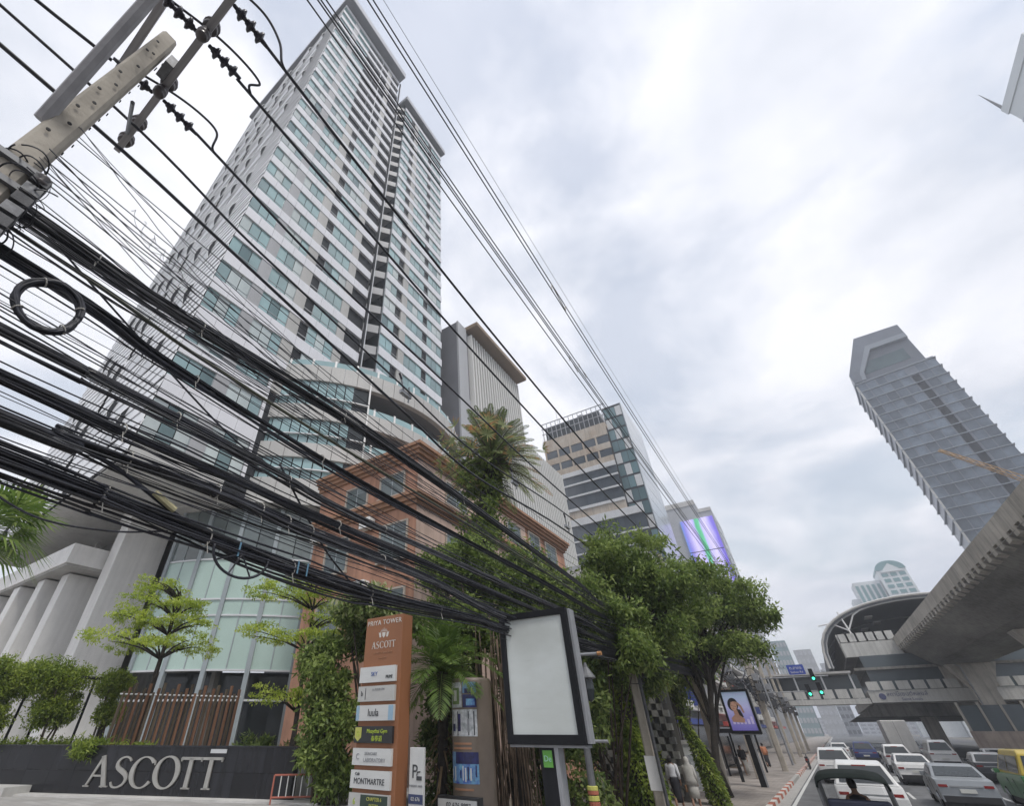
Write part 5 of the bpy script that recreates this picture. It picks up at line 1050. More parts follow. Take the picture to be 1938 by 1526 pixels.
for x, y in ((-24.0, 6.9), (-23.3, 8.75), (-24.5, 5.2), (-24.2, 7.6)): MB().tube([(x, y, 1.0), (x, y, 4.3)], .05, 6).build('post', MATS['black_paint'], PG)
MB().tube([(-24.5, 5.0, 4.3), (-22.8, 9.8, 4.3)], .05, 6).build('beam', MATS['black_paint'], PG)
PH = thing('planter_hedge', 'low green groundcover on the black wall behind the pergola', 'hedge', (-23, 7.5, 1.0)); PH['kind'] = 'stuff'
P = np.stack([RNG.uniform(0, 1, 5000)] * 3, 1); P = np.array([-24.6, 5.0, 2.2]) + P * np.array([2.3, 5.4, 0]) + RNG.normal(size=(5000, 3)) * np.array([.2, .2, .1]); Vv, Ff, tt = leafcloud(P, .12, .05); fastmesh('leaves', Vv, Ff, MATS['ivy'], PH, tt)
# ivy-clad stumps by the walkers
def ivy_column(lab, base, prof, n, group='ivy-clad trunks by the kerb'):
    t = thing('ivy_column', lab, 'climber', base, group); MB().tube([(base[0] + dx_ * .6, base[1], base[2] + z) for z, r_, dx_ in prof], [max(.05, r_ * .5) for z, r_, dx_ in prof], 8).build('stem', MATS['bark_dark'], t, True)
    P = []; D = []
    zs = np.array([p[0] for p in prof]); rs = np.array([p[1] for p in prof]); ds = np.array([p[2] for p in prof])
    z = RNG.uniform(zs[0], zs[-1], n); r_ = np.interp(z, zs, rs) * RNG.uniform(.75, 1.12, n); dx_ = np.interp(z, zs, ds); a = RNG.uniform(0, 6.28, n)
    P = np.stack([base[0] + dx_ + r_ * np.cos(a), base[1] + r_ * np.sin(a), base[2] + z], 1); D = np.stack([np.cos(a) * .7, np.sin(a) * .7, np.full(n, -.5)], 1)
    V_, F_, t_ = leafcloud(P, .13, .08, dirs=D, jit=.35, tone=np.clip(RNG.normal(.5 + .25 * np.sin(3 * a + 4 * z), .16), 0, 1)); fastmesh('leaves', V_, F_, MATS['ivy'], t, t_); return t
ivy_column('broad bright ivy mound beside the two walkers', (-5.7, 19.2, .15), [(0, .62, 0), (.8, .68, 0), (1.5, .55, -.05), (2.1, .36, -.1), (2.7, .16, -.15)], 6500)
ivy_column('slim ivy-covered trunk in front of the leaning tree', (-5.0, 26.6, .15), [(0, .34, .1), (.8, .36, 0), (1.4, .3, -.1), (2.2, .2, -.3), (3.0, .12, -.5)], 3600)
ivy_column('ivy-wrapped trunk behind the blank advertising panel', (-6.2, 20.0, .15), [(0, .3, 0), (1.6, .4, 0), (3, .42, .2), (4.3, .3, .4), (5.2, .16, .6)], 3800)
# curtain of hanging roots
RC = thing('hanging_roots', 'curtain of brown hanging fig roots left of the blank panel', 'roots', (-7.4, 13.6, .15))
for i in range(64):
    x = rnd.uniform(-8.1, -6.2); y = 13.6 + (x + 7.2) * .5 + rnd.uniform(-.35, .35); zt = rnd.uniform(3.6, 5.6); zb = rnd.choice((.15, .15, .8, 1.6)); w_ = rnd.uniform(.008, .03); ph = rnd.uniform(0, 6)
    MB().tube([(x + .05 * math.sin(ph + k), y + .04 * math.cos(ph + 1.3 * k), zb + (zt - zb) * k / 6) for k in range(7)], w_, 5).build('root', MATS['root'], RC, True)
MB().tube([(-7.5, 14.2, .15), (-7.6, 14.3, 2.5), (-7.5, 14.4, 5.2)], [.32, .26, .2], 10).build('trunk', MATS['bark_dark'], RC, True)
foliage(RC, 'leaves', 'leaf_dark', list(crown_clumps((-7.2, 14.0, 5.2), (1.2, .7, .5), 20, .35)), .35, 90, .2, .09)
MG = tag(None or thing('median_grass', 'strip of grass along the median wall', 'grass', (17, 76, 0)), kind='stuff')
P = np.stack([RNG.uniform(11.2, 24, 4000), RNG.uniform(74.3, 77.8, 4000), np.full(4000, .45)], 1); Vv, Ff, tt = leafcloud(P, .5, .12, dirs=np.tile([0, 0, 1.], (4000, 1))); fastmesh('blades', Vv, Ff, MATS['ivy'], MG, tt)
# ================================================================== hotel entrance wall with raised letters
WO, WD = Vector((-13.31, 10.99, 0)), Vector((-.918, -.397, 0)); WN = Vector((.397, -.918, 0))       # WN faces the road
def wp(u, d_, z): q = WO + WD * u + WN * d_; return (q.x, q.y, z)
M('black_stone', (.018, .019, .024), .22, .25, .8, stretch=(6, 6, .4), rnd=.25); M('letter_steel', (.46, .45, .42), .38, .08, 3, metal=.55)
AW = thing('hotel_sign_wall', 'black stone wall with raised silver hotel lettering', 'sign wall', tuple(wp(5, 0, 1.0)))
def wbox(name, m, u0, u1, d0, d1, z0, z1, par=AW):
    return MB().add([wp(u0, d1, z0), wp(u1, d1, z0), wp(u1, d0, z0), wp(u0, d0, z0), wp(u0, d1, z1), wp(u1, d1, z1), wp(u1, d0, z1), wp(u0, d0, z1)], [(0, 1, 2, 3), (7, 6, 5, 4), (0, 4, 5, 1), (1, 5, 6, 2), (2, 6, 7, 3), (3, 7, 4, 0)]).build(name, MATS[m], par)
for i in range(13):
    for z0, z1 in ((1.02, 1.6), (1.61, 2.2)): wbox('stone_slab', 'black_stone', -.1 + i * .95 + .004, -.1 + (i + 1) * .95 - .004, -.3, 0, z0, z1)
wbox('coping', 'black_stone', -.15, 12.3, -.34, .04, 2.2, 2.24); wbox('kerb', 'concrete_light', -1.2, 8.9, .0, .5, .95, 1.04); wbox('kerb', 'concrete_light', 8.9, 14, .0, .9, .95, 1.22)
wbox('plaque', 'metal_light', 2.2, 2.75, .0, .02, 2.06, 2.16)
def ring_pts(cx, cz, rx, rz, a0, a1, n, wmin, wmax, ax=0.): # stroke of changing width along an ellipse
    o, i_ = [], []
    for k in range(n + 1):
        a = a0 + (a1 - a0) * k / n; w_ = wmin + (wmax - wmin) * abs(math.cos(a - ax)) ** 1.4
        o.append((cx + rx * math.cos(a), cz + rz * math.sin(a))); i_.append((cx + (rx - w_) * math.cos(a), cz + (rz - w_ * .75) * math.sin(a)))
    return o, i_
def stroke(pts, ws):
    o, i_ = [], []
    for k, (x, z) in enumerate(pts):
        x0, z0 = pts[max(0, k - 1)]; x1, z1 = pts[min(len(pts) - 1, k + 1)]; L_ = math.hypot(x1 - x0, z1 - z0) or 1; nx, nz = -(z1 - z0) / L_, (x1 - x0) / L_
        o.append((x + nx * ws[k] / 2, z + nz * ws[k] / 2)); i_.append((x - nx * ws[k] / 2, z - nz * ws[k] / 2))
    return o, i_
def glyph(ch):
    """list of strips (outer, inner) in a unit-height box"""
    S_ = []
    if ch == 'A': S_ = [stroke([(.02, 0), (.36, 1.0)], [.07, .09]), stroke([(.34, 1.03), (.70, 0)], [.14, .15]), stroke([(.17, .36), (.56, .36)], [.06, .06]), stroke([(-.07, .015), (.14, .015)], [.045, .045]), stroke([(.56, .015), (.84, .015)], [.045, .045])]
    if ch == 'T': S_ = [stroke([(.36, 0), (.36, .97)], [.14, .13]), stroke([(0, .96), (.74, .96)], [.09, .09]), stroke([(.02, .86), (.01, .98)], [.04, .06]), stroke([(.72, .86), (.735, .98)], [.04, .06]), stroke([(.22, .015), (.51, .015)], [.045, .045])]
    if ch == 'O': S_ = [ring_pts(.44, .5, .46, .53, 0, 2 * math.pi, 40, .07, .16, .25)]
    if ch == 'C': S_ = [ring_pts(.46, .5, .48, .53, R(42), R(322), 34, .06, .16, .1), stroke([(.80, .88), (.83, .74)], [.05, .03])]
    if ch == 'S':
        c = [(.56, .86), (.48, .96), (.32, 1.0), (.15, .92), (.09, .77), (.15, .63), (.32, .53), (.48, .42), (.56, .27), (.50, .10), (.32, 0), (.13, .02), (.03, .16)]
        P = path_yz([(a, b) for a, b in c], 0, 4); w_ = [.05 + .1 * math.exp(-((k / (len(P) - 1) - .5) / .22) ** 2) for k in range(len(P))]; S_ = [stroke([(p.y, p.z) for p in P], w_)]
    return S_
def letter(par, ch, mapf, size, depth, mat, name='letter'):
    mb = MB()
    for o, i_ in glyph(ch):
        n = len(o); fr = [mapf(x * size, z * size, depth) for x, z in o] + [mapf(x * size, z * size, depth) for x, z in i_]; bk = [mapf(x * size, z * size, 0) for x, z in o] + [mapf(x * size, z * size, 0) for x, z in i_]
        b = len(mb.v); mb.v += fr + bk; N_ = 2 * n
        for k in range(n - 1):
            mb.f += [(b + k, b + k + 1, b + n + k + 1, b + n + k), (b + N_ + k, b + N_ + n + k, b + N_ + n + k + 1, b + N_ + k + 1), (b + k, b + N_ + k, b + N_ + k + 1, b + k + 1), (b + n + k, b + n + k + 1, b + N_ + n + k + 1, b + N_ + n + k)]
        mb.f += [(b, b + n, b + N_ + n, b + N_), (b + n - 1, b + N_ + n - 1, b + N_ + 2 * n - 1, b + 2 * n - 1)]
    return mb.build(name, MATS[mat], par)
for ch, u, s in zip('ASCOTT', (6.86, 6.0, 5.36, 4.52, 3.66, 2.97), (.73, .73, .73, .75, .74, .74)):
    letter(AW, ch, lambda x, z, d_, u=u: wp(u - x * 1.33, d_ + .012, 1.22 + z), s, .05, 'letter_steel')
# slatted timber screen behind it
M('slat_red', (.21, .105, .06), .7, .15, 3, rnd=.25); M('slat_brown', (.10, .075, .05), .7, .15, 3, rnd=.25)
SS = thing('slat_screen', 'screen of upright red-brown timber slats in front of the hotel lobby', 'screen', (-19.6, 10.8, 1.0))
for i in range(26):
    t = i / 25; x = -20.75 + 1.95 * t; y = 8.9 + 3.45 * t; h = 3.75 + .14 * (i % 3) + .06 * rnd.random()
    piece('slat', MATS['slat_red' if i % 2 else 'slat_brown'], SS, x - .05, x + .05, y - .035, y + .035, 1.0, h)
MB().tube([(-20.8, 8.8, 3.7), (-18.75, 12.45, 3.7)], .03, 6).build('rail', MATS['metal_light'], SS)
# stone block and red barrier at the wall's right end
tag(bevel(MB().box(-14.2, -12.9, 11.9, 12.9, 1.0, 2.05).build('planter_block', MATS['concrete']), .02), 'plain grey planter block right of the black sign wall', 'planter')
M('rail_red', (.42, .13, .09), .5, .1, 3)
RB = thing('crowd_barrier', 'red and white crowd barrier at the foot of the sign wall', 'barrier', (-12.6, 10.9, 1.0))
b0, b1 = Vector((-13.1, 10.3, 0)), Vector((-12.0, 11.6, 0))
for z in (1.15, 1.62): MB().tube([b0 + Vector((0, 0, z)), b1 + Vector((0, 0, z))], .022, 6).build('rail', MATS['rail_red'], RB)
for i in range(10): q = b0.lerp(b1, i / 9); MB().tube([q + Vector((0, 0, 1.15 if 0 < i < 9 else 1.0)), q + Vector((0, 0, 1.62))], .014 if 0 < i < 9 else .022, 6).build('bar', MATS['white_paint' if 0 < i < 9 else 'rail_red'], RB)

# ================================================================== totem
M('totem_brown', (.30, .125, .055), .55, .06, .8, streak=.06); M('sign_white', (.62, .63, .62), .5, .05, 2, rnd=.05); M('sign_grey', (.50, .50, .48), .5, .05, 2); M('sign_black', (.025, .027, .03), .4, .1, 2); M('ink_dark', (.05, .055, .06), .5, .05); M('ink_pale', (.66, .63, .58), .5, .05); M('ink_faint', (.40, .21, .12), .5, .05); M('ink_green', (.45, .58, .06), .5, .05); M('ink_grey', (.30, .31, .33), .5, .05); M('ink_blue', (.10, .16, .40), .5, .05); M('strip_blue', (.30, .45, .58), .5, .05); M('sign_green', (.035, .06, .045), .5, .05); M('shield_yellow', (.50, .50, .12), .5, .05)
TT = thing('sign_totem', 'tall brown hotel totem with stacked tenant signs', 'sign', (-9.1, 10.2, .15))
bevel(MB().box(-9.78, -8.45, 10.0, 10.42, .15, 5.18).build('body', MATS['totem_brown'], TT), .012)
text('lettering', 'PRIYA TOWER', .17, MATS['ink_pale'], TT, (-9.11, 9.995, 5.03), sx=1.05, space=1.1)
for ch, x in zip('ASCOTT', (-9.50, -9.35, -9.22, -9.06, -8.91, -8.79)): letter(TT, ch, lambda a, z, d_, x=x: (x + a, 9.998 - d_, 4.40 + z), .16, .006, 'ink_pale')
text('lettering', 'SATHORN BANGKOK', .06, MATS['ink_faint'], TT, (-9.1, 9.995, 4.29), space=1.2); text('lettering', 'THAILAND', .05, MATS['ink_faint'], TT, (-9.1, 9.995, 4.17), space=1.4)
cr_ = MB()                                                # crest: crown over a shield with two supporters
for a in range(7): cr_.add([( -9.1 + .03 * (a - 3) - .01, 9.994, 4.80), (-9.1 + .03 * (a - 3) + .01, 9.994, 4.80), (-9.1 + .036 * (a - 3), 9.994, 4.86 + .02 * (3 - abs(a - 3)))], [(0, 1, 2)])
cr_.add([(-9.16, 9.994, 4.78), (-9.04, 9.994, 4.78), (-9.045, 9.994, 4.70), (-9.1, 9.994, 4.64), (-9.155, 9.994, 4.70)], [(0, 1, 2, 3, 4)])
for s in (-1, 1): cr_.add([(-9.1 + s * .09, 9.994, 4.66), (-9.1 + s * .15, 9.994, 4.66), (-9.1 + s * .19, 9.994, 4.80), (-9.1 + s * .14, 9.994, 4.76), (-9.1 + s * .11, 9.994, 4.82)], [(0, 1, 2, 3, 4)])
cr_.build('crest', MATS['ink_pale'], TT)
panels = [(3.62, 3.97, 'sign_white'), (3.21, 3.54, 'sign_grey'), (2.81, 3.13, 'sign_white'), (2.37, 2.70, 'sign_black'), (1.95, 2.27, 'sign_white'), (1.53, 1.86, 'sign_white'), (1.1, 1.45, 'sign_grey')]
pn = [bevel(piece('tenant_sign', MATS[m], TT, -9.80, -8.56, 9.93, 10.0, z0, z1), .005) for z0, z1, m in panels]
lab_ = ['white tenant sign with small blue lettering, top of the stack', 'grey tenant sign with a boxed monogram', 'white tenant sign with script name and blue ends', 'black tenant sign for the boxing gym', 'white laboratory sign', 'white cafe sign with black capitals', 'dark green and pale sign at the bottom']
for p, l in zip(pn, lab_): p['label'] = l
YT = 9.925
text('lettering', 'SKY', .13, MATS['ink_blue'], TT, (-9.28, YT, 3.80)); text('lettering', 'PRIME', .11, MATS['ink_dark'], TT, (-8.76, YT, 3.72), sx=.8)
text('lettering', 'b', .16, MATS['ink_dark'], TT, (-9.66, YT, 3.38)); piece('print', MATS['ink_dark'], TT, -9.545, -9.53, YT - .002, YT + .004, 3.25, 3.5); text('lettering', 'LA FLEUR SPA', .07, MATS['ink_grey'], TT, (-9.1, YT, 3.46))
piece('print', MATS['strip_blue'], TT, -9.8, -9.70, YT - .002, YT + .004, 2.82, 3.12); piece('print', MATS['strip_blue'], TT, -8.72, -8.565, YT - .002, YT + .004, 2.82, 3.12)
text('lettering', 'luula', .22, MATS['ink_dark'], TT, (-9.22, YT, 2.97), sx=.9)
MB().add([(-9.78, YT, 2.68), (-9.56, YT, 2.68), (-9.56, YT, 2.48), (-9.67, YT, 2.40), (-9.78, YT, 2.48)], [(0, 1, 2, 3, 4)]).build('print', MATS['shield_yellow'], TT); text('lettering', 'G', .14, MATS['ink_green'], TT, (-9.67, YT - .004, 2.55))
text('lettering', 'Muaythai Gym', .115, MATS['ink_green'], TT, (-9.05, YT, 2.60)); text('lettering', '泰拳道', .12, MATS['ink_green'], TT, (-9.05, YT, 2.45))
text('lettering', 'C', .16, MATS['ink_grey'], TT, (-9.62, YT, 2.11)); text('lettering', 'SKINCARE', .08, MATS['ink_grey'], TT, (-9.2, YT, 2.17), space=1.1); text('lettering', 'LABORATORY', .105, MATS['ink_grey'], TT, (-9.08, YT, 2.05), space=1.05)
text('lettering', 'Café', .08, MATS['ink_dark'], TT, (-9.58, YT, 1.79)); text('lettering', 'MONTMARTRE', .155, MATS['ink_dark'], TT, (-9.2, YT, 1.66), sx=.92)
piece('print', MATS['sign_green'], TT, -9.42, -8.60, YT - .002, YT + .004, 1.12, 1.43); text('lettering', 'CHAPTER 6', .09, MATS['shield_yellow'], TT, (-9.0, YT - .006, 1.36)); text('lettering', 'EATERY', .08, MATS['shield_yellow'], TT, (-9.0, YT - .006, 1.25)); text('lettering', '6', .16, MATS['ink_green'], TT, (-9.62, YT, 1.3))
# parking sign
PS = thing('parking_sign', 'narrow white parking sign between the totem and the round pylon', 'sign', (-8.0, 10.2, .15))
bevel(MB().box(-8.22, -7.82, 10.2, 10.28, .15, 2.3).build('board', MATS['sign_white'], PS), .01)
text('lettering', 'P', .34, MATS['ink_dark'], PS, (-8.06, 10.195, 1.86)); MB().tube([(-8.0, 10.19, 1.80), (-7.98, 10.19, 1.86), (-7.9, 10.19, 1.87)], .012, 5).build('print', MATS['ink_dark'], PS); MB().box(-8.0, -7.86, 10.185, 10.2, 1.72, 1.79).build('print', MATS['ink_dark'], PS)
text('lettering', 'PARKING AREA', .055, MATS['ink_grey'], PS, (-8.02, 10.195, 1.62)); piece('print', M('ink_navy', (.05, .07, .16), .5), PS, -8.22, -7.82, 10.19, 10.2, 1.32, 1.48); text('lettering', '02 676', .09, MATS['sign_white'], PS, (-8.02, 10.185, 1.40))
# round advertising pylon
M('pylon_brown', (.17, .135, .105), .4, .1, 2); M('print_sky', (.16, .30, .50), .4, .15, 6); M('print_white', (.62, .64, .66), .4, .2, 9, col2=(.25, .28, .30)); M('print_navy', (.025, .03, .14), .4, .3, 8, col2=(.02, .02, .05)); M('print_green', (.20, .30, .12), .4, .2, 8); M('print_pool', (.18, .42, .55), .4, .3, 10, col2=(.05, .08, .40))
PY = thing('advertising_pylon', 'round brown advertising pylon with hotel pictures', 'sign', (-7.45, 11.4, .15))
pcx, pcy, pr = -7.45, 11.75, .52
MB().lathe([(.5, .15), (pr + .02, .2), (pr, .4), (pr, 3.66), (pr - .03, 3.72), (.02, 3.74)], (pcx, pcy, 0), 36).build('drum', MATS['pylon_brown'], PY, True)
def decal(a0, a1, z0, z1, m, dr=.006, name='picture'):
    ring = []
    for k in range(9):
        a = R(a0 + (a1 - a0) * k / 8); ring.append([(pcx + (pr + q) * math.cos(a), pcy + (pr + q) * math.sin(a), z) for q, z in ((.002, z0), (dr, z0), (dr, z1), (.002, z1))])
    return MB().loft(ring).build(name, MATS[m], PY)
decal(-133, -87, 3.08, 3.62, 'print_white'); decal(-125, -95, 3.15, 3.5, 'print_green', .009); decal(-118, -104, 3.22, 3.45, 'sign_white', .012)
decal(-84, -45, 3.38, 3.62, 'print_sky'); decal(-78, -52, 3.38, 3.48, 'print_navy', .009); decal(-84, -45, 3.08, 3.35, 'print_navy'); decal(-74, -50, 3.12, 3.26, 'print_pool', .009)
decal(-133, -45, 2.5, 3.04, 'print_white')
for a in (-126, -103, -70, -55): decal(a, a + 3, 2.52, 3.0, 'ink_dark', .009)
decal(-100, -92, 2.6, 2.95, 'print_navy', .011); decal(-122, -112, 2.6, 2.75, 'print_navy', .011); decal(-72, -66, 2.58, 2.85, 'ink_grey', .011)
for z in (2.36, 2.27): decal(-122, -62, z - .02, z + .02, 'ink_faint', .008, 'print')
decal(-133, -45, 1.62, 2.2, 'print_pool'); decal(-112, -45, 1.98, 2.2, 'print_navy', .010); decal(-133, -112, 1.95, 2.2, 'print_sky', .010)
for i in range(12): a = -131 + i * 7; decal(a, a + rnd.uniform(2, 5), 1.66 + .1 * rnd.random(), 1.84 + .12 * rnd.random(), rnd.choice(('print_navy', 'sign_white', 'print_sky')), .012)
decal(-120, -60, 1.50, 1.54, 'ink_faint', .008, 'print')
tag(bevel(MB().box(-7.98, -6.86, 10.95, 11.15, 1.12, 1.42).build('board', MATS['sign_black'], PY), .01)); MB().box(-7.94, -6.9, 10.93, 10.95, 1.15, 1.37).build('print', MATS['sign_white'], PY)
text('lettering', '02 676 8887', .13, MATS['ink_dark'], PY, (-7.38, 10.925, 1.27))
# ================================================================== advertising panels on posts
def ad_panel(lab, cx, cy, z0, z1, wd, par_extra):
    B = thing('billboard', lab, 'billboard', (cx, cy, .15), 'advertising panels on black posts')
    x0, x1 = cx - wd / 2, cx + wd / 2; fr = .12
    for a in ((x0, x1, z1 - fr, z1), (x0, x1, z0, z0 + fr * 1.25), (x0, x0 + fr, z0 + fr * 1.25, z1 - fr), (x1 - fr, x1, z0 + fr * 1.25, z1 - fr)):
        bevel(piece('frame', MATS['black_paint'], B, a[0], a[1], cy - .05, cy + .3, a[2], a[3]), .006)
    bevel(piece('side_casing', MATS['galv'], B, x1 + .002, x1 + .05, cy + .04, cy + .28, z0 + .02, z1 - .02), .004)
    piece('casing', MATS['galv'], B, x0 + .02, x1 - .02, cy + .02, cy + .29, z0 + .02, z1 - .02)
    piece('underside', MATS['galv'], B, x0 + .02, x1 - .02, cy + .0, cy + .28, z0 - .04, z0 - .002)
    bevel(piece('post', MATS['black_paint'], B, cx - .16, cx + .12, cy + .02, cy + .22, .15, z0 - .04), .01); bevel(piece('post_side', MATS['galv'], B, cx + .125, cx + .2, cy + .02, cy + .26, .15, z0 - .04), .006)
    return B, x0 + fr, x1 - fr, z0 + fr * 1.25, z1 - fr
M('blank_panel', (.60, .64, .63), .4, .05, .9, col2=(.50, .53, .51), stretch=(1, 1, 3)); M('ad_green', (.12, .36, .06), .5, .1, 4); M('panel_smear', (.40, .37, .32), .5, .2, 4)
B1_, x0, x1, z0, z1 = ad_panel('large blank advertising panel on a black post with a green sticker', -4.38, 9.4, 2.4, 4.64, 1.54, 0)
piece('poster', MATS['blank_panel'], B1_, x0, x1, 9.385, 9.41, z0, z1)
for z, a, b in ((3.2, .1, .7), (3.75, .05, .5), (2.75, .1, .95), (3.5, .1, .6), (3.35, .5, .98), (2.95, .2, .6)): MB().tube([(x0 + (x1 - x0) * (a + (b - a) * k / 5), 9.384, z + .006 * math.sin(k * 2.1)) for k in range(6)], .0012, 4).build('crease', MATS['blank_panel'], B1_)
piece('sticker', MATS['ad_green'], B1_, -4.48, -4.30, 9.405, 9.42, 2.08, 2.32); text('lettering', 'De', .12, M('ink_mint', (.35, .62, .50), .5), B1_, (-4.39, 9.402, 2.2))
# lit panel with a cosmetics picture
screen_mat('ad_violet', [(0, (.12, .10, .40)), (.3, (.24, .22, .55)), (.65, (.42, .42, .68)), (1, (.36, .46, .62))], .18, 2)
M('ad_skin', (.50, .30, .22), .5, .06, 3, emit=.12); M('ad_hair', (.02, .016, .02), .5, .1, 3); M('ad_lilac', (.55, .50, .75), .5, .1, 5, emit=.12)
B2_, x0, x1, z0, z1 = ad_panel('lit violet advertising panel with a portrait, further along the kerb', -4.22, 36.0, 2.48, 4.62, 1.55, 0)
piece('poster', MATS['ad_violet'], B2_, x0, x1, 35.985, 36.01, z0, z1)
def flat(par, pts, m, y, name='print'): return MB().add([(x, y, z) for x, z in pts] + [(x, y + .006, z) for x, z in pts], [tuple(range(len(pts)))[::-1], tuple(range(len(pts), 2 * len(pts)))] + [(i, (i + 1) % len(pts), (i + 1) % len(pts) + len(pts), i + len(pts)) for i in range(len(pts))]).build(name, MATS[m], par)
def ell(cx, cz, rx, rz, rot=0, n=20): return [(cx + rx * math.cos(t) * math.cos(rot) - rz * math.sin(t) * math.sin(rot), cz + rx * math.cos(t) * math.sin(rot) + rz * math.sin(t) * math.cos(rot)) for t in [2 * math.pi * k / n for k in range(n)]]
px, pz = -4.42, 3.78; M('ad_skin2', (.40, .23, .17), .5, .08, 3, emit=.1); M('ad_dress', (.30, .27, .5), .5, .1, 3, emit=.1)
flat(B2_, ell(px - .03, pz + .10, .27, .33, -.35), 'ad_hair', 35.979); flat(B2_, [(px + .05, pz - .1), (px + .26, pz - .16), (px + .34, pz - .5), (px + .18, pz - .62), (px - .02, pz - .42)], 'ad_hair', 35.977)
flat(B2_, [(px - .10, pz - .12), (px + .10, pz - .16), (px + .14, pz - .42), (px + .36, pz - .60), (px + .30, pz - .78), (px - .30, pz - .74), (px - .32, pz - .56), (px - .10, pz - .40)], 'ad_skin2', 35.974); flat(B2_, ell(px - .01, pz + .02, .165, .235, -.35), 'ad_skin', 35.968)
flat(B2_, [(px + .02, pz + .17), (px + .10, pz + .25), (px + .26, pz + .20), (px + .40, pz + .02), (px + .46, pz - .3), (px + .36, pz - .32), (px + .30, pz - .02), (px + .18, pz + .10)], 'ad_skin2', 35.964)
for q in range(4): flat(B2_, [(px - .13 + .012 * q, pz + .21 - .035 * q), (px + .06, pz + .245 - .03 * q), (px + .06, pz + .22 - .03 * q), (px - .13 + .012 * q, pz + .188 - .035 * q)], 'ad_skin', 35.961)
flat(B2_, ell(px - .045, pz - .10, .05, .018, -.35, 12), 'rail_red', 35.959); flat(B2_, ell(px - .09, pz + .055, .038, .010, -.35, 12), 'ad_hair', 35.958); flat(B2_, ell(px + .065, pz + .0, .038, .010, -.35, 12), 'ad_hair', 35.958); flat(B2_, [(px - .02, pz + .05), (px - .0, pz + .04), (px - .015, pz - .045), (px - .05, pz - .04)], 'ad_skin2', 35.960)
for i in range(6): a = x0 + .15 + i * .19; flat(B2_, [(a, z0 + .3), (a + .12, z0 + .3), (a + .12, z0 + .42 + .12 * (i % 3)), (a, z0 + .42 + .12 * (i % 3))], 'ad_lilac', 35.975)
text('lettering', 'COOL SUMMER', .13, MATS['ad_lilac'], B2_, (-4.2, 35.975, z1 - .12), space=1.2)
# street lamp with lantern behind the blank panel
LM = thing('street_lamp', 'black lantern post with a yellow and red band behind the blank panel', 'street lamp', (-4.72, 12.2, .15))
MB().tube([(-4.75, 12.2, .15), (-4.7, 12.2, 2.6), (-4.6, 12.2, 4.2)], [.085, .075, .05], 10).build('post', MATS['steel'], LM)
for z, m in ((1.3, 'kerb_red'), (1.4, 'shield_yellow'), (1.5, 'kerb_red'), (1.56, 'shield_yellow')): MB().lathe([(.10, z), (.115, z + .01), (.115, z + .08), (.10, z + .09)], (-4.72, 12.2, 0), 12).build('painted_band', MATS[m], LM)
MB().tube([(-4.6, 12.2, 4.13), (-4.1, 12.25, 4.13)], .035, 8).build('arm', MATS['galv'], LM); MB().tube([(-4.08, 12.25, 4.13), (-3.98, 12.25, 4.13)], .045, 8).build('arm_tip', M('lamp_orange', (.5, .25, .1), .5), LM)
MB().tube([(-4.6, 12.2, 2.42), (-4.2, 12.22, 2.42)], .03, 8).build('arm', MATS['galv'], LM)
MB().lathe([(.03, 3.95), (.06, 3.85), (.19, 3.66), (.2, 3.63), (.13, 3.6)], (-4.42, 12.2, 0), 12).build('lantern_cap', MATS['steel'], LM); MB().lathe([(.12, 3.6), (.13, 3.4), (.08, 3.2), (.02, 3.15)], (-4.42, 12.2, 0), 8).build('lantern_glass', MATS['glass_dark'], LM)
# vertical garden lattice and its display board
M('pot_grey', (.16, .165, .16), .8, .2, 3); M('pot_pale', (.40, .40, .37), .8, .15, 3)
LW = thing('planter_lattice', 'chequered wall of stacked grey planters behind the trees', 'wall', (-8.0, 27.1, .15))
for i in range(15):
    for j in range(16):
        if (i + j) % 2: piece('planter_pot', MATS['pot_pale' if (i * 7 + j) % 3 else 'pot_grey'], LW, -9.9 + i * .25, -9.9 + (i + 1) * .25, 27.0 + .12 * (i % 2), 27.3, .3 + j * .26, .3 + (j + 1) * .26)
piece('backing', MATS['concrete_dark'], LW, -10.0, -6.0, 27.35, 27.4, .15, 4.6)
for i in range(15):
    for j in range(16):
        if not (i + j) % 2 and (i * 3 + j) % 3: pass
tag(MB().box(-7.1, -6.5, 21.2, 21.3, .6, 1.9).build('display_board', MATS['sign_grey']), 'pale display board with dark strokes beside the ivy mound', 'board')
flat(None, [(-7.0, .9), (-6.9, .9), (-6.85, 1.7), (-6.95, 1.7)], 'ink_dark', 21.18, 'board_stroke').parent = bpy.data.objects['display_board']; flat(None, [(-6.8, .9), (-6.65, .9), (-6.62, 1.7), (-6.75, 1.7)], 'ink_dark', 21.18, 'board_stroke').parent = bpy.data.objects['display_board']
KI = thing('kiosk_display', 'white poster display behind the two walkers', 'display', (-6.4, 28.6, .15))
bevel(piece('board', MATS['sign_white'], KI, -7.0, -5.75, 28.6, 28.7, .4, 2.1), .01); piece('poster', MATS['print_white'], KI, -6.9, -5.85, 28.585, 28.6, .5, 1.7); piece('header', MATS['concrete_light'], KI, -7.1, -5.65, 28.55, 28.75, 2.1, 2.25)
for x in (-6.95, -5.8): piece('leg', MATS['steel'], KI, x - .03, x + .03, 28.62, 28.68, .15, .4)
BS = thing('bus_shelter', 'dark flat-roofed bus shelter beyond the lit panel', 'shelter', (-6.0, 46, .15))
bevel(piece('roof', MATS['black_paint'], BS, -7.2, -4.9, 43, 49, 2.5, 2.75), .03)
for x, y in ((-6.9, 43.4), (-6.9, 48.6), (-5.2, 43.4), (-5.2, 48.6)): piece('post', MATS['black_paint'], BS, x - .06, x + .06, y - .06, y + .06, .15, 2.5)
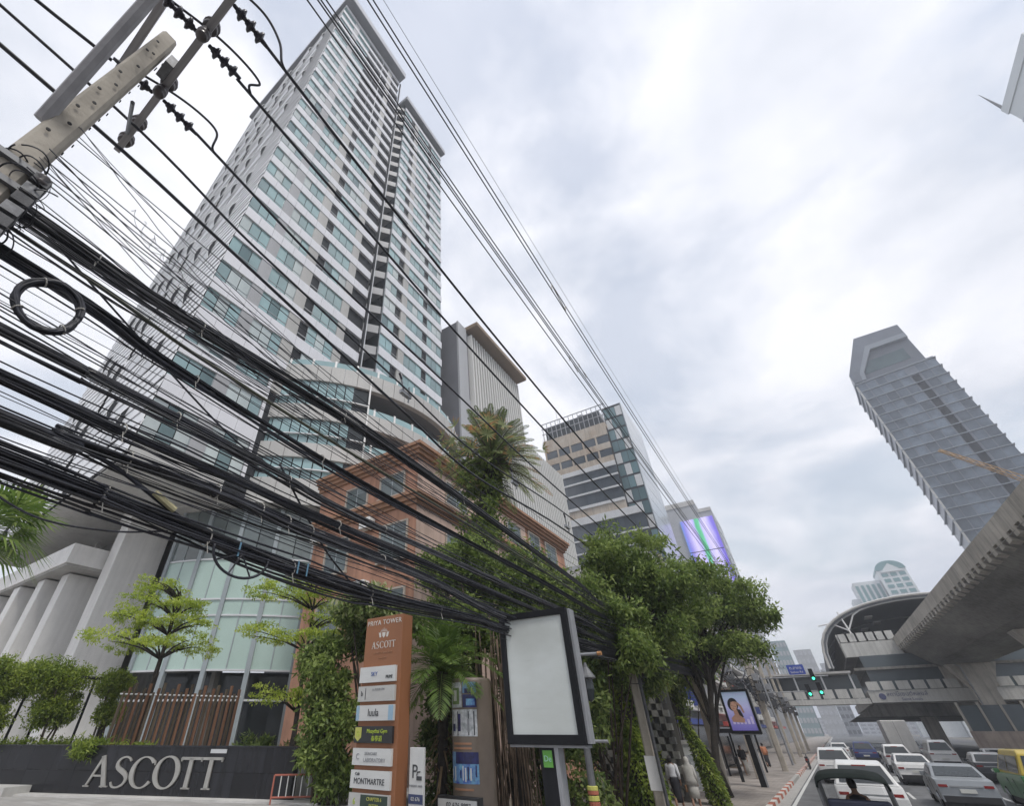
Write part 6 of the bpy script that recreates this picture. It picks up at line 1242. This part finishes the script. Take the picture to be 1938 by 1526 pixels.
piece('bench', MATS['timber'], BS, -6.9, -6.4, 44, 48, .55, .62); piece('back_panel', MATS['glass_dark'], BS, -7.05, -7.0, 43.4, 48.6, .5, 2.3)
for i, (x, y, lab) in enumerate(((-5.9, 33, 'squat black bollard near the lit panel'), (-5.6, 39, 'black bollard beyond the lit panel'))): tag(MB().lathe([(.09, .15), (.09, 1.2), (.11, 1.22), (.1, 1.32), (.02, 1.36)], (x, y, 0), 10).build('bollard', MATS['black_paint']), lab, 'bollard', 'black bollards on the pavement')
# street name sign and signals over the road
GS = thing('signal_gantry', 'grey mast arm carrying green signals and a blue street name sign', 'traffic signal', (-4.2, 60, .15))
MB().tube([(-4.2, 60, .15), (-4.2, 60, 7.0)], [.1, .08], 8).build('mast', MATS['galv'], GS); MB().tube([(-4.2, 60, 6.75), (1.2, 60, 6.75)], .05, 8).build('mast_arm', MATS['galv'], GS)
M('street_blue', (.05, .09, .42), .5, .08, 3, rnd=.02); bevel(piece('name_sign', MATS['street_blue'], GS, -1.75, -.4, 59.9, 59.96, 6.95, 7.75), .05); text('lettering', 'ถ.สาทร', .34, MATS['white_paint'], GS, (-1.08, 59.89, 7.48)); text('lettering', 'Sathon Rd', .24, MATS['white_paint'], GS, (-1.08, 59.89, 7.14))
m_ = M('signal_green', (.05, .9, .45), .4, .02, emit=2.2)
for x, z in ((0.0, 6.55), (-.75, 5.35), (.15, 5.45)):
    hb = bevel(piece('signal_head', MATS['black_paint'], GS, x - .17, x + .17, 59.75, 60.0, z - .18, z + .8), .03); MB().lathe([(.001, -.012), (.11, -.01), (.11, .0), (.001, .01)], (x, 59.74, z + .02), 14, 'Y').build('signal_lamp', MATS['signal_green'], GS)
MB().tube([(-4.2, 60, 5.6), (.4, 60, 5.6)], .04, 8).build('mast_arm', MATS['galv'], GS)

# ================================================================== vehicles
M('rubber', (.018, .018, .018), .8, .1, 5); M('rim', (.38, .39, .40), .35, .1, 4, metal=.7); M('car_glass', (.03, .038, .042), .06, .1, 2, spec=.7); M('tail_red', (.26, .015, .012), .25, .1, 3); M('plate_white', (.62, .62, .58), .5, .08, 3); M('bumper_dark', (.03, .03, .032), .5, .1, 3)
for nme, c in (('paint_white', (.70, .70, .69)), ('paint_silver', (.28, .30, .32)), ('paint_dark', (.05, .055, .065)), ('paint_yellow', (.62, .46, .06)), ('paint_green', (.06, .22, .08)), ('paint_grey', (.40, .41, .42)), ('paint_blue', (.03, .05, .16))): M(nme, c, .28, .05, 1.2, spec=.6, metal=.15 if 'silver' in nme else 0)
def hullcar(kind, paint, roofpaint=None):
    """side profile lofted across the car; y=0 is the rear end, x centred, z from the road"""
    W = dict(sedan=.9, suv=.94, van=.95, pickup=.93, hatch=.86)[kind]
    T_ = thing(kind, '', 'car', (0, 0, 0))
    if kind == 'sedan': lo = [(0, .35), (0, .72), (.08, 1.0), (.75, 1.06), (3.3, 1.0), (4.4, .78), (4.6, .55), (4.6, .3)]; gh = [(.55, 1.04), (1.15, 1.42), (1.7, 1.47), (2.4, 1.46), (3.35, 1.0)]
    elif kind == 'hatch': lo = [(0, .35), (0, .75), (.05, 1.0), (2.6, 1.0), (3.6, .85), (3.9, .55), (3.9, .3)]; gh = [(.06, 1.0), (.4, 1.45), (1.0, 1.52), (1.9, 1.48), (2.75, 1.0)]
    elif kind == 'suv': lo = [(0, .4), (-.03, .8), (.05, 1.1), (3.3, 1.1), (4.4, .95), (4.65, .6), (4.65, .35)]; gh = [(.08, 1.1), (.4, 1.68), (1.0, 1.76), (2.4, 1.72), (3.4, 1.1)]
    elif kind == 'van': lo = [(0, .35), (0, .9), (.02, 1.15), (4.2, 1.1), (4.9, .85), (5.0, .5), (5.0, .3)]; gh = [(.03, 1.15), (.15, 1.85), (.5, 1.98), (3.3, 1.95), (4.3, 1.1)]
    else: lo = [(0, .5), (0, .95), (.04, 1.08), (3.6, 1.08), (4.9, 1.02), (5.2, .7), (5.2, .4)]; gh = [(1.5, 1.08), (1.65, 1.66), (2.0, 1.76), (3.0, 1.74), (3.75, 1.08)]
    def sec(P, wf): return [[(s * wf(z), y, z) for y, z in P] for s in (-1, -.82, -.4, 0, .4, .82, 1)]
    rings = []
    for s, k in ((-1, 0), (-.96, .05), (-.6, .1), (0, .12), (.6, .1), (.96, .05), (1, 0)):
        ring = [(s * W * (1 - .06 * max(0, z - .8)), y + (.0 if 0 < i < len(lo) - 1 else 0) - k * .5 * (1 if y < .3 else (-1 if y > lo[-1][0] - .5 else 0)), z) for i, (y, z) in enumerate(lo)]
        rings.append(ring)
    b = MB().loft(rings).build('body', MATS[paint], T_, False, True); bevel(b, .05, 3, 25)
    g = MB(); gr = []
    for s in (-1, -.9, 0, .9, 1): gr.append([(s * (W * .97 - (z - 1.0) * .33 * (1 if abs(s) > .5 else 0)), y, z - (.03 if abs(s) == 1 and z > 1.3 else 0)) for y, z in gh])
    cab = g.loft(gr).build('cabin', MATS[roofpaint or paint], T_, False, True); bevel(cab, .04, 2, 25)
    # glass a few millimetres proud of the cabin
    def quad(name, m, P): MB().add(P, [tuple(range(len(P)))]).build(name, MATS[m], T_, False, True)
    (y0, z0_), (y1, z1_) = gh[0], gh[1]; e = .012
    def xw(z): return W * .97 - (z - 1.0) * .33
    za, zb = z0_ + (z1_ - z0_) * .12, z0_ + (z1_ - z0_) * .9; ya, yb = y0 + (y1 - y0) * .12, y0 + (y1 - y0) * .9
    quad('rear_window', 'car_glass', [(-xw(za) * .86, ya - e * 1.5, za + e), (xw(za) * .86, ya - e * 1.5, za + e), (xw(zb) * .84, yb - e * 1.5, zb + e), (-xw(zb) * .84, yb - e * 1.5, zb + e)])
    (y3, z3), (y4, z4) = gh[-2], gh[-1]; za, zb = z4 + (z3 - z4) * .1, z4 + (z3 - z4) * .92; ya, yb = y4 + (y3 - y4) * .1, y4 + (y3 - y4) * .92
    quad('windscreen', 'car_glass', [(xw(za) * .88, ya + e, za + e), (-xw(za) * .88, ya + e, za + e), (-xw(zb) * .86, yb + e, zb + e), (xw(zb) * .86, yb + e, zb + e)])
    for s in (-1, 1):
        zl, zt = gh[0][1] + .06, min(gh[1][1], gh[-2][1]) - .09; yA, yB = gh[0][0] + .42, gh[-1][0] - .42; yC, yD = gh[-2][0] - .0, gh[1][0] + .22; md = (yA + yB) / 2
        for p, q, r_, t_ in ((yA, md - .05, md - .05, yD), (md + .05, yB, yC, md + .05)):
            P = [(s * (xw(zl) + e), p, zl), (s * (xw(zl) + e), q, zl), (s * (xw(zt) + e), r_, zt), (s * (xw(zt) + e), t_, zt)]; quad('side_window', 'car_glass', P if s > 0 else P[::-1])
        MB().box(s * W * .76 - .15, s * W * .76 + .13, -.065, .1, lo[1][1] + .05, lo[1][1] + .13).build('tail_light', MATS['tail_red'], T_, False, True)
        MB().box(s * (W + .02) - .09, s * (W + .02) + .09, gh[-1][0] - .55, gh[-1][0] - .35, gh[-1][1] - .02, gh[-1][1] + .13).build('mirror', MATS[paint], T_, False, True)
        for yy in (lo[-1][0] * .18, lo[-1][0] * .8):
            wh = MB().lathe([(.1, -.1), (.28, -.11), (.32, -.08), (.32, .08), (.28, .11), (.1, .1)], (s * (W - .1), yy, .32), 18, 'X').build('wheel', MATS['rubber'], T_, True, True)
            MB().lathe([(.02, 0), (.18, .01), (.2, .0), (.2, -.05)], (s * (W + .012), yy, .32), 12, 'X').build('rim', MATS['rim'], wh, False, True)
    MB().box(-W * .98, W * .98, -.1, .06, .3, .52).build('bumper', MATS['bumper_dark' if kind in ('pickup', 'suv') else paint], T_, False, True); MB().box(-.24, .24, -.115, -.05, .60, .72).build('number_plate', MATS['plate_white'], T_, False, True)
    MB().box(-W * .96, W * .96, .1, lo[-1][0] - .1, .14, .36).build('underbody_shade', MATS['bumper_dark'], T_, False, True)  # dark box added to give the shade under the car
    zb_ = lo[1][1]; MB().box(-W * .55, W * .55, -.075, .0, zb_ + .05, zb_ + .1).build('chrome_strip', MATS['rim'], T_, False, True); MB().box(-W * .93, W * .93, -.108, .02, .3, .5).build('lower_bumper', MATS['bumper_dark'], T_, False, True)
    MB().box(-.2, .2, gh[1][0] - .06, gh[1][0] + .02, gh[1][1] - .07, gh[1][1] - .03).build('brake_light', MATS['tail_red'], T_, False, True)
    for s in (-1, 1):
        for yy in (lo[-1][0] * .36, lo[-1][0] * .56): MB().box(s * (W + .004) - .012, s * (W + .004) + .012, yy, yy + .2, .86, .9).build('door_handle', MATS['rim'], T_, False, True)
        for yy in (lo[-1][0] * .33, lo[-1][0] * .53): MB().box(s * (W - .01) - .012, s * (W - .01) + .012, yy - .012, yy + .0, .42, .98).build('door_seam', MATS['bumper_dark'], T_, False, True)
    if kind == 'pickup': MB().box(-W * .85, W * .85, .12, 1.45, .9, 1.085).build('bed_liner', MATS['bumper_dark'], T_, False, True)
    return T_
def put(T_, x, y, rz, name, lab, cat='car', grp='vehicles in the traffic'):
    T_.location = (x, y, .004); T_.rotation_euler = (0, 0, R(rz)); T_.name = name; tag(T_, lab, cat, grp); return T_
put(hullcar('sedan', 'paint_silver'), 3.45, 31.5, 0, 'sedan_car', 'silver-grey sedan seen from behind in the middle lane')
put(hullcar('suv', 'paint_white'), .2, 24.5, 0, 'suv_car', 'white car with red tail lights directly ahead of the tuk-tuk')
put(hullcar('suv', 'paint_white'), -.75, 43, 0, 'suv_car', 'white sport utility car next along the kerb lane')
put(hullcar('pickup', 'paint_white'), 3.3, 56, 0, 'pickup_truck', 'white pickup truck in the middle lane ahead of the silver sedan', 'truck')
put(hullcar('van', 'paint_white'), 6.9, 66, 0, 'van', 'white van in the third lane behind the pickup', 'van')
put(hullcar('hatch', 'paint_dark', 'paint_white'), 7.2, 49, 0, 'hatchback_car', 'dark hatchback with white roof in the third lane')
put(hullcar('van', 'paint_green', 'paint_yellow'), 6.3, 32.5, 0, 'taxi', 'green and yellow taxi at the right edge', 'taxi')
put(hullcar('sedan', 'paint_white'), 9.9, 62, 0, 'sedan_car', 'white sedan in the outer lane by the median wall')
put(hullcar('sedan', 'paint_dark'), 3.2, 84, 0, 'sedan_car', 'dark car far ahead in the middle lane beyond the pickup')
put(hullcar('suv', 'paint_silver'), 6.8, 88, 0, 'suv_car', 'silver car far ahead in the third lane')
put(hullcar('hatch', 'paint_grey'), -.6, 58, 0, 'hatchback_car', 'grey hatchback in the kerb lane before the footbridge')
put(hullcar('sedan', 'paint_white'), 3.1, 44.5, 0, 'sedan_car', 'white sedan between the silver sedan and the pickup')
put(hullcar('hatch', 'paint_white'), -.4, 80, 0, 'hatchback_car', 'small white car far ahead in the kerb lane')
put(hullcar('suv', 'paint_blue'), 1.6, 70, 0, 'suv_car', 'dark blue car half hidden left of the white pickup')
TK = thing('box_truck', 'cream box truck with tall cargo body waiting below the footbridge', 'truck', (4.6, 70, 0), 'vehicles in the traffic')
bevel(piece('cargo_box', MATS['concrete_light'], TK, 3.9, 5.9, 71, 76, .9, 3.5), .03); bevel(piece('cab', MATS['paint_white'], TK, 3.95, 5.85, 76.1, 77.8, .5, 2.5), .1); piece('chassis', MATS['bumper_dark'], TK, 4.0, 5.8, 71, 77.6, .5, .88); piece('door_seam', MATS['bumper_dark'], TK, 4.89, 4.91, 70.99, 71.02, 1.0, 3.4)
for x in (4.05, 5.75):
    for y in (72, 77): MB().lathe([(.1, -.12), (.42, -.12), (.45, 0), (.42, .12), (.1, .12)], (x, y, .46), 16, 'X').build('wheel', MATS['rubber'], TK, True)
    piece('tail_light', MATS['tail_red'], TK, x - .1, x + .1, 70.95, 71.0, .7, .85)
# tuk-tuk
cg = M('clear_glass', (.7, .75, .75), .05, .02); t_n = cg.node_tree; tb = t_n.nodes.new('ShaderNodeBsdfTransparent'); mxs = t_n.nodes.new('ShaderNodeMixShader'); mxs.inputs[0].default_value = .82
t_n.links.new(t_n.nodes['Principled BSDF'].outputs[0], mxs.inputs[1]); t_n.links.new(tb.outputs[0], mxs.inputs[2]); t_n.links.new(mxs.outputs[0], [n for n in t_n.nodes if n.type == 'OUTPUT_MATERIAL'][0].inputs[0])
TU = thing('tuk_tuk', 'dark tuk-tuk with arched canopy and open frame in the kerb lane', 'tuk-tuk', (-.15, 15.6, .004), 'vehicles in the traffic')
tx, ty = -.15, 15.6; M('tuk_green', (.10, .22, .06), .4, .08, 2); M('tuk_seat', (.025, .03, .06), .6, .1, 3); M('tuk_canopy', (.02, .026, .024), .9, .2, 3, spec=.1)
ring = []
for y in (ty - .05, ty + .3, ty + 1.9, ty + 2.15):
    k = 0 if y in (ty - .05, ty + 2.15) else .05
    out_ = [(tx + .66 * math.cos(t) * (1 if abs(math.cos(t)) < .8 else 1.0), y, 1.60 + k + .20 * math.sin(t) ** .5) for t in [math.pi * i / 14 for i in range(15)]]
    inn = [(tx + .62 * math.cos(t), y, 1.575 + k + .19 * math.sin(t) ** .5) for t in [math.pi * (14 - i) / 14 for i in range(15)]]
    ring.append(out_ + inn)
MB().loft(ring).build('canopy', MATS['tuk_canopy'], TU, True)
for s in (-1, 1):
    for y, b in ((ty, .0), (ty + .55, .0), (ty + 1.4, 0), (ty + 2.1, .12)): MB().tube([(tx + s * .64, y + b, .75), (tx + s * .645, y, 1.3), (tx + s * .64, y, 1.62)], .02, 7).build('post', MATS['steel'], TU)
    MB().tube([(tx + s * .64, ty, .95), (tx + s * .64, ty + 1.4, .95)], .02, 6).build('rail', MATS['galv'], TU)
    wh = MB().lathe([(.08, -.07), (.22, -.08), (.25, 0), (.22, .08), (.08, .07)], (tx + s * .58, ty + .45, .25), 16, 'X').build('wheel', MATS['rubber'], TU, True); MB().lathe([(.01, 0), (.13, .01), (.14, -.03)], (tx + s * .66, ty + .45, .25), 10, 'X').build('rim', MATS['rim'], wh)
    MB().box(tx + s * .5 - .07, tx + s * .5 + .07, ty - .04, ty + .02, .62, .74).build('tail_light', MATS['tail_red'], TU)
bevel(MB().box(tx - .64, tx + .64, ty - .02, ty + 1.3, .35, .8).build('tub', MATS['tuk_green'], TU), .06); bevel(MB().box(tx - .56, tx + .56, ty + .08, ty + .24, .8, 1.40).build('seat_back', MATS['tuk_seat'], TU), .05); bevel(MB().box(tx - .56, tx + .56, ty + .2, ty + .75, .72, .86).build('seat', MATS['tuk_seat'], TU), .04)
bevel(MB().loft([[(tx - .5, ty + 1.3, .3), (tx + .5, ty + 1.3, .3), (tx + .5, ty + 1.3, .85), (tx - .5, ty + 1.3, .85)], [(tx - .3, ty + 2.3, .4), (tx + .3, ty + 2.3, .4), (tx + .3, ty + 2.2, .95), (tx - .3, ty + 2.2, .95)]]).build('nose', MATS['tuk_green'], TU), .05); bevel(MB().box(tx - .25, tx + .25, ty + 1.25, ty + 1.6, .7, .85).build('driver_seat', MATS['tuk_seat'], TU), .03)
wh = MB().lathe([(.08, -.05), (.2, -.06), (.23, 0), (.2, .06), (.08, .05)], (tx, ty + 2.35, .23), 16, 'X').build('wheel', MATS['rubber'], TU, True); MB().lathe([(.01, -.07), (.12, -.06), (.12, .06), (.01, .07)], (tx, ty + 2.35, .23), 10, 'X').build('rim', MATS['rim'], wh)
MB().add([(tx - .58, ty + 2.12, .95), (tx + .58, ty + 2.12, .95), (tx + .56, ty + 2.08, 1.55), (tx - .56, ty + 2.08, 1.55)], [(0, 1, 2, 3)]).build('windscreen', MATS['clear_glass'], TU); MB().tube([(tx - .35, ty + 1.95, 1.05), (tx + .35, ty + 1.95, 1.05)], .02, 6).build('handlebar', MATS['steel'], TU); MB().box(tx - .2, tx + .2, ty - .05, ty - .02, .42, .56).build('number_plate', MATS['plate_white'], TU)
# parked motorcycle by the kerb
MC = thing('motorcycle', 'motorcycle parked at the kerb beyond the poles', 'motorcycle', (-2.9, 58, .01))
for y in (57.4, 58.7): MB().lathe([(.2, -.05), (.27, -.05), (.3, 0), (.27, .05), (.2, .05)], (-2.9, y, .3), 16, 'X').build('wheel', MATS['rubber'], MC, True)
bevel(MB().box(-3.03, -2.77, 57.5, 58.5, .45, .75).build('body', MATS['paint_dark'], MC), .06); bevel(MB().box(-3.02, -2.78, 57.3, 58.0, .76, .86).build('seat', MATS['bumper_dark'], MC), .03); MB().tube([(-2.9, 58.7, .3), (-2.9, 58.45, 1.0)], .04, 6).build('fork', MATS['steel'], MC); MB().tube([(-3.2, 58.4, 1.05), (-2.6, 58.4, 1.05)], .02, 6).build('handlebar', MATS['steel'], MC); MB().box(-2.98, -2.82, 57.2, 57.3, .6, .72).build('tail_light', MATS['tail_red'], MC)

# ================================================================== people
M('skin', (.30, .17, .11), .6, .06, 4); M('hair', (.015, .012, .012), .5, .15, 8); M('cloth_white', (.66, .67, .70), .8, .05, 5, bump=.2); M('cloth_black', (.018, .018, .024), .8, .1, 5); M('cloth_grey', (.46, .45, .42), .85, .08, 5, bump=.2); M('bag_brown', (.22, .12, .06), .6, .1, 4); M('cloth_orange', (.50, .20, .10), .8, .08, 5)
def figure(lab, x, y, h, face, stride, arm, bodymat, grp='people walking along the pavement'):
    """skinned skeleton, one continuous body; faces +Y when face=0"""
    F = thing('person', lab, 'person', (x, y, .15), grp); k = h / 1.68
    J = {'pelvis': (0, 0, .92), 'spine': (0, .01, 1.12), 'chest': (0, 0, 1.3), 'neck': (0, .01, 1.43), 'headb': (0, .02, 1.5), 'head': (0, .03, 1.58), 'top': (0, .02, 1.66)}
    Rr = {'pelvis': (.155, .115), 'spine': (.125, .09), 'chest': (.155, .10), 'neck': (.05, .05), 'headb': (.065, .075), 'head': (.078, .092), 'top': (.045, .055)}
    E_ = [('pelvis', 'spine'), ('spine', 'chest'), ('chest', 'neck'), ('neck', 'headb'), ('headb', 'head'), ('head', 'top')]
    for s, nm in ((-1, 'l'), (1, 'r')):
        st = stride * s
        J.update({nm + 'hip': (s * .095, 0, .86), nm + 'knee': (s * .1, st * .5 + .04, .48), nm + 'ankle': (s * .1, st - (.08 if st < 0 else 0), .09 + (.05 if st < 0 else 0)), nm + 'toe': (s * .11, st + .15 - (.06 if st < 0 else 0), .03)})
        Rr.update({nm + 'hip': (.1, .1), nm + 'knee': (.058, .062), nm + 'ankle': (.038, .042), nm + 'toe': (.038, .028)})
        ax, ay, bx_, by_ = arm[0] * s, arm[1] * s, arm[2] * s, arm[3]
        J.update({nm + 'sh': (s * .165, 0, 1.36), nm + 'el': (s * .215 + ax * 0, -st * .35, 1.1), nm + 'wr': (s * .215 + bx_ * 0, -st * .35 + by_, .88), nm + 'ha': (s * .21, -st * .35 + by_ + .04, .80)})
        Rr.update({nm + 'sh': (.06, .06), nm + 'el': (.042, .042), nm + 'wr': (.03, .03), nm + 'ha': (.036, .022)})
        E_ += [('pelvis', nm + 'hip'), (nm + 'hip', nm + 'knee'), (nm + 'knee', nm + 'ankle'), (nm + 'ankle', nm + 'toe'), ('chest', nm + 'sh'), (nm + 'sh', nm + 'el'), (nm + 'el', nm + 'wr'), (nm + 'wr', nm + 'ha')]
        for f, (dx_, ln) in enumerate(((-.026, .07), (-.009, .085), (.009, .08), (.026, .065))):
            hx, hy, hz = J[nm + 'ha']; J[nm + 'f%d' % f] = (hx + dx_ * .6, hy + dx_ + .01, hz - ln * .55); J[nm + 'g%d' % f] = (hx + dx_ * .5 - s * .012, hy + dx_ + .02, hz - ln); Rr[nm + 'f%d' % f] = (.0095, .0095); Rr[nm + 'g%d' % f] = (.008, .008); E_ += [(nm + 'ha', nm + 'f%d' % f), (nm + 'f%d' % f, nm + 'g%d' % f)]
        hx, hy, hz = J[nm + 'wr']; J[nm + 't'] = (hx - s * .02, hy + .05, hz - .05); J[nm + 't2'] = (hx - s * .025, hy + .06, hz - .085); Rr[nm + 't'] = (.011, .011); Rr[nm + 't2'] = (.009, .009); E_ += [(nm + 'wr', nm + 't'), (nm + 't', nm + 't2')]
    names = list(J); idx = {n: i for i, n in enumerate(names)}; ca, sa = math.cos(R(face)), math.sin(R(face))
    me = bpy.data.meshes.new('body'); me.from_pydata([((p[0] * ca - p[1] * sa) * k, (p[0] * sa + p[1] * ca) * k, p[2] * k) for p in (J[n] for n in names)], [(idx[a], idx[b]) for a, b in E_], []); me.materials.append(MATS['skin'])
    o = link('body', me, F); sm = o.modifiers.new('skin', 'SKIN'); bm = bmesh.new(); bm.from_mesh(me); lay = bm.verts.layers.skin.verify()
    bm.verts.ensure_lookup_table()
    for n in names: bm.verts[idx[n]][lay].radius = tuple(r_ * k for r_ in Rr[n]); bm.verts[idx[n]][lay].use_root = (n == 'pelvis')
    bm.to_mesh(me); bm.free(); sb = o.modifiers.new('smooth', 'SUBSURF'); sb.levels = sb.render_levels = 2; sm.use_smooth_shade = True
    def shell(name, m, prof, n=20):     # (z, rx, ry, dx, dy)
        rings = []
        for z, rx, ry, dx_, dy_ in prof: rings.append([(((rx * math.cos(t) + dx_) * ca - (ry * math.sin(t) + dy_) * sa) * k + x, ((rx * math.cos(t) + dx_) * sa + (ry * math.sin(t) + dy_) * ca) * k + y, z * k + .15) for t in [2 * math.pi * j / n for j in range(n)]])
        return MB().loft(rings).build(name, MATS[m], F, True)
    def sleeve(m, s, z1):
        nm = 'r' if s > 0 else 'l'; a, b, c = (Vector(J[nm + q]) for q in ('sh', 'el', 'wr')); e_ = b.lerp(c, z1) if z1 <= 1 else c
        P = [a + Vector((-s * .05, 0, .02)), a, a.lerp(b, .5), b, e_]; return MB().tube([((p.x * ca - p.y * sa) * k + x, (p.x * sa + p.y * ca) * k + y, p.z * k + .15) for p in P], [.07 * k, .078 * k, .066 * k, .058 * k, .05 * k], 12).build('sleeve', MATS[m], F, True)
    def rot(px_, py_, pz_): return ((px_ * ca - py_ * sa) * k + x, (px_ * sa + py_ * ca) * k + y, pz_ * k + .15)
    return F, shell, sleeve, rot, k
F, shell, sleeve, rot, k = figure('woman in white blouse and long black skirt walking away', -5.95, 24.3, 1.64, 8, .20, (0, 0, 0, .06), 0)
shell('blouse', 'cloth_white', [(1.0, .17, .13, 0, 0), (1.05, .165, .125, 0, 0), (1.15, .15, .115, 0, .01), (1.28, .18, .125, 0, 0), (1.37, .17, .11, 0, 0), (1.42, .09, .075, 0, .01), (1.435, .06, .06, 0, .01)]); sleeve('cloth_white', 1, .7); sleeve('cloth_white', -1, .7)
shell('skirt', 'cloth_black', [(.22, .15, .2, 0, 0), (.4, .16, .21, 0, 0), (.7, .18, .17, 0, 0), (.9, .185, .15, 0, 0), (1.02, .15, .115, 0, 0)])
shell('hair', 'hair', [(1.47, .05, .03, 0, -.05), (1.52, .082, .075, 0, -.02), (1.58, .092, .1, 0, 0), (1.64, .085, .095, 0, .005), (1.68, .06, .07, 0, 0), (1.70, .02, .03, 0, 0)]); MB().lathe([(.01, -.06), (.045, -.045), (.06, 0), (.045, .045), (.01, .06)], rot(0, -.1, 1.6), 12).build('hair_bun', MATS['hair'], F, True)
F, shell, sleeve, rot, k = figure('person in loose pale grey hooded top and skirt walking away, carrying a bag', -5.38, 24.55, 1.6, 4, .17, (0, 0, 0, .05), 0)
shell('hooded_top', 'cloth_grey', [(.78, .24, .2, 0, 0), (.95, .23, .19, 0, 0), (1.15, .21, .17, 0, 0), (1.3, .22, .16, 0, 0), (1.38, .2, .13, 0, 0), (1.46, .11, .11, 0, -.01), (1.54, .105, .12, 0, -.01), (1.62, .1, .115, 0, 0), (1.69, .07, .08, 0, 0), (1.71, .02, .03, 0, 0)]); sleeve('cloth_grey', 1, 1); sleeve('cloth_grey', -1, 1)
shell('skirt', 'cloth_grey', [(.36, .19, .19, 0, 0), (.6, .21, .19, 0, 0), (.9, .2, .16, 0, 0)]); bevel(MB().box(*(lambda q: (q[0] - .04, q[0] + .04, q[1] - .1, q[1] + .12, q[2] - .28, q[2] - .06))(rot(-.24, -.02, .84))).build('handbag', MATS['bag_brown'], F), .02)
F, shell, sleeve, rot, k = figure('figure in an orange top waiting by the far poles', -5.6, 55, 1.65, 20, .05, (0, 0, 0, .05), 0)
shell('top', 'cloth_orange', [(.85, .18, .14, 0, 0), (1.1, .16, .12, 0, 0), (1.3, .18, .125, 0, 0), (1.4, .1, .09, 0, 0)]); shell('trousers', 'cloth_black', [(.08, .17, .09, 0, 0), (.5, .18, .1, 0, 0), (.88, .18, .13, 0, 0)]); sleeve('cloth_orange', 1, .5); sleeve('cloth_orange', -1, .5); shell('hair', 'hair', [(1.5, .08, .07, 0, -.02), (1.6, .09, .1, 0, 0), (1.69, .04, .05, 0, 0)])
F, shell, sleeve, rot, k = figure('figure in dark clothes standing under the bus shelter', -6.0, 44.8, 1.66, 200, .04, (0, 0, 0, .05), 0)
shell('top', 'cloth_black', [(.85, .18, .14, 0, 0), (1.1, .16, .12, 0, 0), (1.3, .18, .125, 0, 0), (1.4, .1, .09, 0, 0)]); shell('trousers', 'cloth_grey', [(.08, .17, .09, 0, 0), (.5, .18, .1, 0, 0), (.88, .18, .13, 0, 0)]); sleeve('cloth_black', 1, .5); sleeve('cloth_black', -1, .5); shell('hair', 'hair', [(1.5, .08, .07, 0, -.02), (1.6, .09, .1, 0, 0), (1.69, .04, .05, 0, 0)])

# tuk-tuk driver, seated with both hands on the bar
DR = thing('person', 'tuk-tuk driver in a dark shirt, seated at the handlebar', 'person', (tx, ty + 1.45, .85)); J = [((0, 0, .05), .13, .12), ((0, .02, .25), .12, .09), ((0, .02, .45), .15, .1), ((0, .04, .57), .05, .05), ((0, .06, .66), .07, .08), ((0, .06, .76), .075, .09), ((0, .05, .83), .04, .05)]; E_ = [(k, k + 1) for k in range(6)]
for s in (-1, 1):
    b = len(J); J += [((s * .17, .03, .48), .06, .06), ((s * .27, .18, .28), .045, .045), ((s * .30, .44, .22), .032, .032), ((s * .30, .50, .22), .036, .03), ((s * .1, .05, .02), .09, .09), ((s * .14, .42, -.02), .065, .065), ((s * .14, .46, -.38), .045, .045), ((s * .14, .6, -.42), .04, .03)]
    E_ += [(2, b), (b, b + 1), (b + 1, b + 2), (b + 2, b + 3), (0, b + 4), (b + 4, b + 5), (b + 5, b + 6), (b + 6, b + 7)]
    for f in range(4): J += [((s * (.285 + .012 * f), .545, .225 - .006 * f), .009, .009), ((s * (.285 + .012 * f), .555, .195), .008, .008)]; E_ += [(b + 3, len(J) - 2), (len(J) - 2, len(J) - 1)]
    J += [((s * .265, .50, .20), .011, .011)]; E_ += [(b + 2, len(J) - 1)]
me = bpy.data.meshes.new('body'); me.from_pydata([j[0] for j in J], E_, []); me.materials.append(MATS['skin']); o = link('body', me, DR); o.modifiers.new('skin', 'SKIN').use_smooth_shade = True; bm = bmesh.new(); bm.from_mesh(me); lay = bm.verts.layers.skin.verify(); bm.verts.ensure_lookup_table()
for k, j in enumerate(J): bm.verts[k][lay].radius = j[1:]; bm.verts[k][lay].use_root = (k == 0)
bm.to_mesh(me); bm.free(); sb = o.modifiers.new('smooth', 'SUBSURF'); sb.levels = sb.render_levels = 2
def dring(prof): return [[(tx + rx * math.cos(t), ty + 1.45 + dy_ + ry * math.sin(t), .85 + z) for t in [2 * math.pi * q / 16 for q in range(16)]] for z, rx, ry, dy_ in prof]
MB().loft(dring([(-.02, .16, .14, 0), (.2, .15, .12, .01), (.42, .19, .125, .02), (.5, .17, .1, .03), (.55, .07, .07, .04)])).build('shirt', MATS['cloth_black'], DR, True); MB().loft(dring([(.66, .075, .07, .03), (.74, .09, .1, .05), (.82, .075, .085, .05), (.86, .02, .02, .05)])).build('hair', MATS['hair'], DR, True)
# ================================================================== haze
HZ = MB().box(-3100, 3100, -3100, 3100, -1.1, 131).build('haze', None); HZ['kind'] = 'stuff'
hm = bpy.data.materials.new('haze'); hm.use_nodes = True; ht = hm.node_tree; ht.nodes.clear()
ho = ht.nodes.new('ShaderNodeOutputMaterial'); hv = ht.nodes.new('ShaderNodeVolumePrincipled'); hv.inputs['Color'].default_value = (.87, .915, 1.0, 1); hv.inputs['Density'].default_value = .0009; hv.inputs['Anisotropy'].default_value = .2
ht.links.new(hv.outputs[0], ho.inputs['Volume']); HZ.data.materials.append(hm)
